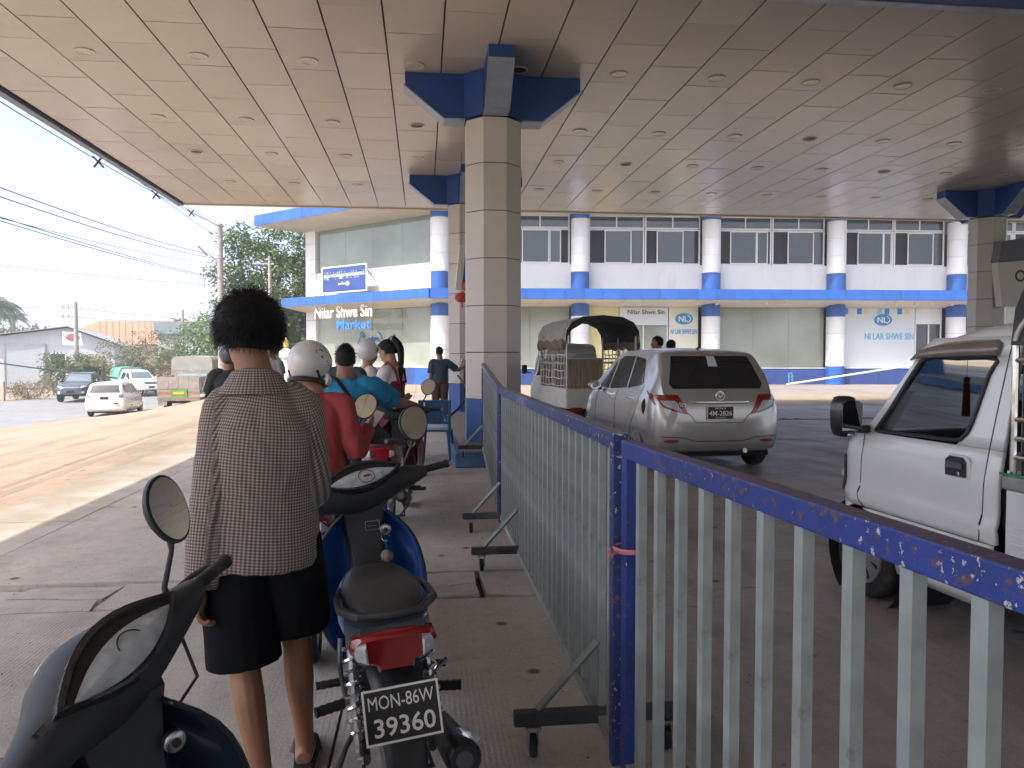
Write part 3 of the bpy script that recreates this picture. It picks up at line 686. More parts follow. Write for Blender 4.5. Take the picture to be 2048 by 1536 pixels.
for x in (25.33, 26.05, 26.72): MB().box(x-0.03, x+0.03, 0.31, 0.37, 0.1, 3.19).build('door_frame', m_frame, bld, 0)
MB().box(27.85, 29.2, -0.2, 0.2, 2.9, 3.7).build('blue_box', m_navy, bld, 0, 0.02)
MB().box(29.4, 30.7, -0.6, -0.55, 2.75, 3.0).build('red_notice', M('notice_red', (0.5,0.05,0.06), 0.5), bld, 0)
# lamps on brackets under the overhang
for x0 in (9.2, 13.0, 16.6, 23.4, 25.4):
    f = MB().tube([(x0, -0.9, 4.30),(x0+1.2, -0.9, 4.30)], 0.025, 6).build('lamp_rail', m_frame, bld)
    for x in (x0+0.1, x0+1.1): MB().rev([(0.04,0.0),(0.05,-0.06),(0.10,-0.17)], 10, T(x, -0.9, 4.28)).build('lamp', m_frame, f)
# ---- angled wing
A = rad(139.1); dw = Vector((cos(A), sin(A), 0)); ow = Vector((-sin(A), cos(A), 0))
W = Matrix(((dw.x, ow.x, 0, 0), (dw.y, ow.y, 0, 0), (0, 0, 1, 0), (0, 0, 0, 1)))
def wb(name, u0, u1, o0, o1, z0, z1, mat, smooth=0): return MB().box(u0, u1, o0, o1, z0, z1, W).build(name, mat, bld, smooth)
wb('wing_wall', 0.3, 10.6, -0.3, 0.02, 4.6, 6.33, m_wall); wb('wing_back', 0.3, 10.7, -3.0, -2.7, 0, 9, m_hole)
wb('wing_top', 0.2, 10.8, -3, 0.0, 8.80, 9.0, m_wall)
k = 4
for i in range(k): wb('wing_window', lerp(0.45, 9.65, i/k)+0.006, lerp(0.45, 9.65, (i+1)/k)-0.006, -0.10, -0.08, 6.34, 8.80, m_wingg)
for i in range(k): wb('wing_window', lerp(0.45, 9.85, i/k)+0.006, lerp(0.45, 9.85, (i+1)/k)-0.006, -0.10, -0.08, 0.85, 4.05, m_shop)
wb('wing_blind', 0.5, 9.8, -0.45, -0.43, 0.85, 4.05, M('shop_back', (0.2,0.2,0.2), 0.8)); wb('wing_blind', 0.5, 9.6, -0.5, -0.48, 6.3, 8.8, MATS['shop_back'])
for i in range(7): wb('plinth_tile', 0.45+i*1.35, 0.45+(i+1)*1.35-0.012, -0.4, 0.1, 0, 0.9, m_navy if i % 2 else m_blue)
wb('sill', 0.45, 9.9, -0.4, 0.12, 0.905, 0.94, m_white)
for i in range(10): wb('pier_block', 9.86, 10.75, -0.5, 0.10, i*0.9, (i+1)*0.9-0.014, m_wall)
wb('pier_core', 9.9, 10.7, -0.48, 0.07, 0, 9.0, m_joint)
def wing_eave(zt, zb, zi, out, ue, nt, mat_t):
    for i in range(nt):
        u0, u1 = lerp(-0.6, ue, i/nt), lerp(-0.6, ue, (i+1)/nt)
        MB().box(u0+0.006, u1-0.006, out, out+0.05, zb, zt, W).build('fascia_tile', mat_t, bld, 0)
        i0, i1 = lerp(0.0, 10.8, i/nt), lerp(0.0, 10.8, (i+1)/nt); g = 0.008
        vs = [(u0+g, out, zb),(u1-g, out, zb),(i1-g, 0.0, zi),(i0+g, 0.0, zi)]; vs += [(a, b, c+0.02) for a, b, c in vs]
        MB().add(vs, [(0,1,2,3),(4,7,6,5),(0,4,5,1),(1,5,6,2),(2,6,7,3),(3,7,4,0)], W).build('soffit_panel', m_soffb, bld, 0)
    # short return at the far end
    MB().add([(ue, out+0.05, zb),(ue, -2.0, zb),(ue, -2.0, zt),(ue, out+0.05, zt)], [(0,1,2,3)], W).build('fascia_return', mat_t, bld, 0)
    MB().add([(ue, out, zb),(ue, -2, zb),(10.8, -2, zi),(10.8, 0, zi)], [(0,1,2,3)], W).build('soffit_return', m_soffb, bld, 0)
    MB().box(-0.5, ue-0.02, -2, out-0.02, zt-0.06, zt-0.01, W).build('eave_top', m_joint, bld, 0)
wing_eave(4.86, 4.36, 4.06, 1.4, 11.3, 15, m_blue)
wing_eave(9.72, 9.12, 8.80, 2.2, 12.7, 15, m_blue)
def WT(u, out, z):      # lettering frame on the wing: x to the reader's right, front towards the yard
    p = dw*u + ow*out
    return Matrix(((-dw.x, -ow.x, 0, p.x), (-dw.y, -ow.y, 0, p.y), (0, 0, 1, z), (0, 0, 0, 1)))
m_let = M('letter_cream', (0.70,0.66,0.56), 0.5, var=0.05); m_letb = M('letter_blue', (0.03,0.20,0.62), 0.4, var=0.05)
sg = thing('shop_sign', 'raised cream and blue shop name letters hung under the overhang, reading market', 'sign', bld.location, bld.rotation_euler.z)
text('Nilar Shwe Sin', m_let, sg, WT(6.15, 1.15, 3.93), width=4.75, height=0.66, depth=0.06, bold=0.012)
text('Market', m_letb, sg, WT(5.25, 1.15, 3.22), width=2.75, height=0.52, depth=0.06, bold=0.006)
for u in (8.3, 6.7, 6.6, 4.0): MB().tube([W @ Vector((u, 1.1, 4.36)), W @ Vector((u, 1.1, 3.0))], 0.012, 5).build('hanger', m_steel, sg)
MB().box(3.75, 8.55, 1.08, 1.11, 3.95, 3.98, W).build('bracket_rail', m_steel, sg, 0)
# script lettering painted on the glass
op = [(-0.30,0.15),(-0.42,0.22),(-0.55,0.12),(-0.66,-0.12),(-0.70,-0.36),(-0.62,-0.50),(-0.46,-0.44),(-0.33,-0.22),(-0.27,0.05),(-0.30,0.28),(-0.40,0.42),(-0.50,0.38),(-0.52,0.25)]
p1 = [(-0.22,-0.86),(-0.16,-0.5),(-0.08,0.0),(-0.02,-0.1),(0.07,0.1),(0.16,0.02),(0.14,-0.16),(0.03,-0.24),(-0.04,-0.16)]
p2 = [(0.18,-0.1),(0.30,-0.02),(0.38,0.09),(0.30,0.12),(0.25,-0.02),(0.32,-0.14),(0.46,-0.04)]
p3 = [(0.46,-0.12),(0.52,0.1),(0.56,-0.02),(0.66,0.1),(0.72,0.02),(0.72,-0.12),(0.80,-0.10)]
p4 = [(0.72,0.40),(0.86,0.30),(0.97,0.12),(1.0,0.0)]
sc = thing('window_lettering', 'blue handwritten word open painted on the market shop window', 'lettering', bld.location, bld.rotation_euler.z)
def smooth_path(pts, n=6):
    out = []
    for i in range(len(pts)-1):
        a, b, c, d = pts[max(i-1,0)], pts[i], pts[i+1], pts[min(i+2, len(pts)-1)]
        for k in range(n):
            t = k/n; out.append(tuple(0.5*((2*b[j]) + (c[j]-a[j])*t + (2*a[j]-5*b[j]+4*c[j]-d[j])*t*t + (3*b[j]-a[j]-3*c[j]+d[j])*t**3) for j in range(len(b))))
    out.append(pts[-1]); return out
for q in (op, p1, p2, p3, p4):
    MB().tube([WT(5.45, 0.01, 2.42) @ Vector((x*1.15, 0, z*1.0)) for x, z in smooth_path(q)], 0.030, 6).build('stroke', M('script_blue', (0.02,0.11,0.30), 0.5), sc)
# blue notice hoarding with white script
hb = thing('hoarding', 'navy hoarding with white burmese lettering propped on the ledge over the shop', 'sign', bld.location, bld.rotation_euler.z)
MB().box(4.55, 8.3, 0.82, 0.86, 5.02, 6.5, W).build('border', m_print_w, hb, 0); MB().box(4.62, 8.23, 0.862, 0.875, 5.09, 6.43, W).build('panel', M('hoarding_blue', (0.025,0.06,0.22), 0.5, var=0.15, scale=2), hb, 0)
text('မွန်ပြည်နယ် စက်သုံးဆီဖြန့်ဖြူးရောင်းချရေးလုပ်ငန်းရှင်များအသင်း', m_print_w, hb, WT(6.4, 0.88, 5.98), width=3.4, height=0.42); text('(မော်လမြိုင်)', m_print_w, hb, WT(6.4, 0.88, 5.5), width=0.95, height=0.24, bold=0.01)
for u in (4.7, 8.1): MB().tube([W @ Vector((u, 0.82, 6.3)), W @ Vector((u, 0.05, 5.6))], 0.025, 5).build('strut', m_dark, hb); 
for u in (4.7, 8.1): MB().tube([W @ Vector((u, 0.84, 4.86)), W @ Vector((u, 0.84, 5.05))], 0.03, 5).build('leg', m_dark, hb)
# tap and pipe by the plinth
t = thing('water_pipe', 'thin white pipe leaning along the navy plinth', 'pipe', (0,0,0))
bw = Matrix.Translation(bld.location) @ RZ(rad(-3.3))
MB().tube([bw @ Vector((17.5, -1.6, 0.06)), bw @ Vector((24.6, -0.7, 1.02)), bw @ Vector((24.4, -0.6, 1.35))], 0.05, 8).build('pipe', m_frame, t)
t = thing('garden_tap', 'small turquoise tap standpipe beside the navy plinth', 'tap', bw @ Vector((18.0, -0.7, 0.0)), rad(-3.3))
MB().tube([(0,0,0.0),(0,0,0.62),(0.12,-0.02,0.62),(0.16,-0.03,0.5),(0.18,0,0.1)], 0.028, 7).build('standpipe', M('turquoise', (0.08,0.35,0.38), 0.5), t); MB().cb((0,-0.05,0.42),(0.08,0.05,0.06)).build('valve', MATS['turquoise'], t, 0)
# ---------------------------------------------------------------- vehicles
m_tail = M('tail_red', (0.24,0.010,0.016), 0.12, var=0.15, scale=20, coat=0.6); m_clear = M('clear_lens', (0.45,0.47,0.50), 0.12, var=0.25, scale=60, coat=0.5)
m_plate = M('plate_black', (0.014,0.014,0.016), 0.45, var=0.1); m_rim = M('alloy', (0.42,0.43,0.45), 0.35, 0.8, var=0.15)
m_well = M('wheel_well', (0.01,0.01,0.011), 0.9, var=0.0); m_seam = M('panel_gap', (0.012,0.012,0.013), 0.7, var=0.0)
def wheel(par, x, y, r=0.29, w=0.17, spokes=7, side=-1, name='wheel', steel=False):
    k = w/2
    t = MB(); t.rev([(r*0.66,-k*0.9),(r*0.90,-k),(r*0.985,-k*0.75),(r,-k*0.3),(r,k*0.3),(r*0.985,k*0.75),(r*0.90,k),(r*0.66,k*0.9)], 32, T(x,y,r) @ RY(pi/2), True)
    o = t.build(name, m_rubber, par, 50)
    d = MB(); s = side
    d.rev([(r*0.67,0.0),(r*0.66,0.012),(r*0.60,0.012),(r*0.57,-0.03),(r*0.56,-0.05)], 32, T(x+s*k*0.9, y, r) @ RY(s*pi/2), False)
    d.rev([(r*0.17,-0.01),(r*0.17,0.012),(r*0.10,0.02),(0.002,0.022)], 20, T(x+s*k*0.9, y, r) @ RY(s*pi/2), False)
    for q in range(spokes):
        a = 2*pi*q/spokes; wv = 0.3 if not steel else 0.55
        pr_ = [(r*0.15, -0.0), (r*0.6, 0.004)]
        ring = []
        for rr, zz, hw in ((r*0.14, 0.012, wv*r*0.16),(r*0.38,0.0,wv*r*0.22),(r*0.60,0.004,wv*r*0.34)):
            ring.append([(rr*cos(a)-hw*sin(a), rr*sin(a)+hw*cos(a), zz),(rr*cos(a)+hw*sin(a), rr*sin(a)-hw*cos(a), zz),(rr*cos(a)+hw*sin(a), rr*sin(a)-hw*cos(a), zz-0.025),(rr*cos(a)-hw*sin(a), rr*sin(a)+hw*cos(a), zz-0.025)])
        d.loft(ring, True, T(x+s*k*0.9, y, r) @ RY(s*pi/2))
    d.build('rim', m_rim, o, 35)
    MB().rev([(r*0.58,-0.05),(0.004,-0.05)], 20, T(x+s*k*0.9, y, r) @ RY(s*pi/2), False).build('brake', m_well, o)
    return o
def carbody(top, bot, wid, belt, tumble, y0, y1, n=44, edge=0.07, crown=0.012):
    rings = []
    for i in range(n+1):
        y = lerp(y0, y1, 0.5 - 0.5*cos(pi*i/n)) if True else 0
        zt, zb, w = sinterp(top, y), sinterp(bot, y), sinterp(wid, y)
        zB = min(sinterp(belt, y), zt - 0.10); h = []
        H_ = zB - zb
        h += [(0, zb), (w*0.78, zb), (w*0.93, zb+0.03*H_/0.7), (w*0.985, zb+0.20*H_), (w, zb+0.42*H_), (w*0.998, zb+0.62*H_), (w*0.985, zb+0.80*H_), (w*0.962, zb+0.93*H_), (w*0.93, zB)]
        g = zt - zB; wx = w*0.925
        for q in (0.12, 0.3, 0.5, 0.7, 0.84): h.append((max(0.05, wx - tumble*g*q), zB + g*q*0.98))
        wr = max(0.05, wx - tumble*g*0.84)
        h += [(wr*0.955, zt - crown - 0.022), (wr*0.86, zt - crown - 0.006), (wr*0.5, zt - crown*0.35), (0, zt)]
        ring = [(x, y, z) for x, z in h] + [(-x, y, z) for x, z in h[1:-1]][::-1]
        rings.append(ring)
    return MB().loft(rings)
def cut_wheels(o, ys, r, w):
    cu = MB()
    for y in ys:
        for s in (-1, 1): cu.rev([(r*1.16,-0.13),(r*1.16,0.13)], 28, T(s*(w-0.08), y, r*1.02) @ RY(pi/2))
    c = cu.build('cut', m_well); md = o.modifiers.new('bool', 'BOOLEAN'); md.object = c; md.operation = 'DIFFERENCE'; md.solver = 'EXACT'
    bake(o, 45); me = c.data; bpy.data.objects.remove(c)
def seam(bvh, par, pts, side, r=0.004, mat=None, name='panel_gap'):
    D = {'L': Vector((1,0,0)), 'R': Vector((-1,0,0)), 'B': Vector((0,1,0)), 'F': Vector((0,-1,0))}[side]; out = []
    for a, b in zip(pts, pts[1:]):
        for k in range(7):
            p = (lerp(a[0], b[0], k/6), lerp(a[1], b[1], k/6)); q = Vector((0, *p)) if side in 'LR' else Vector((p[0], 0, p[1]))
            hit = bvh.ray_cast(q - D*6, D)[0]
            if hit: out.append(hit - D*0.0005)
    if len(out) > 1: MB().tube(out, r, 5).build(name, mat or m_seam, par)
def side_set(bvh, par, poly, mat, name, **k):
    for s in 'LR': drape(bvh, poly, s, **k).build(name, mat, par, 60)
def door_handle(bvh, par, y, z, mat):
    for s, D in (('L', -1), ('R', 1)):
        h = bvh.ray_cast(Vector((D*4, y, z)), Vector((-D, 0, 0)))[0]
        if h: MB().tube([h + Vector((D*-0.005, -0.085, 0)), h + Vector((D*0.03, -0.05, 0.004)), h + Vector((D*0.03, 0.05, 0.004)), h + Vector((D*-0.005, 0.085, 0))], [(0.012,0.010)]*4, 8).build('door_handle', mat, par)
def car_mirror(par, x, y, z, s, mat):
    o = MB().ell((x + s*0.11, y, z), (0.10, 0.055, 0.072), 14, 8).build('wing_mirror', mat, par); MB().box(min(x, x+s*0.05), max(x, x+s*0.05), y-0.015, y+0.02, z-0.07, z-0.02).build('stalk', m_dark, o, 0)
    MB().rev([(0.002,0),(0.055,0),(0.058,0.004)], 16, T(x+s*0.11, y-0.047, z) @ RX(pi/2) @ Matrix.Diagonal((1.5,1.05,1,1)), False).build('mirror_glass', m_mirror, o)
# ---- silver hatchback
m_silver = M('silver_paint', (0.50,0.495,0.485), 0.27, 0.55, var=0.0, coat=0.8)
car = thing('silver_hatchback', 'silver hatchback car seen from behind on the forecourt, black number plate', 'car', (3.68, 11.45, 0), hd(-2.0)); car.scale = (1.05,)*3
top = [(-1.94,.74),(-1.93,.84),(-1.905,.93),(-1.85,1.03),(-1.74,1.22),(-1.60,1.42),(-1.46,1.495),(-1.1,1.525),(-.6,1.54),(0,1.52),(.35,1.45),(.75,1.24),(1.05,1.06),(1.3,.99),(1.6,.90),(1.85,.74),(1.94,.55)]
bot = [(-1.94,.36),(-1.85,.27),(-1.5,.21),(1.5,.2),(1.85,.25),(1.94,.33)]
wid = [(-1.94,.62),(-1.91,.74),(-1.80,.81),(-1.5,.842),(-.8,.85),(.9,.85),(1.5,.81),(1.8,.69),(1.94,.50)]
belt = [(-1.94,.60),(-1.85,.9),(-1.5,1.0),(-.6,.96),(.6,.92),(1.2,.88),(1.94,.45)]
body = carbody(top, bot, wid, belt, 0.36, -1.94, 1.94, 56).build('body', m_silver, car, 45); bv = bvh_of(body)
cut_wheels(body, (-1.26, 1.25), 0.285, 0.85)
side_set(bv, car, [(-.62,.985),(.18,.955),(.16,1.40),(-.02,1.43),(-.55,1.43)], m_glassk, 'side_window', nr=10)
side_set(bv, car, [(-1.33,1.06),(-.70,1.0),(-.62,1.43),(-1.05,1.415)], m_glassk, 'side_window', nr=10)
side_set(bv, car, [(.24,.965),(.74,.965),(.30,1.385),(.235,1.395)], m_glassk, 'side_window', nr=10)
drape(bv, [(-.56,1.03),(.56,1.03),(.60,1.09),(.50,1.43),(-.50,1.43),(-.60,1.09)], 'B', 0.004, 24, 24).build('rear_window', m_glassk, car, 60)
drape(bv, [(-.6,1.02),(.6,1.02),(.5,1.40),(-.5,1.40)], 'F', 0.004, 10, 12).build('windscreen', m_glassk, car, 60)
for s in (-1, 1):
    drape(bv, [(s*.80,.99),(s*.54,.985),(s*.50,.93),(s*.40,.72),(s*.50,.74),(s*.70,.80)], 'B', 0.007, 9, 8).build('tail_light', m_tail, car, 60)
    drape(bv, [(s*.735,.89),(s*.565,.89),(s*.47,.745),(s*.53,.765),(s*.69,.83)], 'B', 0.012, 7, 6).build('tail_lens', m_clear, car, 60)
    side_set(bv, car, [(-1.88,.80),(-1.70,.985),(-1.52,1.0),(-1.78,.86)], m_tail, 'tail_light', nr=5) if s == 1 else None
    MB().ell((s*.60,-1.925,.40),(0.10,0.03,0.022)).build('reflector', m_tail, car)
car_pl = MB().box(-.165,.165,-1.962,-1.945,.665,.815).build('number_plate', m_plate, car, 0)
fr = MB()
for a in ((-.168,.168,.66,.666),(-.168,.168,.814,.82),(-.168,-.162,.666,.814),(.162,.168,.666,.814)): fr.box(a[0],a[1],-1.966,-1.955,a[2],a[3])
fr.build('border', m_print_w, car_pl, 0)
text('4M-2826', m_print_w, car_pl, T(0,-1.963,.735), width=.29, height=.062, depth=.002, bold=.01); text('MON-4', m_print_w, car_pl, T(0,-1.963,.795), width=.13, height=.022, depth=.002, bold=.01); text('TOYOTA VITZ', m_print_w, car_pl, T(0,-1.963,.683), width=.13, height=.014, depth=.002)
MB().tube([(-.36,-1.945,.872),(-.30,-1.965,.868),(.30,-1.965,.868),(.36,-1.945,.872)], [(0.016,0.012)]*4, 8).build('boot_trim', m_chrome, car)
em = MB().torus((0,-1.945,.945), .055, .008, 24, 6, 'y').build('badge', m_chrome, car); e2 = MB(); 
e2.v, e2.f = [], []; e2.torus((0,-1.945,.955), .030, .006, 20, 6, 'y'); e2.xf(T(0,0,.955) @ Matrix.Diagonal((.55,1,1.2,1)) @ T(0,0,-.955)); e2.torus((0,-1.946,.968), .032, .006, 20, 6, 'y'); e2.build('badge_ring', m_chrome, em)
em.scale = (1,1,1)
text('Vitz', m_chrome, car, T(-.49,-1.948,.845) , width=.13, depth=.004, shear=.2, bold=.01)
MB().box(-.11,.11,-1.63,-1.60,1.455,1.478).build('brake_light', m_tail, car, 0)
drape(bv, [(-.05,1.30),(.07,1.30),(.06,1.43),(-.045,1.43)], 'B', 0.007, 4, 4).build('sticker', m_pale, car, 60)
MB().tube([(.02,-1.80,1.085),(-.05,-1.79,1.12),(-.30,-1.79,1.125),(-.42,-1.785,1.10)], [.016,.012,.008,.006], 6).build('wiper', m_dark, car)
for P_ in ([(-.74,1.04),(-.36,.70),(-.30,.62),(.30,.62),(.36,.70),(.74,1.04)],): seam(bv, car, P_, 'B', 0.004)
seam(bv, car, [(-.80,.455),(-.45,.44),(-.30,.395),(.30,.395),(.45,.44),(.80,.455)], 'B', 0.005)
for s in 'LR':
    seam(bv, car, [(.80,.30),(.74,.60),(.72,.95)], s); seam(bv, car, [(-.28,.28),(-.30,.60),(-.66,1.0)][:2] + [(-.30,.95)], s); seam(bv, car, [(-.95,.32),(-1.05,.55),(-1.30,.80),(-1.38,1.05)], s); seam(bv, car, [(.8,.27),(-.95,.27)], s, 0.006)
door_handle(bv, car, -.12, .84, m_silver); door_handle(bv, car, -.92, .88, m_silver)
drape(bv, [(-1.54,.70),(-1.49,.74),(-1.47,.80),(-1.49,.87),(-1.54,.90),(-1.58,.87),(-1.60,.80),(-1.58,.74)], 'L', 0.004, 9, 5).build('fuel_flap_opening', m_well, car, 60)
for s in (-1, 1): car_mirror(car, s*.80, .56, .99, s, m_silver)
for y in (-1.26, 1.25):
    for s in (-1, 1): wheel(car, s*.755, y, .285, .17, 7, s)
MB().tube([(0,-1.2,1.52),(0,-1.24,1.535),(0,-1.32,1.60)], [.02,.012,.004], 6).build('aerial', m_dark, car)
MB().box(-.75,.75,-1.7,1.6,.18,.24).build('underbody', m_well, car, 0); MB().tube([(.35,-1.7,.26),(.35,-1.9,.27)], .03, 10).build('exhaust', m_steel, car)

# ---- white estate car on the road side
m_whitep = M('white_paint', (0.74,0.745,0.73), 0.25, var=0.03, coat=0.7, dirt=(0.62,0.58,0.50), dscale=2, damt=0.15)
car = thing('white_estate_car', 'white estate car parked at the road edge, rear towards the forecourt', 'car', (-14.2, 37.6, -1.2), hd(-8))
top = [(-2.15,.82),(-2.13,.95),(-2.09,1.05),(-1.98,1.24),(-1.84,1.44),(-1.7,1.50),(-1.2,1.535),(-.4,1.54),(.3,1.48),(.7,1.30),(1.1,1.06),(1.5,.97),(1.9,.84),(2.15,.52)]
bot = [(-2.15,.36),(-2.0,.27),(-1.5,.2),(1.8,.2),(2.15,.32)]; wid = [(-2.15,.6),(-2.1,.75),(-1.9,.82),(-1.4,.845),(1.2,.845),(1.8,.74),(2.15,.5)]; belt = [(-2.15,.65),(-2.0,.98),(-1.6,1.02),(0,.95),(1.3,.87),(2.15,.42)]
body = carbody(top, bot, wid, belt, 0.33, -2.15, 2.15, 50).build('body', m_whitep, car, 45); bv = bvh_of(body); cut_wheels(body, (-1.3, 1.25), 0.285, 0.845)
side_set(bv, car, [(-1.82,1.10),(-1.28,1.04),(-1.22,1.42),(-1.68,1.42)], m_glassk, 'side_window'); side_set(bv, car, [(-1.20,1.04),(-.32,1.0),(-.36,1.45),(-1.15,1.43)], m_glassk, 'side_window'); side_set(bv, car, [(-.24,1.0),(.78,.97),(.30,1.40),(-.28,1.45)], m_glassk, 'side_window')
drape(bv, [(-.62,1.08),(.62,1.08),(.54,1.42),(-.54,1.42)], 'B', 0.005, 8, 10).build('rear_window', m_glassk, car, 60); drape(bv, [(-.58,1.05),(.58,1.05),(.48,1.4),(-.48,1.4)], 'F', 0.004, 8, 10).build('windscreen', m_glassk, car, 60)
for s in (-1, 1): drape(bv, [(s*.78,.84),(s*.56,.85),(s*.58,1.02),(s*.76,1.04)], 'B', 0.008, 5, 5).build('tail_light', M('tail_smoke', (0.22,0.17,0.17), 0.15, var=0.3, scale=30, coat=0.5), car, 60); MB().box(s*.55-.09, s*.55+.09, -2.155, -2.13, .52, .545).build('reflector', m_tail, car, 0)
pl = MB().box(-.17,.17,-2.165,-2.145,.80,.92).build('number_plate', m_plate, car, 0)
side_set(bv, car, [(-1.05,.44),(-.75,.44),(-.75,.5),(-1.05,.5)], m_print_k, 'decal'); drape(bv, [(.36,.58),(.58,.58),(.58,.64),(.36,.64)], 'B', 0.005, 3, 3).build('decal', m_print_k, car)
seam(bv, car, [(-.66,1.05),(-.52,.74),(.52,.74),(.66,1.05)], 'B'); 
for s in 'LR': seam(bv, car, [(-.28,.28),(-.28,.95)], s); seam(bv, car, [(.75,.3),(.72,.92)], s)
for y in (-1.3, 1.25):
    for s in (-1, 1): wheel(car, s*.75, y, .285, .17, 6, s)
for s in (-1, 1): car_mirror(car, s*.80, .62, 1.0, s, m_dark)
MB().box(-.75,.75,-1.8,1.7,.18,.24).build('underbody', m_well, car, 0)

# ---- pickups (generic)
def pickup(label, loc, h, paint, cover=None, cover_m=None):
    p = thing('pickup_truck', label, 'pickup', loc, hd(h), 'pickups on the road')
    top = [(-2.55,.6),(-2.5,.98),(-1.0,1.0),(-.96,1.05),(-.92,1.5),(-.8,1.68),(-.3,1.73),(.3,1.70),(.65,1.52),(1.05,1.18),(1.4,1.12),(2.1,1.04),(2.45,.88),(2.55,.6)]
    if cover: top = [(-2.55,.6),(-2.5,.98),(-2.46,1.55),(-2.3,1.72),(-1.2,1.78),(-.3,1.78),(.3,1.72),(.65,1.52),(1.05,1.18),(1.4,1.12),(2.1,1.04),(2.45,.88),(2.55,.6)]
    bot = [(-2.55,.5),(-2.2,.42),(2.2,.40),(2.55,.48)]; wid = [(-2.55,.72),(-2.4,.86),(-1.8,.90),(1.6,.90),(2.2,.84),(2.55,.62)]; belt = [(-2.55,.55),(-2.4,1.04),(0,1.10),(1.2,1.03),(2.2,.92),(2.55,.5)]
    b = carbody(top, bot, wid, belt, .34, -2.55, 2.55, 60).build('body', paint, p, 40); bv = bvh_of(b); cut_wheels(b, (-1.45, 1.55), .37, .9)
    side_set(bv, p, [(-.72,1.14),(.02,1.14),(0,1.60),(-.62,1.62)], m_glassk, 'side_window'); side_set(bv, p, [(.1,1.14),(.95,1.12),(.45,1.55),(.1,1.60)], m_glassk, 'side_window')
    drape(bv, [(-.70,1.18),(.70,1.18),(.58,1.62),(-.58,1.62)], 'F', .005, 8, 10).build('windscreen', M('screen_sky', (0.10,0.13,0.15), 0.03, spec=1.0), p, 60)
    drape(bv, [(-.42,.84),(.42,.84),(.46,.99),(-.46,.99)], 'F', .01, 4, 8).build('grille', m_print_k, p, 60)
    for z in (.87,.92,.97): drape(bv, [(-.44,z),(.44,z),(.44,z+.018),(-.44,z+.018)], 'F', .016, 1, 8).build('grille_bar', m_chrome, p, 60)
    for s in (-1, 1):
        drape(bv, [(s*.50,.84),(s*.74,.88),(s*.78,1.0),(s*.50,.985)], 'F', .012, 4, 5).build('headlight', m_clear, p, 60); drape(bv, [(s*.55,.55),(s*.70,.55),(s*.70,.64),(s*.55,.64)], 'F', .01, 3, 3).build('fog_lamp', m_clear, p, 60)
        car_mirror(p, s*.86, .82, 1.2, s, paint)
        for y in (-1.45, 1.55): wheel(p, s*.80, y, .37, .24, 6, s)
    pl = MB().box(-.2,.2,2.56,2.58,.58,.70).build('number_plate', m_plate, p, 0)
    if cover:
        MB().loft([[(x, y, z) for x, z in ((-.86,1.0),(-.84,1.55),(-.7,1.88),(0,1.97),(.7,1.88),(.84,1.55),(.86,1.0))] for y in (-2.5,-1.6,-.9)], True).build('load_cover', cover_m, p, 30)
        MB().box(-.75,.75,-2.53,-2.51,1.1,1.7).build('cover_window', m_glassk, p, 0)
    MB().box(-.8,.8,-2.3,2.3,.36,.46).build('underbody', m_well, p, 0)
    return p
m_black = M('black_paint', (0.018,0.022,0.03), 0.2, var=0.1, coat=0.8)
pickup('black pickup driving towards the camera on the road', (-20.6, 49.5, -1.2), 172, m_black)
pickup('white pickup with green load cover behind the white estate car', (-19.6, 55.5, -1.2), 140, m_whitep, True, M('green_cover', (0.10,0.28,0.22), 0.6, var=0.2))
# passenger truck behind the black pickup
t = thing('covered_truck', 'olive truck with pale load cover behind the black pickup', 'truck', (-24.5, 60.0, -1.2), hd(160))
MB().box(-1,1,-3,1.0,.9,2.4).build('load_box', M('olive', (0.20,0.21,0.14), 0.7, var=0.25), t, 0, .06); MB().loft([[(x,y,z) for x,z in ((-1.02,2.38),(-.9,2.7),(0,2.8),(.9,2.7),(1.02,2.38))] for y in (-3,1.0)]).build('cover', M('cover_pale', (0.45,0.44,0.36), 0.7, var=0.1), t, 30)
MB().box(-.95,.95,1.05,2.5,.6,2.1).build('cab', MATS['olive'], t, 0, .12); MB().box(-.8,.8,2.505,2.52,1.3,1.95).build('windscreen', m_glassk, t, 0)
for y in (-2,1.7):
    for s in (-1,1): wheel(t, s*.9, y, .45, .25, 5, s)
# ---- wooden bed truck and canvas box truck at the road edge
m_wood = M('weathered_wood', (0.27,0.225,0.18), 0.85, var=0.3, scale=3, stretch=(1,1,6), dirt=(0.36,0.30,0.24), damt=0.4)
t = thing('wooden_bed_truck', 'old truck with wooden sided bed and green tail panel at the road edge', 'truck', (-11.75, 40.3, -1.2), hd(-5))
for k in range(5):
    for s in (-1,1): MB().box(s*.95-.03, s*.95+.03, -2.2,1.2, .92+k*.16, .92+k*.16+.15).build('side_plank', m_wood, t, 0)
for x0 in (-.92,-.46,0,.46): MB().box(x0+.005, x0+.455, -2.24,-2.2, 1.15, 1.72).build('tail_panel', M('grey_panel', (0.28,0.24,0.21), 0.8, var=0.2, scale=4), t, 0)
for k,m in enumerate((m_wood, M('faded_red', (0.30,0.13,0.11), 0.8, var=0.25), m_wood)): MB().box(-.95,.95,-2.26,-2.21,.74+k*.13,.74+k*.13+.12).build('tail_plank', m, t, 0)
MB().box(-.32,.38,-2.30,-2.265,.72,1.12).build('green_panel', M('green_panel', (0.11,0.24,0.05), 0.6, var=0.15), t, 0); MB().box(-.22,.26,-2.312,-2.302,.88,1.0).build('yellow_plate', M('yellow_plate', (0.6,0.42,0.03), 0.5, var=0.1), t, 0)
MB().box(-.95,.95,-2.3,1.2,.64,.72).build('bed_floor', m_wood, t, 0); MB().box(-.35,.35,-2.2,3.2,.45,.62).build('chassis', m_well, t, 0)
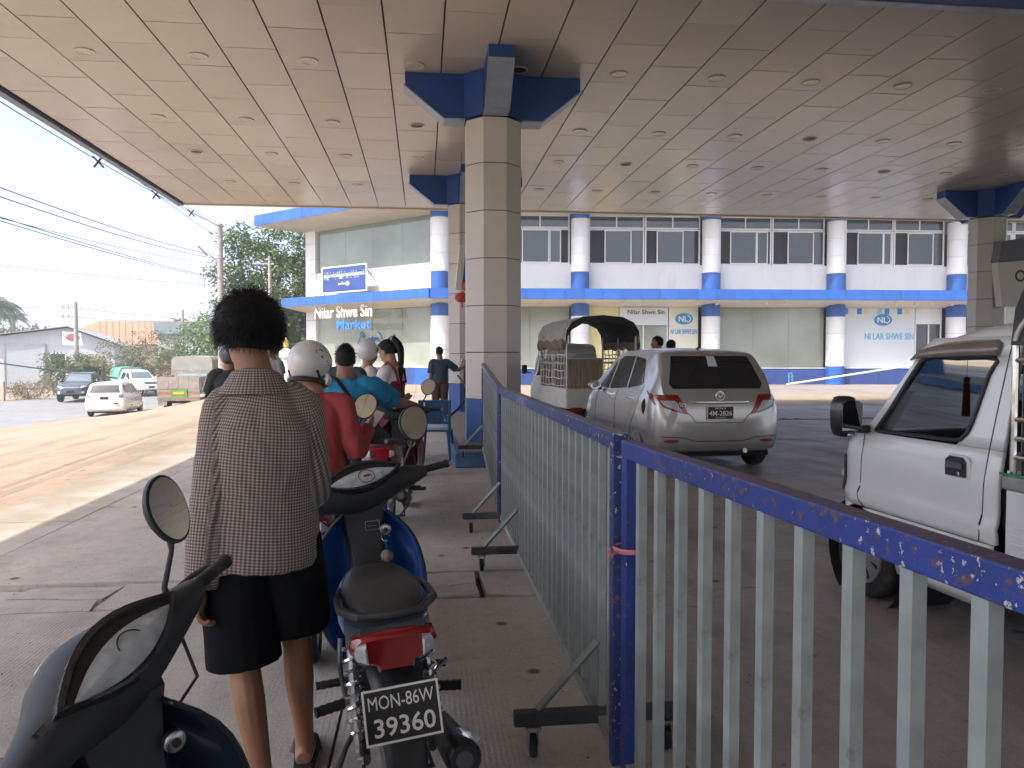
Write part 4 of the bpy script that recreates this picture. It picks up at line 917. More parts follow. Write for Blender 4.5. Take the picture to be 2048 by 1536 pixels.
MB().box(-.95,.95,-2.3,-2.2,.58,.68).build('rear_beam', M('rusty', (0.3,0.22,0.17), 0.8, var=0.25), t, 0)
for s in (-1,1): MB().box(s*.72-.2,s*.72+.2,-2.28,-2.25,.36,.58).build('mud_flap', MATS['grey_panel'], t, 0)
MB().box(-.85,.85,1.5,3.1,.6,1.75).build('cab', M('cab_teal', (0.12,0.2,0.2), 0.5, var=0.2), t, 0, .1); MB().box(-.7,.7,1.49,1.5,1.2,1.6).build('cab_window', m_glassk, t, 0)
for y in (-1.2,2.5):
    for s in (-1,1): wheel(t, s*(.72), y, .36, .24, 5, s)
t = thing('canvas_truck', 'large truck with grey canvas covered load beside the wooden bed truck', 'truck', (-13.6, 49.0, -1.2), hd(-6))
m_canv = M('grey_canvas', (0.30,0.29,0.26), 0.9, var=0.15, scale=2, bump=0.3, bscale=6)
MB().loft([[(x,y,z) for x,z in ((-1.12,1.85),(-1.1,2.5),(-.95,2.66),(0,2.72),(.95,2.66),(1.1,2.5),(1.12,1.85))] for y in (-2.6,-.5,2.2)]).build('canvas', m_canv, t, 30)
for k in range(3):
    for s in (-1,1): MB().box(s*1.1-.04,s*1.1+.04,-2.6,2.2,1.0+k*.28,1.0+k*.28+.27).build('side_plank', m_wood, t, 0)
    MB().box(-1.06,1.06,-2.64,-2.59,1.0+k*.28,1.0+k*.28+.27).build('tail_plank', MATS['grey_panel'], t, 0)
for x in (-.6,.7): MB().box(x-.09,x+.09,-2.66,-2.645,1.0,1.2).build('red_mark', m_tail, t, 0)
MB().box(-1.1,1.1,-2.6,2.2,.86,.96).build('bed_floor', m_wood, t, 0); MB().box(-.45,.45,-2.5,4.2,.55,.85).build('chassis', m_well, t, 0); MB().box(-1.05,1.05,2.4,4.2,.6,2.3).build('cab', m_whitep, t, 0, .12)
for y in (-1.7,-.8,3.2):
    for s in (-1,1): wheel(t, s*.95, y, .46, .28, 5, s)
# ---- mini truck with canvas hood and rope netting
m_minip = M('worn_white_paint', (0.62,0.62,0.58), 0.45, var=0.06, dirt=(0.34,0.27,0.19), dscale=3.5, damt=0.35)
t = thing('netted_mini_truck', 'white mini truck with grey canvas hood and rope side netting ahead of the silver car', 'truck', (3.25, 16.05, 0), hd(-5))
top = [(.45,1.72),(.6,1.78),(1.0,1.78),(1.3,1.70),(1.5,1.45),(1.66,1.05),(1.72,.75),(1.74,.5)]
bot = [(.45,.4),(1.5,.35),(1.74,.4)]; wid = [(.45,.70),(1.2,.70),(1.6,.66),(1.74,.55)]; belt = [(.45,1.0),(1.5,.95),(1.74,.4)]
b = carbody(top, bot, wid, belt, .16, .45, 1.74, 24).build('cab', m_minip, t, 40); bv = bvh_of(b)
side_set(bv, t, [(.62,1.08),(1.40,1.02),(1.22,1.60),(.66,1.62)], m_glassk, 'side_window'); drape(bv, [(-.5,1.15),(.5,1.15),(.5,1.55),(-.5,1.55)], 'B', .004, 5, 6).build('rear_window', m_clear, t, 0)
for s in (-1,1): o = MB().box(s*.86-.06, s*.86+.06, 1.30,1.36,1.10,1.30).build('wing_mirror', m_dark, t, 0, .02); MB().tube([(s*.70,1.33,1.12),(s*.86,1.33,1.15)], .014, 6).build('stalk', m_dark, o)
MB().box(-.70,.70,-1.65,.42,.56,.64).build('bed_floor', m_minip, t, 0)
for s in (-1,1): MB().box(s*.70-.02,s*.70+.02,-1.65,.42,.50,.88).build('bed_side', m_minip, t, 0, .008)
MB().box(-.70,.70,-1.67,-1.63,.50,.88).build('tailgate', m_minip, t, 0, .008)
MB().box(-.68,.68,.40,.43,.64,1.45).build('headboard', M('stained_board', (0.34,0.27,0.20), 0.8, var=0.35, scale=5, stretch=(5,1,.5)), t, 0)
post = MB()
for s in (-1,1):
    for y in (-1.62,-.6,.40): post.tube([(s*.69,y,.6),(s*.69,y,1.88)], .022, 6)
    for z in (1.35,): post.tube([(s*.69,-1.62,z),(s*.69,.4,z)], .016, 6)
post.tube([(-.69,-1.62,1.45),(.69,-1.62,1.45)], .014, 6); post.build('hood_frame', M('rail_pale', (0.5,0.5,0.47), 0.5, .3, var=.2), t)
arc = [(-.74,1.78),(-.72,1.98),(-.62,2.14),(-.40,2.24),(0,2.28),(.40,2.24),(.62,2.14),(.72,1.98),(.74,1.78)]
inn = [(x*.965, z-.03) for x, z in arc]
MB().loft([[(x,y,z+(.015*noise.noise((x*4,y*4,0)))) for x,z in arc + inn[::-1]] for y in [lerp(-1.70,.55,i/8) for i in range(9)]]).build('canvas_hood', M('hood_canvas', (0.36,0.34,0.30), 0.85, var=.2, scale=3, dirt=(.22,.18,.14), damt=.3), t, 45)
inn2 = [(x*.955, z-.045) for x, z in arc]
MB().loft([[(x,y,z) for x,z in inn2] for y in (-1.68,-.5,.54)], False, closed=False).build('hood_lining', M('lining_dark', (.03,.03,.032), .9, var=.2), t, 45)
MB().loft([[(x,-1.705,z) for x,z in arc],[(x,-1.712,z-.13-.02*sin(x*17)) for x,z in arc]], False, closed=False).build('hood_valance', MATS['lining_dark'], t, 45)
random.seed(8)
for s in (-1,1): roll = MB(); roll.tube([(s*.74, lerp(-1.6,.4,i/9), 1.72+.03*random.uniform(-1,1)) for i in range(10)], [(.10+.02*random.uniform(-1,1), .05) for i in range(10)], 9); roll.build('rolled_canvas', M('rolled_canvas', (0.20,0.16,0.12), .95, var=.35, scale=9, bump=.6, bscale=14), t)
for s in (-1,1):
    net = MB()
    for k in range(6): net.tube([(s*.715, lerp(-1.58,.36,i/12), .92+k*.15+.012*sin(i*1.3+k)) for i in range(13)], .011, 5)
    for k in range(9): y = lerp(-1.55,.33,k/8); net.tube([(s*.72, y+.03*sin(j*1.7+k), lerp(.9,1.68,j/8)) for j in range(9)], .010, 5)
    net.build('rope_net', M('white_rope', (0.62,0.61,0.57), .8, var=.15), t)
for y in (-1.05, 1.05):
    for s in (-1,1): wheel(t, s*.64, y, .27, .15, 5, s, steel=True)
MB().box(-.55,.55,-1.4,1.5,.32,.46).build('chassis', m_well, t, 0)
for s in (-1,1): MB().box(s*.52-.11,s*.52+.11,-1.70,-1.665,.42,.52).build('tail_light', m_tail, t, 0)
for s in (-1,1): MB().tube([(s*.70,-1.2,.5),(s*.70,-.9,.5)], .02, 5).build('hook_rail', m_steel, t)
# ---- white mini truck at the right edge; local x: 0 = its left flank, y forward, origin under the left front wheel
m_trk = M('truck_white', (0.74,0.77,0.76), 0.22, var=0.02, coat=0.8)
tk = thing('mini_truck', 'clean white mini truck cab at the right edge, black door mirror and handle', 'truck', (2.69, 4.42, 0), hd(-4))
TW = 1.42
front = [(.28,.40),(.45,.425),(.60,.43),(.64,.40),(.72,.375),(.86,.345),(.93,.29),(.985,.16),(1.03,.06)]
fz = lambda z: sinterp([(z_, s_) for z_, s_ in front], z)
def fx(s, z):
    x = sinterp([(.22,.05),(.30,.03),(.45,.006),(.62,-.004),(.665,-.010),(.70,.006),(.85,.006),(1.0,.028),(1.05,.036),(1.35,.085),(1.6,.135),(1.68,.19)], z)
    q = max(0, (s - .12)/.30); return x + .20*q*q*(1 if z < 1.0 else .3)
def flank(rows, name, mat, parent, th=.025):
    """rows: (z, s0, s1, n)"""
    out = []
    for sgn in (0, 1):
        R = []
        for z, s0, s1 in rows: R.append([((fx(lerp(s0,s1,i/14), z)) if not sgn else TW - fx(lerp(s0,s1,i/14), z), lerp(s0,s1,i/14), z) for i in range(15)])
        m = MB(); m.loft(R, False, closed=False)
        o = m.build(name, mat, parent, 50); sd = o.modifiers.new('t', 'SOLIDIFY'); sd.thickness = th; sd.offset = -1 if not sgn else -1
        out.append(o)
    return out
arch = lambda z: sqrt(max(0, .33**2 - (z-.25)**2))
zs = [.575 + (1.035-.575)*i/12 for i in range(13)]
flank([(z, -1.0, fz(z)) for z in zs], 'cab_side', m_trk, tk)
flank([(z, .05 + arch(z), fz(z)) for z in [.30+.274*i/6 for i in range(7)]], 'front_quarter', m_trk, tk)
flank([(z, -1.0, .05 - arch(z)) for z in [.24+.334*i/7 for i in range(8)]], 'rear_quarter', m_trk, tk)
# pillars and roof rail
a_out = [(1.036,.055),(1.20,-.08),(1.40,-.235),(1.55,-.345),(1.60,-.40)]; a_in = [(1.036,-.06),(1.20,-.17),(1.40,-.30),(1.50,-.38)]
ao = lambda z: sinterp(a_out, z); ai = lambda z: sinterp(a_in, z)
flank([(z, ai(z), ao(z)) for z in [1.036+.46*i/8 for i in range(9)]], 'front_pillar', m_trk, tk)
b_in = lambda z: sinterp([(1.036,-.70),(1.08,-.755),(1.15,-.79),(1.40,-.85),(1.50,-.875)], z)
flank([(z, -1.0 - .02*(z-1), b_in(z)) for z in [1.036+.46*i/8 for i in range(9)]], 'rear_pillar', m_trk, tk)
roofz = [(-1.02,1.655),(-.9,1.665),(-.6,1.645),(-.40,1.60)]
flank([(1.497,-1.01,ao(1.497)),(1.55,-1.01,-.345),(1.60,-1.01,-.40)], 'roof_rail', m_trk, tk)
R = []
for i in range(13):
    s = lerp(-1.01, -.37, i/12); zc = sinterp(roofz, s); row = []
    for k in range(13):
        u = k/12*2-1; hx = TW/2 - (.15 + .02*0); row.append((TW/2 + u*hx*(1.0), s, zc + .035*(1-u*u) - .075*abs(u)**8))
    R.append(row)
o = MB().loft(R, False, closed=False).build('roof', m_trk, tk, 60); o.modifiers.new('t', 'SOLIDIFY').thickness = .02
# front: nose panel, windscreen, headlights
nose = []
for z in [.30,.38,.45,.52,.60,.64,.70,.78,.86,.93,.985,1.03]:
    x0 = fx(fz(z), z); nose.append([(lerp(x0, TW-x0, k/14), fz(z) + .05*(1-(k/7-1)**2), z) for k in range(15)])
o = MB().loft(nose, False, closed=False).build('nose', m_trk, tk, 50); o.modifiers.new('t', 'SOLIDIFY').thickness = .015
ws = []
m_cabg = M('cab_glass', (0.72,0.80,0.80), 0.02, var=0, trans=1.0, spec=0.5); nodes_of(m_cabg)[2].inputs['IOR'].default_value = 1.03
for z in [1.04+.055*i for i in range(11)]:
    x0 = fx(0, z)+.05; ws.append([(lerp(x0, TW-x0, k/8), ao(z) - .01 + .07*(1-(k/4-1)**2), z) for k in range(9)])
MB().loft(ws, False, closed=False).build('windscreen', m_cabg, tk, 60)
for s_, nm in ((0,'L'),(1,'R')):
    hl = MB(); rows = []
    for z in [.655,.70,.76,.82,.862]:
        rows.append([((fx(s,z)-.008) if not s_ else TW-fx(s,z)+.008, s, z) for s in [lerp(.255, fz(z)+.004, k/6) for k in range(7)]])
    hl.loft(rows, False, closed=False); h = hl.build('headlight', m_clear, tk, 50); h.modifiers.new('t','SOLIDIFY').thickness = .01
    rim = MB().tube([((fx(.25,z)-.006) if not s_ else TW-fx(.25,z)+.006, .25, z) for z in (.64,.72,.80,.87)], .010, 6).build('headlight_rim', m_dark, h)
    MB().tube([((fx(.315,z)-.014) if not s_ else TW-fx(.315,z)+.014, .315, z) for z in (.72,.74,.76)], .02, 6).build('indicator', M('amber_grey', (0.5,0.42,0.36), .2), h)
# door: gaps, window seal, handle, visor, glass
def on_flank(pts, off=-.003, sgn=0): return [((fx(s,z)+off) if not sgn else TW-fx(s,z)-off, s, z) for s, z in pts]
gap = [(.05,1.03),(.045,.90),(.05,.70),(.06,.62),(.02,.585),(-.05,.54),(-.16,.46),(-.25,.38),(-.27,.30)]
gap2 = [(-.955,1.60),(-.93,1.2),(-.92,1.0),(-.915,.72),(-.90,.55),(-.875,.40),(-.85,.30)]
gap3 = [(-.15,.285),(-.5,.285),(-.83,.285)]
for sg_ in (0,1):
    for g_ in (gap, gap2): MB().tube(on_flank(smooth_path(g_,4), .002, sg_), .0045, 5).build('door_gap', m_seam, tk)
    dg_ = MB(); dg_.loft([[((fx(0,z)+.012) if not sg_ else TW-fx(0,z)-.012, lerp(ai(min(z,1.50))+.0, b_in(min(z,1.50)), k/10), z) for k in range(11)] for z in [1.03+.047*i for i in range(11)]], False, closed=False)
    dg_.build('door_window', m_cabg, tk, 60)
    seal = [(-.055,1.05),(-.4,1.055),(-.69,1.06),(-.745,1.085),(-.785,1.15),(-.845,1.40),(-.87,1.488),(-.6,1.49),(-.385,1.488),(-.29,1.39),(-.16,1.19),(-.055,1.05)]
    MB().tube(on_flank(smooth_path(seal,3), -.002, sg_), [(.011,.016)]*(3*(len(seal)-1)+1), 6).build('window_seal', m_dark, tk)
    MB().loft([on_flank([(lerp(-.06,-.17,0),z) if False else (ai(z)-.002,z),(ai(z)-.10-.05*(1.25-z),z)], .006, sg_) for z in (1.06,1.12,1.18,1.25,1.3)], False, closed=False).build('quarter_panel', m_dark, tk, 0)
    seam_in = MB(); seam_in.tube(on_flank([(-.16,.50),(-.5,.455),(-.80,.455)], -.001, sg_), .006, 5).build('door_crease', m_trk, tk)
    vs_ = [[((fx(0,z)-.035-off) if not sg_ else TW-fx(0,z)+.035+off, s, z) for s, z, off in row] for row in (
        [(-.285,1.475,0),(-.36,1.49,.0),(-.5,1.495,.004),(-.7,1.50,.004),(-.86,1.505,0),(-.895,1.50,-.02)], [(-.33,1.535,-.015),(-.40,1.545,-.01),(-.5,1.555,-.005),(-.7,1.565,-.005),(-.86,1.57,-.01),(-.90,1.56,-.025)], [(-.36,1.545,-.05),(-.42,1.56,-.04),(-.5,1.575,-.036),(-.7,1.585,-.036),(-.86,1.585,-.036),(-.89,1.57,-.04)])]
    v = MB().loft(vs_, False, closed=False).build('rain_visor', M('smoke_visor', (0.17,0.14,0.125), .1, var=.1, coat=.6), tk, 60); v.modifiers.new('t','SOLIDIFY').thickness = .006
    if sg_ == 0:
        hnd = MB(); hp = [(-.655,.965),(-.69,.99),(-.80,.99),(-.825,.965),(-.83,.87),(-.66,.87)]
        hnd.prism(hp, -.004, .012, 'yz', T(.004,0,0)); ho = hnd.build('door_handle', m_trk, tk, 0, .006)
        MB().prism([(-.672,.96),(-.70,.98),(-.79,.98),(-.812,.958),(-.815,.878),(-.672,.878)], -.010, -.002, 'yz', T(.002,0,0)).build('handle_recess', m_dark, ho, 0, .003)
        MB().prism([(-.69,.952),(-.795,.952),(-.80,.918),(-.685,.918)], -.022, -.010, 'yz').build('handle_lever', M('grey_lever', (.10,.10,.105), .4), ho, 0, .004)
        MB().rev([(.012,-.004),(.012,.006),(.002,.007)], 14, T(-.010,-.772,.893) @ RY(-pi/2)).build('key_lock', m_chrome, ho)
# mirror
mo = MB(); prof = [(1.005,.030),(1.02,.055),(1.06,.068),(1.15,.072),(1.21,.068),(1.245,.05),(1.255,.02)]
mo.loft([[(-.115+hw*cos(a)*1.15, .05+ (.05+hw*.5)*sin(a)*.9, z) for a in [2*pi*k/16 for k in range(16)]] for z, hw in prof]); mo_ = mo.build('door_mirror', M('mirror_black', (.015,.016,.018), .3, var=.1, coat=.4), tk, 60)
MB().loft([[(-.115+x*.058*1.15, .05-.083, 1.13+z*.1) for x, z in ((-1,-.8),(1,-.8),(1,.8),(.6,1.0),(-.6,1.0),(-1,.8))], [(-.115+x*.058*1.15, .05-.087, 1.13+z*.1) for x, z in ((-1,-.8),(1,-.8),(1,.8),(.6,1.0),(-.6,1.0),(-1,.8))]]).build('mirror_glass', m_mirror, mo_, 0)
MB().tube([(-.06,.05,1.05),(.04,.02,1.05)], .025, 8).build('mirror_arm', m_dark, mo_); MB().ell((-.115,-.005,1.02),(.02,.03,.018)).build('mirror_pivot', m_steel, mo_)
# inside
m_int = M('cab_interior', (.055,.058,.062), .7, var=.15)
MB().prism([(.20,.95),(.05,1.03),(-.16,1.05),(-.22,.98),(-.15,.60),(.2,.6)], .06, TW-.06, 'yz').build('dashboard', m_int, tk, 0, .02)
MB().prism([(-.98,.62),(-.45,.62),(-.42,.72),(-.80,.76),(-.90,1.28),(-.97,1.28)], .1, .62, 'yz').build('seat', m_int, tk, 0, .04); MB().prism([(-.98,.62),(-.45,.62),(-.42,.72),(-.80,.76),(-.90,1.28),(-.97,1.28)], .8, 1.32, 'yz').build('seat', m_int, tk, 0, .04)
MB().torus((1.03,-.30,1.06), .17, .014, 28, 8, 'z').xf(T(1.03,-.30,1.06) @ RX(rad(-55)) @ T(-1.03,.30,-1.06)).build('steering_wheel', m_dark, tk)
bw_ = MB(); bw_.box(.08,TW-.08,-1.015,-.995,.30,1.03); bw_.box(.14,TW-.14,-1.02,-1.0,1.45,1.62)
for x in (.14, TW-.24): bw_.box(x,x+.1,-1.018,-.998,1.03,1.45)
bw_.build('cab_back', m_trk, tk, 0); MB().box(.24,TW-.24,-1.012,-1.006,1.03,1.45).build('back_window', m_cabg, tk, 0)
MB().box(.1,TW-.1,-.95,.35,.28,.32).build('cab_floor', m_int, tk, 0)
MB().ell((TW*.52,-.30,1.42),(.11,.02,.04)).build('inside_mirror', m_dark, tk); MB().tube([(TW*.52,-.29,1.45),(TW*.52,-.27,1.55)], .008, 6).build('mirror_stem', m_dark, tk)
og = MB(); og.tube([(.5,-.26,1.50),(.5,-.26,1.34)], .002, 4); og.build('ornament_cord', m_dark, tk); tg = MB(); tg.tube([(.5,-.26,1.35),(.5,-.26,1.33),(.5,-.26,1.14)], [.008,.018,.024], 8); tg.ell((.5,-.26,1.355),(.02,.02,.02)); o = tg.build('hanging_tassel', M('tassel_red', (.40,.03,.025), .8, var=.2), None); tag(o, 'red tassel hanging from the mini truck interior mirror', 'ornament'); o.matrix_world = T(2.69,4.42,0) @ RZ(hd(-4))
ts = thing('tissue_box', 'white tissue box on the mini truck dashboard', 'tissue box', T(2.69,4.42,0) @ RZ(hd(-4)) @ Vector((1.0,-.06,1.045)), hd(-4))
MB().cb((0,0,.035),(.2,.1,.07)).build('carton', m_print_w, ts, 0, .004); tm = MB(); tm.loft([[(.05*cos(a)*q+.02*sin(3*a), .03*sin(a)*q, z) for a in [2*pi*k/10 for k in range(10)]] for z, q in ((.07,.5),(.10,1.1),(.125,.7),(.14,.1))]); tm.build('tissue', m_print_w, ts, 80)
# wheels and arches
for y, xs_ in ((.05,(.10,TW-.10)),(-2.0,(.10,TW-.10))):
    for i_, x in enumerate(xs_): wheel(tk, x, y, .27, .15, 8, -1 if i_ == 0 else 1, steel=True)
MB().rev([(.36,0),(.36,.42),(.30,.43)], 28, T(.03,.05,.27) @ RY(pi/2), False).build('wheel_arch', m_well, tk, 60); MB().rev([(.36,0),(.36,.42)], 28, T(TW-.45,.05,.27) @ RY(pi/2), False).build('wheel_arch', m_well, tk, 60)
MB().box(.3,TW-.3,-2.6,.2,.26,.40).build('chassis', m_well, tk, 0)
# load bed, steel rail, black hood with cream ornament
for x in (0.0, TW-.03): 
    MB().box(x,x+.03,-2.95,-1.06,.53,.86).build('bed_side', m_trk, tk, 0, .008)
    for z in (.60,.64,.68): MB().box(x-.004 if x == 0 else x+.031, x-.0005 if x == 0 else x+.034, -2.95,-1.07,z,z+.012).build('side_rib', m_trk, tk, 0)
MB().box(.0,TW,-2.95,-1.06,.50,.526).build('bed_floor', m_trk, tk, 0); MB().box(.02,TW-.02,-1.075,-1.045,.53,.95).build('bed_front', m_trk, tk, 0)
MB().box(-.012,.0,-2.9,-1.08,.44,.50).build('side_rail', m_steel, tk, 0)
MB().box(-.02,.04,-2.95,-1.05,.865,.93).build('rail_cap', M('rail_green_grey', (.30,.32,.31), .4, .4, var=.2), tk, 0, .01); MB().tube([(-.025,-1.05,.94),(-.025,-1.6,.945),(-.025,-2.9,.94)], .006, 5).build('green_cord', M('green_cord', (.04,.30,.15), .6), tk)
for x in (.02, TW-.02):
    rl = MB()
    for z in (1.02,1.11,1.20): rl.tube([(x,-2.9,z),(x,-1.07,z)], .013, 8)
    for y in (-1.08,-2.0,-2.9): rl.tube([(x,y,.9),(x,y,1.58)], .016, 8)
    rl.tube([(x+.01,-1.35+.16*cos(a),1.20+.16*sin(a)) for a in [pi*k/10 for k in range(11)]], .010, 8)
    rl.tube([(x,-2.9,1.48),(x,-1.07,1.48)], .013, 8)
    rl.build('steel_rails', m_chrome, tk)
MB().box(.06,TW-.06,-1.10,-1.085,.9,1.55).build('curtain', M('dark_curtain', (.05,.05,.052), .8, var=.3, scale=4), tk, 0)
ha = [(-.02,1.55),(0,1.72),(.08,1.90),(.22,2.02),(.45,2.10),(TW/2,2.12),(TW-.45,2.10),(TW-.22,2.02),(TW-.08,1.90),(TW,1.72),(TW+.02,1.55)]
MB().loft([[(x,y,z) for x,z in ha] for y in (-1.09,-1.6,-2.95)]).build('black_hood', M('black_vinyl', (.03,.032,.036), .45, var=.15, bump=.2, bscale=12), tk, 30)
orn = MB()
scr = [(.02,1.58),(.07,1.61),(.14,1.68),(.20,1.74),(.27,1.78),(.24,1.84),(.18,1.83),(.18,1.79),(.22,1.79)]
for dx in (0,.09,.18): orn.tube([(x+dx,-1.083,z+dx*.25) for x,z in smooth_path(scr,4)], [(.012,.012)]*(4*(len(scr)-1)+1), 6)
scr2 = [(-.028,1.575),(-.03,1.62),(-.025,1.70),(-.02,1.74)]
for k in range(5): orn.tube([(-.024+.004*j, -1.12-.10*k-.02*j*j*.3, 1.57+.035*j) for j in range(5)], .011, 6)
orn.tube([(.0,-1.25-.05*sin(q),1.75+.05*cos(q)*1.3) for q in [k*.5 for k in range(10)]], .012, 6)
orn.build('cream_ornament', M('ornament_cream', (.62,.60,.55), .6), tk)
# ---------------------------------------------------------------- motorbikes (local +Y forward, wheels on z = 0)
m_seatb = M('seat_black', (.03,.031,.033), .55, var=.15, bump=.15, bscale=150); m_cowl = M('cowl_black', (.024,.028,.034), .55, var=.25, scale=9, dirt=(.06,.062,.065), dscale=7, damt=.25)
m_engine = M('engine_grey', (.10,.10,.105), .5, .5, var=.3, scale=14); m_pipe = M('muffler_black', (.02,.021,.023), .4, .3, var=.2)
m_lens_sky = M('lens_sky_tint', (.42,.48,.54), .06, var=.25, scale=26, coat=1.0); m_dred = M('dial_red', (.35,.05,.04), .3)  # pale blue lens colour stands in for reflected sky
def spring(par, a, b, r=.028, n=7, mat=None):
    a, b = Vector(a), Vector(b); t = (b-a).normalized(); u = t.orthogonal().normalized(); v = t.cross(u)
    MB().tube([a + (b-a)*(i/(n*10)) + u*(r*cos(2*pi*i/10)) + v*(r*sin(2*pi*i/10)) for i in range(n*10+1)], .0055, 5).build('spring', mat or m_chrome, par)
def bike(label, loc, heading, c_body, c_inner, c_seat=None, steer=0, lean=0, plate=None, tailc=None, mirrors=(1,1), sc=1.0, c_cowl=None, red_dial=True):
    b = thing('motorbike', label, 'motorbike', loc, hd(heading), 'motorbikes queueing for fuel')
    b.rotation_euler = (0, -rad(lean), hd(heading)); b.scale = (sc, sc, sc)
    c_seat = c_seat or m_seatb; c_cowl = c_cowl or m_cowl
    ax = Vector((0,-.42,.907)); piv = Vector((0,.37,.92)); ST = Matrix.Translation(piv) @ Matrix.Rotation(rad(-steer), 4, ax) @ Matrix.Translation(-piv)   # steer > 0 turns right
    # wheels
    def bwheel(y, name, mt=None):
        t = MB().torus((0,y,.285), .245, .042, 36, 10, 'x'); w = (t.xf(mt) if mt else t).build(name, m_rubber, b, 60)
        r = MB().torus((0,y,.285), .205, .014, 32, 8, 'x', rz=.03); 
        r.rev([(.05,-.06),(.05,.06)], 18, T(0,y,.285) @ RY(pi/2))
        for k in range(10):
            a = 2*pi*k/10; r.tube([(.02*(-1)**k, y+.04*cos(a), .285+.04*sin(a)), (0, y+.20*cos(a+.15), .285+.20*sin(a+.15))], .006, 5)
        (r.xf(mt) if mt else r).build('rim', m_rim, w, 50)
    bwheel(-.61, 'rear_wheel'); bwheel(.63, 'front_wheel', ST)
    # fork, front mudguard
    f = MB()
    for s in (-1,1): f.tube([(s*.075,.40,.86),(s*.075,.53,.58),(s*.08,.635,.285)], [.018,.020,.024], 10)
    f.xf(ST).build('fork', m_engine, b)
    g = MB(); g.loft([[(x, .63+(.305-.12*(x/.07)**2*.25)*cos(a), .285+(.305-.12*(x/.07)**2*.25)*sin(a)) for x in (-.07,-.045,0,.045,.07)] for a in [rad(25)+rad(150)*i/14 for i in range(15)]], False, closed=False)
    o = g.xf(ST).build('front_mudguard', c_body, b, 60); o.modifiers.new('t','SOLIDIFY').thickness = .004
    # headset cowl
    tab = [(-.30,.030,.026,.970,.335),(-.25,.046,.040,.970,.338),(-.17,.072,.058,.966,.352),(-.09,.104,.082,.960,.378),(0,.120,.096,.955,.392),(.09,.104,.082,.960,.378),(.17,.072,.058,.966,.352),(.25,.046,.040,.970,.338),(.30,.030,.026,.970,.335)]
    rings = []
    for i in range(33):
        x = lerp(-.30,.30,i/32); q = [sinterp([(r[0], r[k]) for r in tab], x) for k in (1,2,3,4)]
        rings.append([(x, q[3] + q[0]*(abs(cos(a))**.75)*(1 if cos(a) > 0 else -1), q[2] + q[1]*(abs(sin(a))**.8)*(1 if sin(a) > 0 else -1) - .30*q[0]*cos(a)*.35) for a in [2*pi*k/20 for k in range(20)]])
    MBc = MB().loft(rings); hs = MBc.xf(ST).build('handlebar_cowl', c_cowl, b, 60)
    # instrument: almond lens facing the rider
    fr = Matrix.Translation((0,.292,1.036)) @ RX(rad(44))      # local x right, y up the face (forward), z out
    alm = [(.165*cos(a)*(1-.0*abs(sin(a))), .058*sin(a)*(abs(sin(a))**.25)*(1-.55*abs(cos(a))**2.2)) for a in [2*pi*k/40 for k in range(40)]]
    bz = MB(); bz.loft([[(x*1.10, y*1.22+.004, z) for x, y in alm] for z in (-.03,.006)] + [[(x*1.02,y*1.04,.010) for x, y in alm]] + [[(x*.98,y*.96,.002) for x,y in alm]], False)
    bz.xf(ST @ fr).build('instrument_bezel', M('bezel_black', (.02,.021,.024), .3, var=.1), hs, 50)
    bp_ = MB(); bp_.loft([[(x*.99,y*.97,.001) for x,y in alm],[(x*.02,y*.02,.002) for x,y in alm]]); bp_.xf(ST @ fr).build('instrument_shade', M('panel_hood_shade', (.016,.017,.02), .35, var=.15), hs, 80)  # black plate: shade under the instrument hood put into its colour
    ln = MB(); ln.loft([[(x*.93,y*.70-.010,.002) for x,y in alm],[(x*.6,y*.45-.009,.010) for x,y in alm],[(x*.02,y*.02-.009,.012) for x,y in alm]]); ln.xf(ST @ fr).build('instrument_lens', m_lens_sky, hs, 80)
    dl = MB(); dl.torus((.015,-.014,.0115), .034, .0016, 28, 5, 'z', a0=0 if red_dial else .3, a1=2*pi if red_dial else 2.8); dl.xf(ST @ fr).build('dial_ring', m_dark, hs)
    d2 = MB(); d2.rev([(.016,.0115),(.014,.0135),(.002,.0135)], 16, T(.018,-.012,0) @ Matrix.Diagonal((1.2,.45,1,1)) if red_dial else T(.05,-.008,0) @ Matrix.Diagonal((.35,.25,1,1)))
    if red_dial: d2.xf(ST @ fr).build('dial_mark', m_dred, hs)
    for s in (-1,1):
        w = MB().cb((0,0,0),(.032,.026,.008), ST @ T(s*.205,.318,1.012) @ RX(rad(35))).build('switch', m_dark, hs, 0, .002); MB().cb((0,0,.004),(.012,.014,.008), ST @ T(s*.205,.318,1.014) @ RX(rad(35))).build('switch_button', m_engine, w, 0)
        gp = MB(); gp.tube([(s*.27,.335,.975),(s*.30,.33,.975),(s*.31,.33,.975),(s*.395,.315,.975),(s*.40,.315,.975),(s*.412,.313,.975)], [.019,.019,.0165,.0165,.020,.019], 12); gp.xf(ST).build('grip', m_rubber, b, 50)
        MB().tube([(s*.412,.313,.975),(s*.425,.311,.975)], [.016,.012], 10).xf(ST).build('grip_end', m_steel, b)
        MB().tube([(s*.26,.375,.968),(s*.31,.40,.962),(s*.37,.395,.96),(s*.41,.37,.96)], [.010,.008,.007,.010], 8).xf(ST).build('lever', m_engine, b)
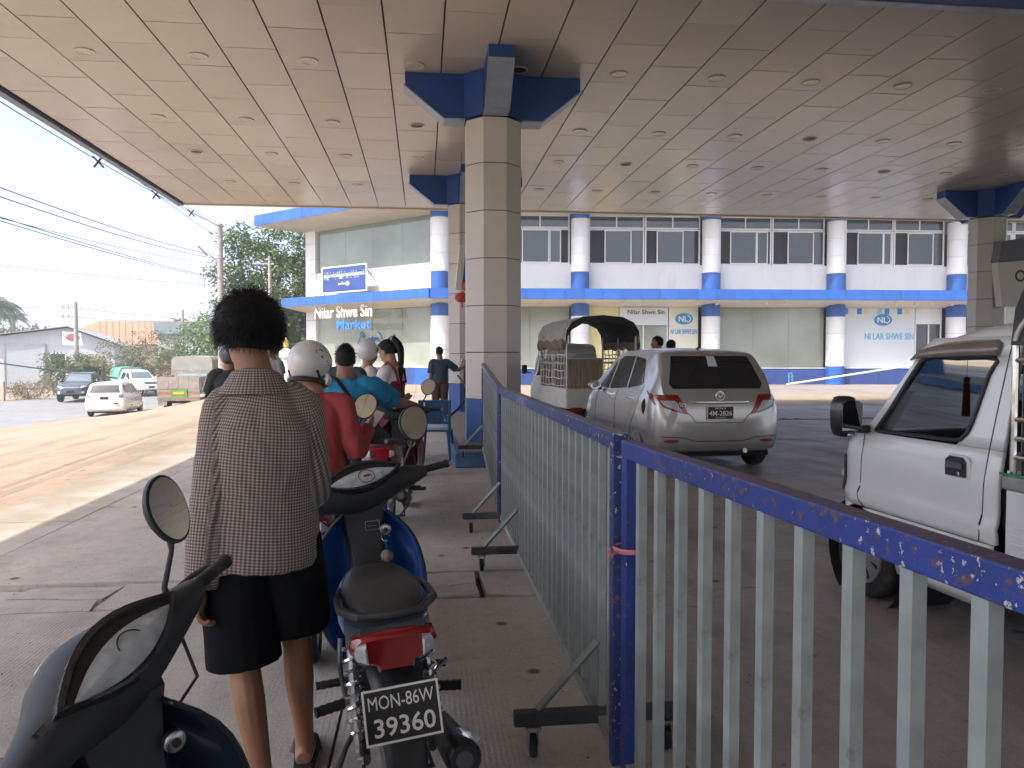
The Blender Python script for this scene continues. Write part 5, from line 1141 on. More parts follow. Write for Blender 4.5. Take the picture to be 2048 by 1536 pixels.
        if mirrors[0 if s < 0 else 1]:
            st = MB().tube([(s*.215,.345,.985),(s*.22,.345,1.03),(s*.265,.33,1.10),(s*.280,.33,1.135)], [.010,.007,.006,.011], 8).xf(ST).build('mirror_stalk', m_dark, b)
            MT = ST @ Matrix.Translation((s*.295,.325,1.195)) @ RZ(rad(s*6)) @ RX(rad(-14)) @ RY(rad(s*28))
            oval = [(.066*cos(a)+.010*sin(a)*s*0, .080*sin(a)*(1+.10*cos(a)*s)) for a in [2*pi*k/28 for k in range(28)]]
            sh = MB(); sh.loft([[(x*.98,-.004,z*.98) for x,z in oval],[(x*1.05,-.002,z*1.04) for x,z in oval],[(x*1.05,.008,z*1.04) for x,z in oval],[(x*.8,.024,z*.8) for x,z in oval],[(x*.3,.032,z*.3) for x,z in oval]]); sh.xf(MT).build('mirror_shell', m_dark, st, 60)
            MB().loft([[(x*.95,-.0055,z*.95) for x,z in oval],[(x*.02,-.0062,z*.02) for x,z in oval]]).xf(MT).build('mirror_glass', m_mirror, st, 80)
    MB().ell((0,.47,.955),(.085,.045,.07)).xf(ST).build('headlight', m_clear, b)
    cb_ = MB(); cb_.tube([ST @ Vector((.24,.37,.96)), Vector((.20,.40,.86)), Vector((.11,.42,.76)), Vector((.05,.42,.70))], .0045, 6); cb_.tube([ST @ Vector((-.24,.37,.96)), Vector((-.2,.42,.86)), Vector((-.1,.43,.76)), Vector((-.05,.42,.70))], .0045, 6); cb_.build('cables', m_dark, b)
    # leg shield wings, stem cover
    for s in (-1,1):
        R = []
        for j in range(15):
            z = lerp(.26,.885,j/14); xo = sinterp([(.26,.10),(.34,.175),(.45,.225),(.60,.236),(.72,.215),(.80,.175),(.86,.12),(.885,.09)], z); yb = sinterp([(.26,.30),(.5,.385),(.885,.40)], z)
            R.append([(s*lerp(.045,xo,k/8), yb - .10*(k/8)**2 - .02*(k/8) + .035*sin(pi*k/8), z) for k in range(9)])
        o = MB().loft(R, False, closed=False).build('leg_shield', c_body, b, 70); sd = o.modifiers.new('t','SOLIDIFY'); sd.thickness = .010; sd.offset = 0
        e = [Vector(r[-1]) for r in R]; MB().tube(e, .0065, 6).build('shield_edge', c_cowl if c_body is not c_cowl else m_engine, o)
        Ri = []
        for j in range(9):
            z = lerp(.30,.62,j/8); xo = sinterp([(.30,.09),(.42,.15),(.55,.145),(.62,.10)], z); yb = sinterp([(.26,.285),(.5,.37),(.885,.385)], z)
            Ri.append([(s*lerp(.05,xo,k/5), yb - .012 - .03*(1-abs(k/2.5-1))-.05*(k/5)**2, z) for k in range(6)])
        o2 = MB().loft(Ri, False, closed=False).build('inner_shield', c_inner, b, 70); o2.modifiers.new('t','SOLIDIFY').thickness = .006
    sv = MB(); sv.loft([[(hw*a, y + d*b_, z) for a, b_ in ((-1,.6),(-.8,-.9),(-.3,-1),(.3,-1),(.8,-.9),(1,.6))] for z, y, hw, d in ((.91,.385,.125,.06),(.86,.375,.105,.06),(.76,.355,.085,.055),(.62,.325,.075,.055),(.48,.26,.078,.06),(.40,.16,.08,.06))]); sv.build('stem_cover', c_cowl, b, 35, .004)
    ky = MB().rev([(.024,0),(.024,.014),(.018,.018),(.004,.018)], 18, T(.085,.300,.795) @ RX(pi/2)).build('key_switch', m_steel, b); MB().rev([(.010,.0),(.010,.024),(.002,.024)], 12, T(.085,.300,.795) @ RX(pi/2)).build('key_barrel', m_dark, ky)
    MB().tube([(-.03,.245,.56),(-.05,.215,.565),(-.085,.205,.57)], [.006,.006,.010], 8).build('bag_hook', m_steel, b)
    # frame spine, engine
    sp = MB(); sp.loft([[(hw*cos(a), y, z+hz*sin(a)) for a in [2*pi*k/12 for k in range(12)]] for y, z, hw, hz in ((.27,.40,.06,.09),(.10,.42,.065,.085),(-.05,.50,.075,.10),(-.20,.58,.085,.10))]); sp.build('spine_cover', c_cowl, b, 60)
    en = MB(); en.cb((0,.02,.285),(.20,.30,.17)); en.rev([(.085,-.12),(.10,-.10),(.10,.10),(.085,.12)], 20, T(0,-.02,.28) @ RY(pi/2)); en.tube([(0,.12,.30),(0,.30,.34)], [.06,.055], 12)
    for k in range(6): en.cb((0,.17+k*.022,.31+k*.006),(.14,.006,.13))
    en.build('engine', m_engine, b, 35, .004)
    # seat, side covers, tail
    st_ = []
    for y, hw, zb, zt in ((.16,.045,.62,.655),(.10,.075,.63,.70),(.0,.105,.655,.735),(-.15,.125,.675,.75),(-.30,.135,.69,.765),(-.42,.135,.70,.785),(-.55,.13,.72,.80),(-.66,.115,.74,.805),(-.73,.085,.755,.80),(-.755,.05,.765,.79)):
        st_.append([(hw*x, y, lerp(zb, zt, z)) for x, z in ((-.96,.0),(-1.0,.35),(-.93,.72),(-.70,.93),(-.35,1.0),(0,1.02),(.35,1.0),(.70,.93),(.93,.72),(1.0,.35),(.96,0),(0,-.05))])
    so_ = MB().loft(st_).build('seat', c_seat, b, 60)
    for s in (-1,1): MB().tube([(s*hw_*.955, y_, z_) for y_, hw_, z_ in ((.10,.075,.675),(.0,.105,.71),(-.15,.125,.728),(-.30,.135,.743),(-.42,.135,.76),(-.55,.13,.776),(-.66,.115,.787),(-.73,.085,.79))], .0028, 5).build('seat_piping', m_dark, so_)
    sd_ = []
    for y, hw, zb, zt in ((.13,.05,.50,.64),(.0,.085,.47,.66),(-.15,.11,.47,.685),(-.32,.128,.50,.70),(-.50,.135,.55,.72),(-.65,.130,.60,.745),(-.75,.115,.635,.762),(-.80,.095,.66,.765)):
        sd_.append([(hw*x, y, lerp(zb, zt, z)) for x, z in ((-.75,0),(-.95,.25),(-1.0,.6),(-.97,1.0),(0,1.02),(.97,1.0),(1.0,.6),(.95,.25),(.75,0),(0,-.05))])
    MB().loft(sd_).build('tail_cowl', c_body, b, 50)
    MB().tube([(-.135,-.30,.735),(-.15,-.50,.765),(-.145,-.68,.79),(-.09,-.80,.80),(0,-.825,.803),(.09,-.80,.80),(.145,-.68,.79),(.15,-.50,.765),(.135,-.30,.735)], [(.014,.011)]*9, 8).build('grab_rail', m_dark, b)
    # tail lamp
    tl = MB(); prof = [(-.128,.712),(-.118,.742),(-.06,.752),(0,.755),(.06,.752),(.118,.742),(.128,.712),(.10,.672),(.055,.658),(.05,.640),(-.05,.640),(-.055,.658),(-.10,.672)]
    tl.loft([[(x*1.0, -.775, z) for x,z in prof],[(x, -.835+.6*abs(x)**1.0*.35, z) for x,z in prof],[(x*.85, -.85+.5*abs(x)*.4, .70+(z-.70)*.8) for x,z in prof]]); t_ = tl.build('tail_lamp', tailc or m_tail, b, 40)
    for s in (-1,1): 
        q = [(.078,.678),(.110,.686),(.116,.710),(.106,.730),(.080,.734)]
        MB().loft([[(s*x,-.80,z) for x,z in q],[(s*x,-.894+.55*x,z) for x,z in q],[(s*(.092+(x-.092)*.6),-.90+.55*x,.708+(z-.708)*.6) for x,z in q]]).build('indicator_lens', m_clear, t_, 35)
    # rear mudguard, plate
    mg = MB(); mg.loft([[(hw*x, y, z + dz*(1-x*x)) for x in (-1,-.6,0,.6,1)] for y, z, hw, dz in ((-.62,.60,.07,.02),(-.74,.61,.085,.02),(-.80,.58,.075,.02),(-.86,.50,.065,.025),(-.91,.40,.058,.03),(-.935,.31,.05,.03))], False, closed=False); o = mg.build('rear_mudguard', m_dark, b, 60); o.modifiers.new('t','SOLIDIFY').thickness = .006
    PM = T(0,-.895,.545) @ RX(rad(-16)); pw, ph = .108, .074
    pb = MB().box(-pw,pw,-.004,.004,-ph,ph,PM).build('number_plate', m_plate, b, 0, .002)
    br = MB()
    for a in ((-pw,pw,-ph,-ph+.006),(-pw,pw,ph-.006,ph),(-pw,-pw+.006,-ph+.006,ph-.006),(pw-.006,pw,-ph+.006,ph-.006)): br.box(a[0],a[1],-.0062,-.0035,a[2],a[3],PM)
    br.build('plate_border', m_print_w, pb, 0)
    if plate:
        if plate[0]: text(plate[0], m_print_w, pb, PM @ T(0,-.004,.036), width=.185, height=.036, depth=.002)
        if plate[1]: text(plate[1], m_print_w, pb, PM @ T(.004,-.004,-.030), width=.172, height=.050, depth=.002, bold=.012)
    for x in (-.055,.055): MB().rev([(.006,-.007),(.006,.0),(.002,-.009)], 10, PM @ T(x,-.002,.006) @ RX(pi/2)).build('plate_bolt', M('brass', (.45,.36,.18), .35, .8), pb)
    # shocks, swing arm, chain case
    for s in (-1,1):
        sh = MB().tube([(s*.118,-.50,.64),(s*.125,-.585,.30)], .016, 8).build('shock_absorber', m_steel, b); spring(sh, (s*.118,-.51,.61), (s*.124,-.575,.36))
        MB().tube([(s*.10,-.10,.30),(s*.105,-.62,.285)], [(.02,.014)]*2, 8).build('swing_arm', m_engine, b)
        MB().rev([(.016,0),(.016,.02),(.004,.022)], 12, T(s*.115,-.61,.285) @ RY(s*pi/2)).build('axle_nut', m_chrome, b)
    MB().box(-.125,-.10,-.62,-.05,.27,.335).build('chain_case', m_dark, b, 0, .01)
    # exhaust
    MB().tube([(.06,.22,.24),(.11,.12,.18),(.13,-.05,.18),(.135,-.25,.22)], .017, 10).build('exhaust_pipe', m_steel, b)
    ex = MB().tube([(.140,-.25,.222),(.145,-.32,.24),(.152,-.50,.285),(.160,-.78,.345),(.163,-.88,.366),(.163,-.90,.370)], [.022,.036,.043,.052,.054,.040], 16).build('muffler', m_pipe, b, 40)
    MB().tube([(.163,-.897,.3695),(.163,-.905,.371)], .026, 14).build('muffler_outlet', m_engine, ex); MB().tube([(.175,-.74,.375),(.178,-.80,.39),(.18,-.86,.402)], [(.012,.04),(.014,.046),(.010,.04)], 10).build('heat_shield', m_chrome, ex)
    # pegs, stands
    for s in (-1,1):
        MB().tube([(s*.10,-.28,.345),(s*.17,-.30,.33)], .013, 8).build('peg_bracket', m_steel, b); pg = MB(); pg.tube([(s*(.16+.012*k),-.30-.004*k,.335) for k in range(9)], [.017 if k % 2 else .0195 for k in range(9)], 10); pg.build('rear_peg', m_rubber, b, 60)
        pg = MB(); pg.tube([(s*(.12+.014*k),.08,.255) for k in range(11)], [.015 if k % 2 else .018 for k in range(11)], 10); pg.build('front_peg', m_rubber, b, 60)
        MB().tube([(s*.15,-.30,.335),(s*.16,-.20,.42),(s*.15,-.12,.50)], .010, 6).build('peg_stay', m_steel, b)
    MB().tube([(.12,-.06,.26),(.17,-.16,.30),(.20,-.20,.37),(.235,-.205,.385)], [.009,.009,.009,.013], 8).build('kick_start', m_chrome, b)
    MB().tube([(-.08,-.08,.20),(-.17,-.16,.10),(-.215,-.20,.02)], [.012,.010,.012], 8).build('side_stand', m_dark, b); MB().tube([(-.09,-.20,.20),(-.12,-.42,.11),(.12,-.42,.11),(.09,-.20,.20)], .010, 8).build('centre_stand', m_dark, b)
    return b
m_bblue = M('bike_blue', (.016,.105,.45), .25, var=.06, coat=.7); m_bblue_i = M('bike_inner_blue', (.20,.34,.58), .35, var=.12, coat=.4)
m_bnavy = M('bike_navy', (.016,.026,.048), .30, var=.2, coat=.5, dirt=(.05,.05,.05), damt=.25); m_bred = M('bike_red', (.13,.014,.022), .25, var=.1, coat=.6); m_redseat = M('seat_maroon', (.17,.035,.045), .55, var=.15); m_btail = M('tail_smoke_blue', (.025,.04,.06), .35, var=.15, coat=.4)
def place(px, py, heading, ly, sc=1.0):      # put local point (0, ly) at (px, py)
    h = rad(heading); return (px - sin(h)*ly*sc, py - cos(h)*ly*sc, 0)
random.seed(31)
B2 = bike('blue motorbike in the foreground with plate reading 39360', place(-.02, 2.13, -8, -.86, .97), -8, m_bblue, m_bblue_i, steer=-17, lean=5, plate=('MON-86W', '39360'), sc=.97, c_cowl=m_cowl, mirrors=(0,1))
for ch in B2.children:
    if ch.name.startswith('tail_cowl'): ch.data.materials[0] = m_btail
B1 = bike('dark navy motorbike cropped by the lower left corner, handlebar turned left', place(-.535, 1.63, -42, .37, .92), -42, m_bnavy, m_cowl, steer=-32, lean=7, mirrors=(0,1), sc=.92, red_dial=False)
B3 = bike('motorbike hidden behind the man in the checked shirt, ridden by the helmeted person', place(-.53, 3.58, -4, -.86), -4, m_bnavy, m_cowl, steer=4, lean=2, plate=('MON-7', None), mirrors=(0,1))
B4 = bike('red motorbike with maroon seat ridden by the man in the blue shirt', place(-.33, 6.28, 6, -.86), 6, m_bred, m_bred, c_seat=m_redseat, steer=0, lean=2, plate=('MON-10W', '7'), mirrors=(1,1))
B5 = bike('black motorbike beside the schoolgirl, farthest in the queue', place(-.85, 10.6, 30, 0), 30, m_bnavy, m_cowl, steer=0, lean=2)
# round white emblem on the red bike's shield
em = MB().torus((.11,.318,.66), .034, .006, 22, 6, 'y').build('emblem', m_print_w, B4); MB().torus((.112,.316,.66), .014, .006, 14, 5, 'y', a0=-2, a1=2).build('emblem_mark', m_print_w, em)
# key ring with a fluffy ball on the blue bike
kb = B2.matrix_basis @ Vector((.085,.285,.795)); kc = thing('key_ring', 'key ring with grey fluffy ball and pink bow on the blue motorbike', 'key ring', kb)
MB().torus((0,-.01,-.03), .017, .002, 20, 5, 'y').build('ring', m_chrome, kc); MB().tube([(0,-.01,-.047),(.003,-.012,-.075)], .002, 5).build('chain', m_chrome, kc)
fl = MB(); random.seed(77)
for _ in range(420):
    d = Vector((random.gauss(0,1), random.gauss(0,1), random.gauss(0,1))).normalized(); c0 = Vector((.004,-.014,-.105)); a = c0 + d*.012; e = c0 + d*random.uniform(.026,.034) + Vector((0,0,-.003)); q = d.orthogonal().normalized()*.0016
    fl.add([a-q, a+q, e], [(0,1,2)])
fl.ell((.004,-.014,-.105),(.022,.022,.024)); fl.build('fluffy_ball', M('fur_grey', (.36,.30,.28), .95, var=.3, scale=40), kc, 0)
MB().tube([(.006,-.014,-.132),(.008,-.014,-.165)], .004, 6).build('strap', m_print_w, kc); bw2 = MB(); bw2.ell((-.006,-.016,-.170),(.014,.007,.011)); bw2.ell((.02,-.016,-.172),(.014,.007,.011)); bw2.ell((.008,-.018,-.178),(.008,.006,.012)); bw2.build('pink_bow', M('bow_pink', (.60,.06,.14), .6), kc)
# sticker on the stem cover
stk = MB(); stk.box(.0,.062,.284,.2855,.80,.803); stk.box(.0,.062,.284,.2855,.838,.841); stk.box(.0,.003,.284,.2855,.803,.838); stk.box(.059,.062,.284,.2855,.803,.838); stk.box(.008,.05,.284,.2855,.818,.8205); stk.build('sticker', m_steel, B2, 0)
# ---------------------------------------------------------------- people
def skinmat(n, c): return M(n, c, .5, var=.10, scale=7, sub=.12, bump=.04, bscale=120)
sk1 = skinmat('skin_a', (.33,.17,.10)); sk2 = skinmat('skin_b', (.26,.13,.08)); sk3 = skinmat('skin_c', (.40,.23,.15))
m_hair = M('hair_black', (.008,.008,.009), .6, var=.3, scale=30, spec=.25); m_eyew = M('eye_white', (.7,.68,.65), .3, var=0); m_iris = M('iris', (.015,.01,.008), .2, var=0); m_lip = M('lip', (.30,.11,.09), .45, var=.05)
STAND = dict(pel=(0,0,.94), chest=(0,.0,1.28), neck=(0,-.015,1.44), head=(0,.02,1.585),
    shL=(-.160,-.01,1.362), elL=(-.205,-.03,1.10), wrL=(-.22,.03,.85), shR=(.160,-.01,1.362), elR=(.205,-.03,1.10), wrR=(.22,.03,.85),
    hipL=(-.085,0,.90), knL=(-.095,.02,.49), anL=(-.10,-.02,.08), hipR=(.085,0,.90), knR=(.095,.02,.49), anR=(.10,-.02,.08))
def pose(**k): d = dict(STAND); d.update(k); return {a: Vector(b) for a, b in d.items()}
def limb(m, pts, rad_, n=12): m.tube(smooth_path([tuple(p) for p in pts], 5), None or [lerp(rad_[min(i//5, len(rad_)-1)], rad_[min(i//5+1, len(rad_)-1)], (i % 5)/5) for i in range(5*(len(pts)-1)+1)], n)
def hand(m, wr, el, s, curl=.5, facing=None):
    d = (wr - el).normalized(); side = d.cross(Vector((0,1,0)));  side = side.normalized() if side.length > .1 else Vector((1,0,0))
    f = facing or side.cross(d).normalized(); f = (f - d*f.dot(d)).normalized(); w = d.cross(f).normalized()     # f: knuckle-row direction (front), w: palm normal
    w = w * (1 if w.x*s < 0 else -1)
    c = wr + d*.055; R = Matrix((f, w, d)).transposed()
    m.ell(c, (.042,.018,.052), 12, 8, rot=R)
    for i, (o, L) in enumerate(((.030,.070),(.011,.080),(-.010,.074),(-.029,.058))):
        p0 = wr + d*.085 + f*o; p1 = p0 + d*L*.45 + w*L*.30*curl; p2 = p1 + d*L*.30*(1-curl) + w*L*.42*curl; p3 = p2 + (d*(.3*(1-2*curl)) + w*.1)*L
        m.tube([p0 - d*.02, p0, p1, p2, p3], [.010,.010,.0092,.0085,.007], 8)
    q0 = wr + d*.03 + f*.030; q1 = q0 + f*.022 + d*.03 + w*.01; q2 = q1 + d*.03 + w*.016*curl
    m.tube([q0, q1, q2], [.013,.011,.008], 8)
def headmesh(m, c, Rm, face=True):
    A = Matrix.Translation(c) @ Rm.to_4x4()
    m.ell((0,-.008,.025), (.073,.092,.092), 18, 12, A); m.ell((0,.022,-.035), (.056,.066,.078), 16, 10, A); m.ell((0,.045,-.088), (.032,.034,.028), 12, 8, A)
    m.tube([A @ Vector((0,.075,.012)), A @ Vector((0,.096,-.022)), A @ Vector((0,.090,-.034)), A @ Vector((0,.07,-.036))], [.010,.014,.015,.010], 10)
    for s in (-1,1):
        m.ell((s*.013,.086,-.032), (.009,.010,.008), 8, 6, A); m.ell((s*.075,-.004,-.008), (.010,.021,.031), 10, 8, A); m.ell((s*.036,.070,-.025), (.020,.014,.018), 10, 6, A); m.ell((s*.032,.078,.026), (.024,.010,.008), 10, 6, A)
    m.ell((0,.086,-.058), (.022,.010,.006), 10, 6, A); m.ell((0,.085,-.067), (.019,.010,.006), 10, 6, A)
def face_parts(par, c, Rm):
    A = Matrix.Translation(c) @ Rm.to_4x4()
    for s in (-1,1):
        e = MB().ell((s*.031,.0745,.005), (.0135,.009,.0065), 10, 6, A).build('eye', m_eyew, par); MB().ell((s*.030,.0815,.005), (.0055,.004,.0055), 8, 6, A).build('iris', m_iris, e)
        MB().tube([A @ Vector((s*.012,.088,.026)), A @ Vector((s*.03,.0885,.031)), A @ Vector((s*.05,.078,.026))], [.003,.0035,.002], 6).build('eyebrow', m_hair, par)
    MB().ell((0,.0945,-.0585), (.019,.004,.0038), 10, 6, A).build('lips', m_lip, par)
def strands(m, c, A, n, L, r, seed, droop=.5, keep=None, wid=.0016, segs=3, curl=.0):
    random.seed(seed)
    for _ in range(n):
        d = Vector((random.gauss(0,1), random.gauss(0,1), random.gauss(0,1))).normalized()
        if keep and not keep(d): continue
        p = Vector((d.x*r[0], d.y*r[1], d.z*r[2])); t = (d + Vector((random.uniform(-.5,.5), random.uniform(-.5,.3), -droop*random.random()))).normalized()
        sd = t.cross(d); sd = sd.normalized()*wid if sd.length > 1e-3 else t.orthogonal()*wid; pts = [p]; l = L*random.uniform(.5,1.2); ph = random.uniform(0,6)
        for k in range(segs):
            t = (t + Vector((0,0,-droop*.35)) + Vector((sin(ph+k*2)*curl, cos(ph+k*2.3)*curl, 0))).normalized(); pts.append(pts[-1] + t*l/segs)
        vs = []
        for k, q in enumerate(pts): w = 1 - k/segs*.85; vs += [A @ (q - sd*w), A @ (q + sd*w)]
        m.add(vs, [(2*k, 2*k+1, 2*k+3, 2*k+2) for k in range(segs)])
def hair(par, c, Rm, style='short', seed=1):
    A = Matrix.Translation(c) @ Rm.to_4x4(); m = MB()
    if style == 'bushy':
        rings = []
        for i in range(17):
            a = -pi/2*.62 + (pi/2*1.62)*i/16; rings.append([( (.104*cos(a)+.004)*cos(b)*(1+.17*noise.noise((cos(b)*2.6,sin(b)*2.6,a*2.6+seed))), -.022+(.112*cos(a)+.004)*sin(b)*(1+.14*noise.noise((cos(b)*2.6+5,sin(b)*2.6,a*2.6))) - max(0,sin(b))*.035*max(0,.5-sin(a)), .040+.105*sin(a)*(1+.05*noise.noise((cos(b)*3,sin(b)*3,a)))) for b in [2*pi*k/24 for k in range(24)]])
        m.loft(rings, True, A)
        strands(m, c, A @ T(0,-.018,.038), 9000, .056, (.100,.108,.106), seed, .95, lambda d: not (d.y > .45 and d.z < .25) and d.z > -.6, .0014, 4, .8)
    else:
        k = {'short': 1.0, 'cap': 1.02, 'long': 1.05}[style]
        rings = []
        for i in range(15):
            a = -.62 + (pi/2+.62)*i/14; rings.append([(.080*k*cos(a)*cos(b), -.014+.100*k*cos(a)*sin(b) - max(0,sin(b))*.075*max(0,.55-sin(a))*1.3, .030+.094*k*sin(a) - .030*max(0,-sin(b))*max(0,.4-sin(a))) for b in [2*pi*q/20 for q in range(20)]])
        m.loft(rings, True, A); strands(m, c, A @ T(0,-.014,.03), 900, .022, (.079,.098,.092), seed, .5, lambda d: not (d.y > .35 and d.z < .35) and d.z > -.5, .0016, 2)
    o = m.build('hair', m_hair, par, 70); return o
def wrinkle(o, amp, sc, seed=0, stretch=(1,1,.45), pin=None):
    me = o.data; nrm = [v.normal.copy() for v in me.vertices]
    for v, nn in zip(me.vertices, nrm):
        p = v.co; q = Vector((p.x*stretch[0], p.y*stretch[1], p.z*stretch[2]))*sc + Vector((seed,seed*2,seed*3))
        q += Vector((noise.noise(q*.5+Vector((9,1,4))), noise.noise(q*.5+Vector((2,7,1))), noise.noise(q*.5)))*.8
        f = (1 - abs(noise.noise(q))*2)*.6 + noise.noise(q*2.1)*.4
        v.co = p + nn * (amp * f * (pin(p) if pin else 1))
    me.polygons.foreach_set('use_smooth', [True]*len(me.polygons))
def torso_rings(J, spec, n=22):
    """spec: (t along pelvis->chest->neck (0..2), rx, ry, dy)"""
    R = []; p, c, k = J['pel'], J['chest'], J['neck']; ax = (J['shR']-J['shL']).normalized()
    hx = (J['hipR']-J['hipL']).normalized()
    for t, rx, ry, dy in spec:
        q = p.lerp(c, t) if t <= 1 else c.lerp(k, t-1); up = ((c-p) if t <= 1 else (k-c)).normalized(); x = hx.lerp(ax, min(1,max(0,t))).normalized(); y = up.cross(x).normalized()
        R.append([q + x*(rx*cos(a)) + y*(ry*sin(a)+dy) for a in [2*pi*i/n for i in range(n)]])
    return R
def human(name_label, loc, rz, J, skin=sk1, shirt=None, slv=.55, pants=None, pl=1.0, hairst='short', headrot=(0,0,0), build=1.0, vox=.010, sc=1.0, hem=.0, shirt_fat=1.0, hands=True, face=True, feet=True, curl=.5, seed=1, shirt_r=None, wr=.006, category='person'):
    P = thing('person', name_label, category, loc, rz); P.scale = (sc,sc,sc)
    Hm = RZ(rad(headrot[0])).to_3x3() @ RX(rad(headrot[1])).to_3x3() @ RY(rad(headrot[2])).to_3x3()
    m = MB(); bw = build
    m.loft(torso_rings(J, [(-.12,.10*bw,.07,0),(0,.150*bw,.105*bw,-.01),(.25,.145*bw,.10*bw,0),(.5,.128*bw,.092*bw,0),(.8,.150*bw,.10*bw,0),(1.0,.165*bw,.105*bw,0),(1.4,.155*bw,.09*bw,0),(1.75,.09,.065,0),(1.95,.055,.055,0)]))
    nk = J['neck']; m.tube([nk + Vector((0,0,-.06)), nk, J['head'] + Hm @ Vector((0,-.02,-.04))], [.066*bw+.004,.060*bw+.003,.060*bw], 14); headmesh(m, J['head'], Hm)
    for s in 'LR':
        m.ell(J['sh'+s], (.056*bw,)*3); limb(m, [J['sh'+s], J['sh'+s].lerp(J['el'+s], .5), J['el'+s], J['el'+s].lerp(J['wr'+s], .35), J['wr'+s]], [.058*bw,.048*bw,.040*bw,.041*bw,.027])
        if hands: hand(m, J['wr'+s], J['el'+s], -1 if s == 'L' else 1, curl)
        hp, kn, an = J['hip'+s], J['kn'+s], J['an'+s]; cf = kn.lerp(an, .32); back = Vector((0,-.018,0))
        limb(m, [hp, hp.lerp(kn,.5), kn, cf + back, kn.lerp(an,.75), an], [.088*bw,.074*bw,.053*bw,.055*bw,.038,.034])
        if feet:
            f = Vector((0,1,0)); m.tube([an + Vector((0,-.045,-.045)), an + Vector((0,-.01,-.04)), an + Vector((0,.07,-.048)), an + Vector((0,.135,-.058)), an + Vector((0,.17,-.062))], [(.028,.030),(.038,.034),(.030,.040),(.020,.044),(.011,.030)], 12)
            m.ell(an + Vector((0,0,-.01)), (.033,.040,.05))
    bo = m.build('body', skin, P, 0); remesh(bo, vox, 3, .5)
    if face: face_parts(P, J['head'], Hm)
    if hairst: hair(P, J['head'], Hm, hairst, seed)
    if pants:
        m = MB(); m.loft(torso_rings(J, [(-.22,.11*bw,.09,0),(-.1,.155*bw,.115*bw,-.01),(0,.165*bw,.118*bw,-.01),(.2,.155*bw,.112*bw,0),(.28,.15*bw,.108*bw,0)]))
        for s in 'LR':
            hp, kn, an = J['hip'+s], J['kn'+s], J['an'+s]
            if pl <= .55:
                e = hp.lerp(kn, pl*2*.95); limb(m, [hp + Vector((0,0,.03)), hp.lerp(e,.5), e], [.115*bw,.112*bw,.108*bw], 16)
            else:
                e = kn.lerp(an, (pl-.5)*2); limb(m, [hp, hp.lerp(kn,.5), kn, kn.lerp(e,.5), e], [.108*bw,.092*bw,.078*bw,.070*bw,.062*bw], 16)
        o = m.build('trousers' if pl > .55 else 'shorts', pants, P, 0); remesh(o, max(vox,.009), 3); wrinkle(o, wr*.8, 9, seed)
    if shirt:
        F = shirt_fat*bw; m = MB()
        m.loft(torso_rings(J, shirt_r or [(hem,.168*F,.122*F,-.005),(.12+hem*.5,.172*F,.122*F,-.005),(.5,.160*F,.115*F,0),(.85,.176*F,.118*F,0),(1.05,.185*F,.120*F,0),(1.4,.180*F,.105*F,0),(1.62,.135,.09,0),(1.85,.078,.072,0)]))
        for s in 'LR':
            sh, el, wr_ = J['sh'+s], J['el'+s], J['wr'+s]; t = slv
            if t <= .5: pts = [sh, sh.lerp(el, t), sh.lerp(el, min(1, t*2*.98))]; rr = [.082*F,.078*F,.076*F]
            else: e = el.lerp(wr_, (t-.5)*2); pts = [sh, sh.lerp(el,.5), el, el.lerp(e,.5), e]; rr = [.082*F,.072*F,.060*F,.054*F,.046*F]
            pts = [sh.lerp(J['neck'] + Vector((0,0,-.05)), .55)] + pts; rr = [.058*F,.070*F] + rr[1:]; limb(m, pts, rr, 16); m.ell(sh, (.066*F,.070*F,.062*F))
        o = m.build('shirt', shirt, P, 0); remesh(o, max(vox,.008), 3); wrinkle(o, wr, 10, seed+3)
        P['shirt_obj'] = o.name
    return P, Hm
def sandal(par, an, mat, strap):
    o = MB(); pts = [(-.035,-.075),(.035,-.075),(.042,0),(.050,.10),(.038,.17),(.005,.195),(-.034,.17),(-.046,.10),(-.038,0)]
    o.prism([(an.x+x, an.y+y) for x, y in pts], .004, .022, 'xy'); s = o.build('sandal', mat, par, 0, .004)
    MB().tube([(an.x-.046,an.y+.05,.02),(an.x-.03,an.y+.08,.062),(an.x,an.y+.10,.068),(an.x+.03,an.y+.08,.062),(an.x+.046,an.y+.05,.02)], [(.004,.016)]*5, 8).build('strap', strap, s)
def tee_mat(n, c, r=.85): return M(n, c, r, var=.08, scale=4, bump=.06, bscale=400)
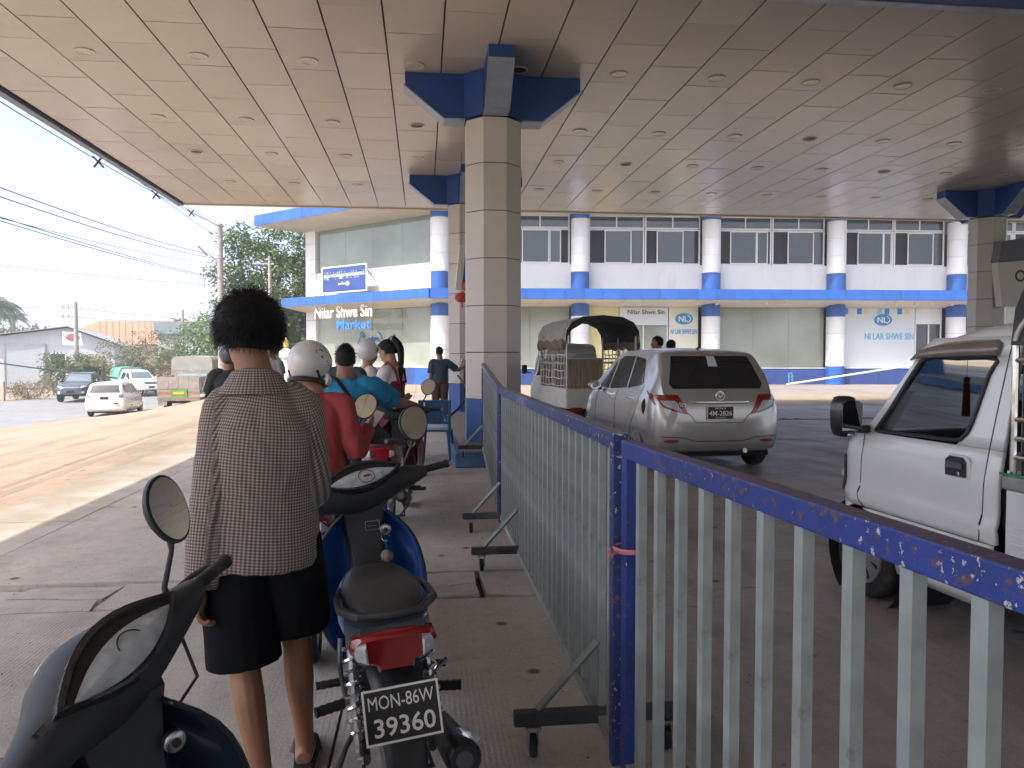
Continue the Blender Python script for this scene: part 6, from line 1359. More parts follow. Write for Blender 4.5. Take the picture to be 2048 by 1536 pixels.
# --- checked shirt material from a stored pattern coordinate
def check_mat(name, per=.0098):
    m = bpy.data.materials.new(name); m.use_nodes = True; N, L, b = nodes_of(m); at = N.new('ShaderNodeAttribute'); at.attribute_name = 'pat'; sx = N.new('ShaderNodeSeparateXYZ'); L.new(at.outputs['Vector'], sx.inputs[0])
    def band(o):
        k = N.new('ShaderNodeMath'); k.operation = 'MULTIPLY'; k.inputs[1].default_value = 2*pi/per; L.new(o, k.inputs[0]); s = N.new('ShaderNodeMath'); s.operation = 'SINE'; L.new(k.outputs[0], s.inputs[0])
        r = N.new('ShaderNodeMapRange'); r.inputs[1].default_value = -.25; r.inputs[2].default_value = .25; L.new(s.outputs[0], r.inputs[0]); return r.outputs[0]
    a, c = band(sx.outputs[0]), band(sx.outputs[1]); ad = N.new('ShaderNodeMath'); ad.operation = 'ADD'; L.new(a, ad.inputs[0]); L.new(c, ad.inputs[1]); hf = N.new('ShaderNodeMath'); hf.operation = 'MULTIPLY'; hf.inputs[1].default_value = .5; L.new(ad.outputs[0], hf.inputs[0])
    cr = N.new('ShaderNodeValToRGB'); L.new(hf.outputs[0], cr.inputs[0]); e = cr.color_ramp.elements; e[0].color = (.066,.056,.056,1); e[1].color = (.42,.345,.30,1); q = cr.color_ramp.elements.new(.5); q.color = (.165,.14,.138,1)
    L.new(cr.outputs[0], b.inputs['Base Color']); b.inputs['Roughness'].default_value = .85; b.inputs['Sheen Weight'].default_value = .1
    return m
# ---- man in checked shirt (foreground)
J = pose(pel=(-.02,0,.93), chest=(.0,.0,1.24), neck=(-.025,.01,1.425), head=(-.055,.045,1.567), shL=(-.118,0,1.33), elL=(-.148,-.06,1.06), wrL=(-.18,-.105,.78), shR=(.110,.02,1.33), elR=(.140,.04,1.06), wrR=(.12,.25,.98),
    hipL=(-.095,-.01,.88), knL=(-.07,-.02,.50), anL=(-.005,-.08,.085), hipR=(.07,.02,.88), knR=(.09,.08,.50), anR=(.10,.22,.085))
man, Hm = human('young man from behind in brown checked shirt, black shorts and sandals', (-.525, 2.62, 0), rad(4), J, sk1, None, pants=None, hairst='bushy', headrot=(18,-4,4), build=.94, vox=.006, curl=.85, seed=4)
for s in 'LR': sandal(man, J['an'+s], m_rubber, m_dark)
m = MB(); m.loft(torso_rings(J, [(-.16,.13,.10,0),(0,.160,.115,-.01),(.25,.155,.112,0),(.4,.15,.11,0)]))
for s in 'LR':
    hp, kn = J['hip'+s], J['kn'+s]; e = hp.lerp(kn, 1.02 if s == 'L' else .80); limb(m, [hp + Vector((0,0,.02)), hp.lerp(e,.5), e], [.108,.116,.120], 18)
o = m.build('shorts', M('shorts_black', (.006,.007,.009), .9, var=.1, spec=.15), man, 0); remesh(o, .008, 3); wrinkle(o, .007, 8, 2)
MB().tube([(-.165,-.06,.64),(-.178,-.055,.62),(-.168,-.06,.60)], .004, 6).build('logo_mark', m_print_w, man)
m = MB()
m.loft(torso_rings(J, [(-.38,.198,.145,-.005),(-.32,.202,.147,-.005),(0,.190,.138,-.005),(.4,.174,.130,-.004),(.8,.164,.128,-.008),(1.05,.158,.124,-.010),(1.35,.142,.108,-.008),(1.60,.128,.095,0),(1.85,.092,.086,0),(1.97,.080,.078,0)], 28))
for s in 'LR':
    sh, el, wr_ = J['sh'+s], J['el'+s], J['wr'+s]; limb(m, [sh.lerp(J['neck'] + Vector((0,0,-.055)), .6), sh, sh.lerp(el,.4), el, el.lerp(wr_,.5), wr_ + (wr_-el)*.03], [.056,.066,.070,.064,.060,.050], 18); m.ell(sh, (.062,.070,.058))
sh_ = m.build('shirt', check_mat('brown_check'), man, 0); remesh(sh_, .0065, 4); 
wrinkle(sh_, .013, 6.0, 11, (1,1,.34)); wrinkle(sh_, .004, 18, 5, (1,1,.6))
def pattern(o, J):
    me = o.data; at = me.attributes.new('pat', 'FLOAT_VECTOR', 'POINT'); vals = []
    for v in me.vertices:
        p = v.co; best = None
        for s in 'LR':
            for a, b in (('sh','el'),('el','wr')):
                A_, B_ = J[a+s], J[b+s]; ab = B_-A_; t = max(0, min(1, (p-A_).dot(ab)/ab.length_squared)); q = A_ + ab*t; d = (p-q).length
                if best is None or d < best[0]: best = (d, s, a, t, q, ab)
        c = J['pel'].lerp(J['chest'], (p.z-J['pel'].z)/(J['chest'].z-J['pel'].z)); rel = p - c
        inarm = best[0] < .098 and (abs(rel.x) > .150 or abs(rel.x) > .135 and p.z < 1.2)
        if inarm:
            _, s, a, t, q, ab = best; A_ = J['sh'+s]; ab = J['wr'+s]-A_; ax = ab.normalized(); vv = (p-A_).dot(ax); d = (p-A_) - ax*vv; e1 = Vector((0,1,0)); e1 = (e1 - ax*e1.dot(ax)).normalized(); e2 = ax.cross(e1); th = atan2(d.dot(e2), -d.dot(e1))
            vals += [th*.066, vv, 0]
        else:
            th = atan2(rel.x/.18, -rel.y/.125); vals += [th*.155, p.z + .012*sin(th*2), 0]
    at.data.foreach_set('vector', vals)
pattern(sh_, J)
# collar and cuff
cl = MB(); nk = J['neck'] + Vector((0,-.002,.0)); R = []
for i in range(29):
    a = -pi*1.28/1 + 2*pi*1.28*i/28 if False else lerp(-2.45, 2.45, i/28) - pi/2
    x, y = cos(a), sin(a); tz = .028*(-y) ; R.append([(nk.x+x*.072, nk.y+y*.070, nk.z+.006+tz*.9), (nk.x+x*.080, nk.y+y*.078, nk.z+.012+tz*.9), (nk.x+x*.126, nk.y+y*.116, nk.z-.052+tz*.3), (nk.x+x*.118, nk.y+y*.108, nk.z-.056+tz*.3)])
cl.loft(R, True); co = cl.build('collar', sh_.data.materials[0], man, 60); at = co.data.attributes.new('pat','FLOAT_VECTOR','POINT'); at.data.foreach_set('vector', [q for v in co.data.vertices for q in (atan2(v.co.x-nk.x, -(v.co.y-nk.y))*.09, v.co.z*1.2, 0)])
# ---- helmeted rider in red
def helmet(par, c, Rm, shell, accent, visor=True, r=(.128,.150,.140)):
    A = Matrix.Translation(c) @ Rm.to_4x4(); m = MB(); rings = []
    for i in range(25):
        a = -1.02 + (pi/2+1.02)*i/24; rings.append([(r[0]*cos(a)*cos(b), -.012+r[1]*cos(a)*sin(b)*(1.0 if sin(b) < 0 else .96), .015+r[2]*sin(a)) for b in [2*pi*k/32 for k in range(32)]])
    m.loft(rings, True, A); h = m.build('helmet', shell, par, 60)
    if visor:
        v = MB(); R = []
        for z in (-.035,-.01,.02,.05,.075):
            q = sqrt(max(.05, 1-((z-.015)/r[2])**2)); R.append([(r[0]*q*1.012*cos(b), -.012+r[1]*q*.975*sin(b), z) for b in [lerp(.12,pi-.12,k/16) for k in range(17)]])
        v.loft(R, False, A, closed=False); vo = v.build('visor', m_glassk, h, 60)
        for s in (-1,1):
            g = MB(); R = []
            for b0, z0, w in ((.35,-.02,.02),(.10,.02,.034),(-.20,.045,.034),(-.55,.055,.026),(-.85,.060,.010)):
                q = lambda z: sqrt(max(.05, 1-((z-.015)/r[2])**2)); R.append([(s*r[0]*q(z0-w)*1.016*cos(b0), -.012+r[1]*q(z0-w)*1.0*sin(b0), z0-w), (s*r[0]*q(z0+w)*1.016*cos(b0), -.012+r[1]*q(z0+w)*1.0*sin(b0), z0+w)])
            g.loft(R, False, A, closed=False); g.build('graphic', accent, h, 60)
            g = MB(); g.tube([A @ Vector((s*r[0]*k*1.01*cos(b0), -.012+r[1]*k*sin(b0), z0)) for b0, z0, k in ((.35,-.075,.78),(.0,-.06,.86),(-.35,-.085,.73),(-.7,-.05,.90))], [(.004,.010)]*4, 6); g.build('graphic_line', accent, h)
        ch = MB(); ch.tube([A @ Vector((r[0]*.93*cos(b), -.012+r[1]*.97*sin(b), -.085)) for b in [lerp(-.1,pi+.1,k/16) for k in range(17)]], [(.034,.014)]*17, 8); ch.build('chin_bar', shell, h, 60)
        MB().tube([A @ Vector((r[0]*.80*cos(b), -.012+r[1]*.80*sin(b), -.105)) for b in [2*pi*k/20 for k in range(21)]], .016, 8).build('neck_roll', m_dark, h)
    return h
m_helw = M('helmet_white', (.60,.60,.61), .28, var=.04, coat=.6); m_red = tee_mat('red_jersey', (.33,.045,.05)); m_bluet = tee_mat('blue_tee', (.012,.20,.40)); 
SIT = dict(pel=(0,0,.84), chest=(0,.04,1.14), neck=(0,.04,1.30), head=(0,.085,1.44), shL=(-.165,.03,1.225), elL=(-.25,.16,1.02), wrL=(-.22,.40,.98), shR=(.165,.03,1.225), elR=(.25,.16,1.02), wrR=(.22,.40,.98),
    hipL=(-.09,.02,.83), knL=(-.20,.36,.66), anL=(-.26,.22,.09), hipR=(.09,.02,.83), knR=(.20,.36,.66), anR=(.26,.22,.09))
def sit(**k): d = dict(SIT); d.update(k); return pose(**d)
J = sit(head=(-.02,.07,1.425), chest=(0,.03,1.13), shR=(.175,.03,1.205), elR=(.255,.02,.93), wrR=(.30,.20,1.05), anR=(.07,.0,.085), knR=(.19,.24,.52), hipR=(.10,.02,.82), anL=(-.28,.1,.085))
p, Hm = human('rider in red long sleeved shirt and white helmet looking at a phone', (-.66, 4.68, 0), rad(-4), J, sk1, m_red, 1.0, tee_mat('shorts_navy', (.03,.035,.05)), .55, None, (-12,-14,0), .94, .008, wr=.013, curl=.7, face=False, seed=6, shirt_r=[(-.38,.20,.14,0),(-.2,.195,.14,0),(.12,.19,.135,0),(.5,.175,.125,0),(.85,.18,.12,0),(1.05,.187,.12,0),(1.4,.18,.105,0),(1.65,.13,.085,0),(1.85,.078,.072,0)])
helmet(p, J['head'] + Vector((0,-.01,.015)), Hm, m_helw, m_print_k); 
for s in 'LR': sandal(p, J['an'+s], M('sandal_tan', (.25,.17,.11), .7), m_dark)
ph = MB().cb((0,0,0),(.072,.008,.15), T(.325,.335,1.10) @ RZ(.2) @ RX(rad(-50)) @ RY(rad(30))).build('phone', M('phone_white', (.7,.72,.75), .2), None, 0, .004); tag(ph, 'pale mobile phone held by the rider in red', 'phone'); ph.matrix_world = T(-.66,4.68,0) @ RZ(rad(-4))
# ---- man in blue tee on the red motorbike
J = sit(pel=(0,0,.82), chest=(-.03,.02,1.10), neck=(-.05,.02,1.25), head=(-.05,.05,1.385), shL=(-.235,.02,1.165), shR=(.175,.04,1.165), elR=(.34,.26,1.02), wrR=(.44,.50,1.00), elL=(-.30,.2,.95), wrL=(-.2,.40,.98), knR=(.22,.38,.64), anR=(.28,.25,.09))
p, Hm = human('stocky man in bright blue tee shirt with black shoulder strap, from behind', (-.62, 6.72, 0), rad(-3), J, sk2, m_bluet, .42, tee_mat('shorts_grey', (.05,.055,.06)), .9, 'short', (8,0,0), 1.12, .009, sc=1.06, seed=9, face=False, wr=.015, shirt_fat=1.02)
stp = MB(); stp.tube(smooth_path([(-.15,-.03,1.26),(-.09,-.10,1.22),(.02,-.135,1.08),(.13,-.135,.93),(.19,-.09,.84)],4), [(.006,.024)]*17, 8); stp.build('shoulder_strap', m_dark, p)
# ---- schoolgirl
J = pose(head=(-.015,.05,1.50), neck=(0,0,1.37), chest=(0,0,1.20), pel=(0,0,.90), shL=(-.135,0,1.295), shR=(.135,0,1.295), elL=(-.20,.05,1.05), wrL=(-.10,.24,1.0), elR=(.20,.05,1.05), wrR=(.10,.24,1.0), hipL=(-.08,0,.86), hipR=(.08,0,.86), knL=(-.08,.02,.46), knR=(.08,.02,.46))
m_mar = tee_mat('maroon', (.16,.018,.035)); m_wht = tee_mat('white_cloth', (.62,.60,.63))
p, Hm = human('schoolgirl in white blouse and maroon pinafore with long ponytail, head bowed', (-.33, 8.3, 0), rad(60), J, sk3, m_wht, .30, None, hairst='long', headrot=(0,-22,0), build=.86, vox=.008, seed=12, shirt_fat=1.08, sc=1.03)
sk_ = MB(); sk_.loft([[(rx*cos(a)*(1+.05*sin(9*a)*f), ry*sin(a)*(1+.05*sin(9*a)*f), z) for a in [2*pi*k/54 for k in range(54)]] for z, rx, ry, f in ((.40,.25,.22,1),(.55,.23,.20,.9),(.75,.20,.165,.7),(.92,.165,.13,.3),(1.0,.15,.115,0),(1.12,.155,.118,0),(1.20,.158,.12,0))]); sk_.build('pinafore', m_mar, p, 60)
for s in (-1,1): MB().tube([(s*.08,.118,1.18),(s*.09,.09,1.32),(s*.085,.0,1.39),(s*.085,-.085,1.32),(s*.07,-.118,1.18)], [(.004,.02)]*5, 6).build('pinafore_strap', m_mar, p)
hc = J['head']; pt = MB(); pts = [hc + Hm @ Vector((0,-.07,.085)), hc + Hm @ Vector((0,-.115,.09)), hc + Vector((.0,-.15,.045)), hc + Vector((.0,-.165,-.10)), hc + Vector((0,-.155,-.28)), hc + Vector((0,-.15,-.40))]
pt.tube(smooth_path([tuple(q) for q in pts],4), [lerp(.03,.04,min(1,i/4)) if i < 8 else lerp(.04,.012,(i-8)/12) for i in range(21)], 12); pt.build('ponytail', m_hair, p); bo_ = MB(); bo_.ell(hc + Hm @ Vector((.0,-.115,.10)), (.05,.02,.025)); bo_.ell(hc + Hm @ Vector((.02,-.12,.12)), (.02,.02,.03)); bo_.build('hair_bow', M('bow_pale', (.6,.5,.55), .7), p)
fr_ = MB(); strands(fr_, None, Matrix.Translation(hc) @ Hm.to_4x4() @ T(0,.0,.03), 500, .07, (.076,.096,.088), 3, .9, lambda d: d.y > .3 and d.z > .1, .002, 3); fr_.build('fringe', m_hair, p, 0)
# ---- rider with white hood and helmet
J = sit(head=(0,.06,1.50), chest=(0,.03,1.17), neck=(0,.03,1.34), shL=(-.18,.02,1.28), shR=(.18,.02,1.28))
p, Hm = human('rider in white shirt and white helmet behind the schoolgirl', (-.72, 9.7, 0), rad(-70), J, sk1, tee_mat('cream_shirt', (.55,.53,.47)), .40, tee_mat('trouser_dark', (.03,.03,.035)), 1.0, None, (0,-10,0), 1.0, .010, sc=1.02, seed=14); helmet(p, J['head'] + Vector((0,-.02,.02)), Hm, m_helw, m_print_k, False, (.118,.135,.135))
MB().rev([(.125,0),(.12,.006),(.02,.02)], 20, Matrix.Translation(J['head']) @ Hm.to_4x4() @ T(0,.11,.06) @ Matrix.Diagonal((.8,.6,1,1))).build('cap_peak', M('peak_brown', (.20,.16,.13), .6), p); MB().tube([(-.12,.06,1.40),(.0,.15,1.30),(.14,.10,1.1)], [(.005,.015)]*3, 6).build('bag_strap', m_dark, p)
# ---- man in navy shirt at the pump
J = pose(shR=(.16,-.01,1.36), elR=(.38,.05,1.19), wrR=(.60,.14,1.28), head=(-.02,.02,1.585))
p, Hm = human('man in navy shirt and brown trousers, one arm reaching to the pump', (.36, 16.95, 0), rad(2), J, sk2, tee_mat('navy_shirt', (.03,.055,.085)), .46, tee_mat('brown_trousers', (.07,.045,.04)), 1.0, 'short', (25,0,0), 1.04, .010, seed=18, shirt_fat=1.0, wr=.007)
# ---- man in black striped track top and helmet, left
J = sit(head=(0,.06,1.44)); p, Hm = human('man in black track top with white sleeve stripes and open helmet', (-2.50, 10.3, 0), rad(10), J, sk2, tee_mat('black_top', (.02,.025,.032)), .98, tee_mat('trouser_dark', (.03,.03,.035)), 1.0, None, (10,0,0), 1.0, .010, sc=1.03, seed=20)
hm_ = helmet(p, J['head'] + Vector((0,-.015,.02)), Hm, M('helmet_grey', (.05,.055,.07), .3, var=.4, scale=9, coat=.6, dirt=(.45,.16,.12), dscale=9, damt=.25), m_print_w, False, (.12,.138,.135))
for k in range(3): MB().tube([tuple(J['shL'] + (J['elL']-J['shL'])*t + Vector((-.082+.004*t, -.02-.018*(k-1)*1.4+.02*t, .02*(1-t)))) for t in (.0,.25,.5,.75,1.0)], [(.003,.0055)]*5, 5).build('sleeve_stripe', m_print_w, p)
MB().tube([(.14,-.05,1.30),(.05,-.125,1.20),(-.06,-.13,1.0)], [(.006,.05)]*3, 8).build('yellow_bag_strap', M('bag_olive', (.25,.21,.07), .7), p)
B6 = bike('motorbike under the man in the striped track top', place(-2.38, 10.3, -12, -.05), -12, m_bnavy, m_cowl, steer=0, lean=1, mirrors=(0,0))
# ---- others seen only in part
p, Hm = human('man in grey cap seen past the neck of the man in the checked shirt', (-2.84, 15.0, 0), rad(150), pose(), sk2, tee_mat('grey_tee', (.16,.17,.18)), .4, tee_mat('jeans', (.05,.07,.11)), 1.0, 'short', (0,0,0), 1.0, .012, sc=1.0, seed=22)
cp = MB(); A = Matrix.Translation(STAND['head']); cp.loft([[(.092*cos(a)*cos(b), -.01+.108*cos(a)*sin(b), .045+.085*sin(a)) for b in [2*pi*k/18 for k in range(18)]] for a in [pi/2*k/8 for k in range(9)]], True, A); cp.prism([(-.07,.06),(.07,.06),(.055,.17),(-.055,.17)], .045, .055, 'xy', A); cp.build('cap', M('cap_grey', (.30,.31,.30), .7), p, 60)
human('man in pale blue shirt standing in front of the market window', (-2.65, 26.0, 0), rad(190), pose(), sk3, tee_mat('pale_blue', (.25,.42,.58)), .4, MATS['jeans'], 1.0, 'short', (0,0,0), 1.0, .014, sc=1.03, seed=23)
human('dark haired man in grey top just beyond the blue tee shirt', (-.86, 8.75, 0), rad(0), pose(), sk2, tee_mat('slate_top', (.05,.065,.09)), .9, MATS['trouser_dark'], 1.0, 'short', (-20,-10,0), 1.0, .012, sc=.96, seed=24)
human('man in pink top standing beyond the silver car roof', (4.42, 14.2, 0), rad(40), pose(), sk2, tee_mat('dusty_pink', (.33,.20,.19)), .45, MATS['jeans'], 1.0, 'short', (30,0,0), 1.0, .012, sc=1.10, seed=25)
human('dark haired woman in black beside the man in pink', (4.72, 14.3, 0), rad(-20), pose(), sk3, MATS['black_top'], .5, MATS['trouser_dark'], 1.0, 'long', (-20,0,0), .9, .012, sc=1.06, seed=26)
# ---------------------------------------------------------------- trees and surroundings
def leafmat(name, c1, c2, rough=.5):
    m = bpy.data.materials.new(name); m.use_nodes = True; N, L, b = nodes_of(m); g = N.new('ShaderNodeNewGeometry'); mx = N.new('ShaderNodeMix'); mx.data_type = 'RGBA'; mx.inputs[6].default_value = (*c1,1); mx.inputs[7].default_value = (*c2,1)
    L.new(g.outputs['Random Per Island'], mx.inputs[0]); L.new(mx.outputs[2], b.inputs['Base Color']); b.inputs['Roughness'].default_value = rough
    tr = N.new('ShaderNodeBsdfTranslucent'); L.new(mx.outputs[2], tr.inputs[0]); ms = N.new('ShaderNodeMixShader'); ms.inputs[0].default_value = .28; L.new(b.outputs[0], ms.inputs[1]); L.new(tr.outputs[0], ms.inputs[2]); L.new(ms.outputs[0], N['Material Output'].inputs['Surface']); return m
lf_dark = leafmat('leaf_mango', (.038,.085,.026), (.14,.20,.062)); lf_olive = leafmat('leaf_olive', (.085,.095,.035), (.17,.17,.07)); lf_bright = leafmat('leaf_bright', (.06,.13,.03), (.16,.24,.06)); lf_palm = leafmat('leaf_palm', (.04,.075,.04), (.09,.13,.07)); lf_mid = leafmat('leaf_mid', (.05,.09,.03), (.10,.15,.055)); lf_red = leafmat('leaf_rust', (.14,.10,.05), (.22,.17,.09))
m_bark = M('bark', (.13,.11,.09), .9, var=.3, scale=5, bump=.5, bscale=20)
def leaves(blobs, n, L, W, seed, droop=.4, clump=14):
    random.seed(seed); m = MB(); tot = sum(b[3]**2 for b in blobs)
    for cx, cy, cz, r, sq in blobs:
        for _ in range(max(1, int(n*r*r/tot/clump))):
            d = Vector((random.gauss(0,1), random.gauss(0,1), random.gauss(0,1))).normalized(); q = r*(random.uniform(.25,1)**.45)
            q *= 1 + .35*noise.noise(Vector((cx,cy,cz))*.3 + d*1.8)
            c = Vector((cx,cy,cz)) + Vector((d.x*q, d.y*q, d.z*q*sq))
            for _ in range(clump):
                t = (d*.5 + Vector((random.gauss(0,1), random.gauss(0,1), random.gauss(0,.7)-droop))).normalized(); p = c + t*L*.2*random.random() + Vector((random.gauss(0,.4), random.gauss(0,.4), random.gauss(0,.35)))*L*1.6
                s = t.cross(Vector((random.gauss(0,1), random.gauss(0,1), random.gauss(0,1)+.6))).normalized()*W*.5*random.uniform(.7,1.2); l = L*random.uniform(.6,1.15)
                m.add([p, p+t*l*.45+s, p+t*l, p+t*l*.45-s], [(0,1,2,3)])
    return m
def tree(name, label, loc, blobs, n, L, W, mat, seed, trunk=(.25,4), group=None, clump=14):
    t = thing(name, label, 'tree' if 'tree' in name else 'shrub', loc, 0, group); random.seed(seed)
    tk_ = MB(); top = Vector((random.uniform(-.3,.3), random.uniform(-.3,.3), trunk[1])); tk_.tube([(0,0,-.3),(top.x*.3,top.y*.3,trunk[1]*.4),tuple(top)], [trunk[0]*1.3,trunk[0],trunk[0]*.65], 10)
    for b in blobs:
        e = Vector(b[:3]); s0 = top*random.uniform(.55,1.0); mid = s0.lerp(e,.5) + Vector((random.uniform(-.3,.3),random.uniform(-.3,.3),.2)); tk_.tube([tuple(s0), tuple(mid), tuple(e)], [trunk[0]*.5,trunk[0]*.32,trunk[0]*.1], 7)
    tk_.build('trunk', m_bark, t, 60); leaves(blobs, n, L, W, seed+1, clump=clump).build('crown', mat, t, 0); return t
random.seed(40)
tree('mango_tree', 'large dark green leafy tree behind the left end of the market', (-10.2, 51, -1.0), [(.6,0,4.5,2.6,.9),(-1.6,.5,5.6,1.7,.8),(1.8,-.4,6.8,2.3,.9),(-.2,.3,8.3,1.9,.85),(-1.6,-.2,9.9,1.2,.8),(1.4,0,9.6,1.8,.8),(2.6,.5,4.2,2.4,.9),(-2.5,0,3.4,1.0,.6),(.5,-.8,2.6,2.2,.8),(-2.2,-.3,7.6,1.1,.7),(2.8,.2,1.6,2.0,.8),(3.4,.3,8.0,1.6,.9),(-.6,0,6.2,1.8,.9),(-1.0,.2,1.8,1.8,.8)], 24000, .36, .12, lf_dark, 41, (.28,5))
tree('leafy_tree', 'tree filling the gap behind the large tree and the market wall', (-8.2, 56, -1.0), [(0,0,3.5,2.8,.9),(1,0,6,2.6,.9),(-1.5,0,5.5,2,.9),(.5,.5,1.6,2.4,.7)], 6000, .36, .13, lf_mid, 47, (.22,4))
SH = 'shrubs and trees across the road'
tree('roadside_shrub', 'olive brown feathery shrub across the road behind the white estate car', (-21.0, 58.5, -1.2), [(-.8,0,2.4,2.0,.8),(1.4,0,2.9,2.0,.85),(0,.3,1.2,2.2,.6),(-2.2,.2,1.3,1.4,.7),(2.9,0,1.6,1.6,.8)], 9000, .20, .07, lf_olive, 42, (.12,2), SH)
tree('roadside_tree', 'bright green tree across the road right of the olive shrub', (-17.6, 62, -1.2), [(0,0,3.4,2.1,.8),(1.8,.2,2.2,1.8,.7),(-1.4,0,2.3,1.6,.7),(1.0,-.2,4.7,1.7,.7),(2.9,.2,3.4,1.5,.6),(.6,0,1.2,2.2,.5)], 8000, .30, .12, lf_bright, 43, (.16,2.6), SH)
tree('roadside_shrub', 'small green shrub in front of the white shed', (-25.0, 57.0, -1.2), [(0,0,1.3,1.3,.9),(.9,0,2.2,.9,.8),(-.7,.1,2.2,.8,.8)], 3500, .22, .09, lf_mid, 44, (.08,1.4), SH)
tree('roadside_shrub', 'low rusty scrub beside the boundary wall', (-24.4, 51.0, -1.2), [(0,0,.6,.9,.7),(1.0,.2,.8,.8,.7),(-.9,.1,.5,.7,.7)], 2500, .14, .05, lf_red, 45, (.04,.6), SH)
tree('roadside_tree', 'grey green tree rising behind the pale shed', (-48.0, 100.0, -1.2), [(0,0,4,3.2,.8),(3,1,3.6,2.8,.8),(-3,0,4.5,3,.8),(5.5,0,3.0,2.4,.8)], 5000, .5, .2, lf_palm, 46, (.2,3.5), SH)
tree('roadside_tree', 'dark tree at the far left edge below the big palm', (-47.0, 95.0, -1.2), [(0,0,3,2.6,.8),(4,1,2.4,2.4,.8),(-4,0,3,2.6,.8)], 4000, .5, .2, lf_palm, 49, (.2,3.5), SH)
def palm(label, loc, h, fr, n, seed, lean=.3):
    t = thing('palm_tree', label, 'palm', loc, 0, 'palms beyond the road'); random.seed(seed)
    tp = Vector((lean, 0, h)); MB().tube([(0,0,-.3),(lean*.3,0,h*.5),tuple(tp)], [.24,.17,.14], 9).build('trunk', m_bark, t)
    for i in range(n):
        a = 2*pi*i/n*2.4 + random.uniform(-.2,.2); up = random.uniform(-.1,1.15); d = Vector((cos(a), sin(a), 0)); pts = []; p = tp.copy(); dr = (d + Vector((0,0,up))).normalized(); L = fr*random.uniform(.8,1.1)
        for k in range(9): pts.append(p.copy()); p = p + dr*L/8; dr = (dr + Vector((0,0,-.17-.05*k))).normalized()
        m = MB(); m.tube(pts, [.035*(1-.1*k) for k in range(9)], 4)
        for k in range(1, 9):
            for j in range(4):
                q = pts[k-1].lerp(pts[k], j/4); tan = (pts[k]-pts[k-1]).normalized(); sd = tan.cross(Vector((0,0,1))).normalized(); ll = fr*.26*sin(pi*min(1,(k+j/4)/9+.08))+.08
                for s in (-1,1):
                    e = q + (sd*s*.85 + tan*.45 + Vector((0,0,-.5-.2*random.random()))).normalized()*ll; w = tan*.05; m.add([q-w, q+w, e], [(0,1,2)])
        m.build('frond', lf_palm, t, 0)
palm('tall palm with a full drooping crown at the far left', (-40.8, 78, -1.2), 7.4, 3.6, 30, 51); palm('smaller palm right of the tall palm', (-63.0, 128, -1.2), 8.6, 3.2, 18, 52, -.3); palm('tiny distant palm above the orange roof', (-45.5, 150, -1.2), 9.2, 2.4, 14, 53, .1); palm('palm at the left edge, half out of frame', (-45.5, 80, -1.2), 5.0, 3.4, 20, 54, -.4)
# ---- warehouse
m_shedw = M('shed_wall', (.52,.55,.58), .6, var=.06, stretch=(6,6,.2), scale=2); m_tin = M('tin_roof', (.34,.33,.32), .5, .3, var=.12, scale=1.5, dirt=(.30,.24,.19), damt=.25)
t = thing('warehouse', 'pale blue grey shed with tin roof and sliding door at far left', 'shed', (-33.5, 66.0, -1.2), rad(14))
MB().prism([(-5.5,0),(8,0),(8,3.7),(4.6,5.0),(-5.5,3.5)], 0, 14, 'xz').build('walls', m_shedw, t, 0)
for k in range(14): x0, x1 = lerp(-6.2,4.6,k/14), lerp(-6.2,4.6,(k+1)/14); z = lambda x: 3.55+(x+6.2)*(5.1-3.55)/10.8; MB().add([(x0,-.5,z(x0)),(x1-.02,-.5,z(x1)),(x1-.02,14.4,z(x1)+.0),(x0,14.4,z(x0)),(x0,-.5,z(x0)+.06),(x1-.02,-.5,z(x1)+.06),(x1-.02,14.4,z(x1)+.06),(x0,14.4,z(x0)+.06)], [(0,1,2,3),(4,7,6,5),(0,4,5,1),(1,5,6,2),(2,6,7,3),(3,7,4,0)]).build('roof_sheet', m_tin, t, 0)
MB().add([(4.6,-.5,5.12),(8.6,-.5,3.6),(8.6,14.4,3.6),(4.6,14.4,5.12)], [(0,1,2,3)]).build('roof_sheet', m_tin, t, 0)
d_ = MB().box(.2,2.9,-.12,-.03,.1,3.6).build('sliding_door', M('door_grey', (.40,.44,.47), .5, var=.05), t, 0); fr = MB(); fr.box(.1,.2,-.15,-.02,0,3.7); fr.box(2.9,3.0,-.15,-.02,0,3.7); fr.box(.1,3.0,-.15,-.02,3.6,3.7); fr.build('door_frame', m_steel, d_, 0)
for x in (-1.6, 3.3):
    w = MB().box(x,x+1.1,-.06,-.02,2.0,2.9).build('window', m_glassk, t, 0); f = MB(); f.box(x-.05,x+1.15,-.08,-.065,1.95,2.02); f.box(x-.05,x+1.15,-.08,-.065,2.88,2.95); f.box(x-.05,x+.03,-.08,-.065,2.02,2.88); f.box(x+.52,x+.58,-.08,-.065,2.02,2.88); f.box(x+1.07,x+1.15,-.08,-.065,2.02,2.88); f.build('frame', m_frame, w, 0)
sgn = thing('roadside_board', 'white board with red oval on the shed gable', 'sign', (-27.9, 65.2, 2.9), rad(14)); sgn.scale = (.55,)*3; MB().prism([(-1.2,-.9),(1.4,-1.0),(1.1,.8),(-1.2,1.0)], -.05, .03, 'xz').build('board', m_print_w, sgn, 0); MB().rev([(.9,0),(.9,.03)], 24, T(.1,-.06,.15) @ RX(pi/2) @ Matrix.Diagonal((1,.6,1,1))).build('oval', M('oval_red', (.40,.10,.12), .5), sgn, 30)
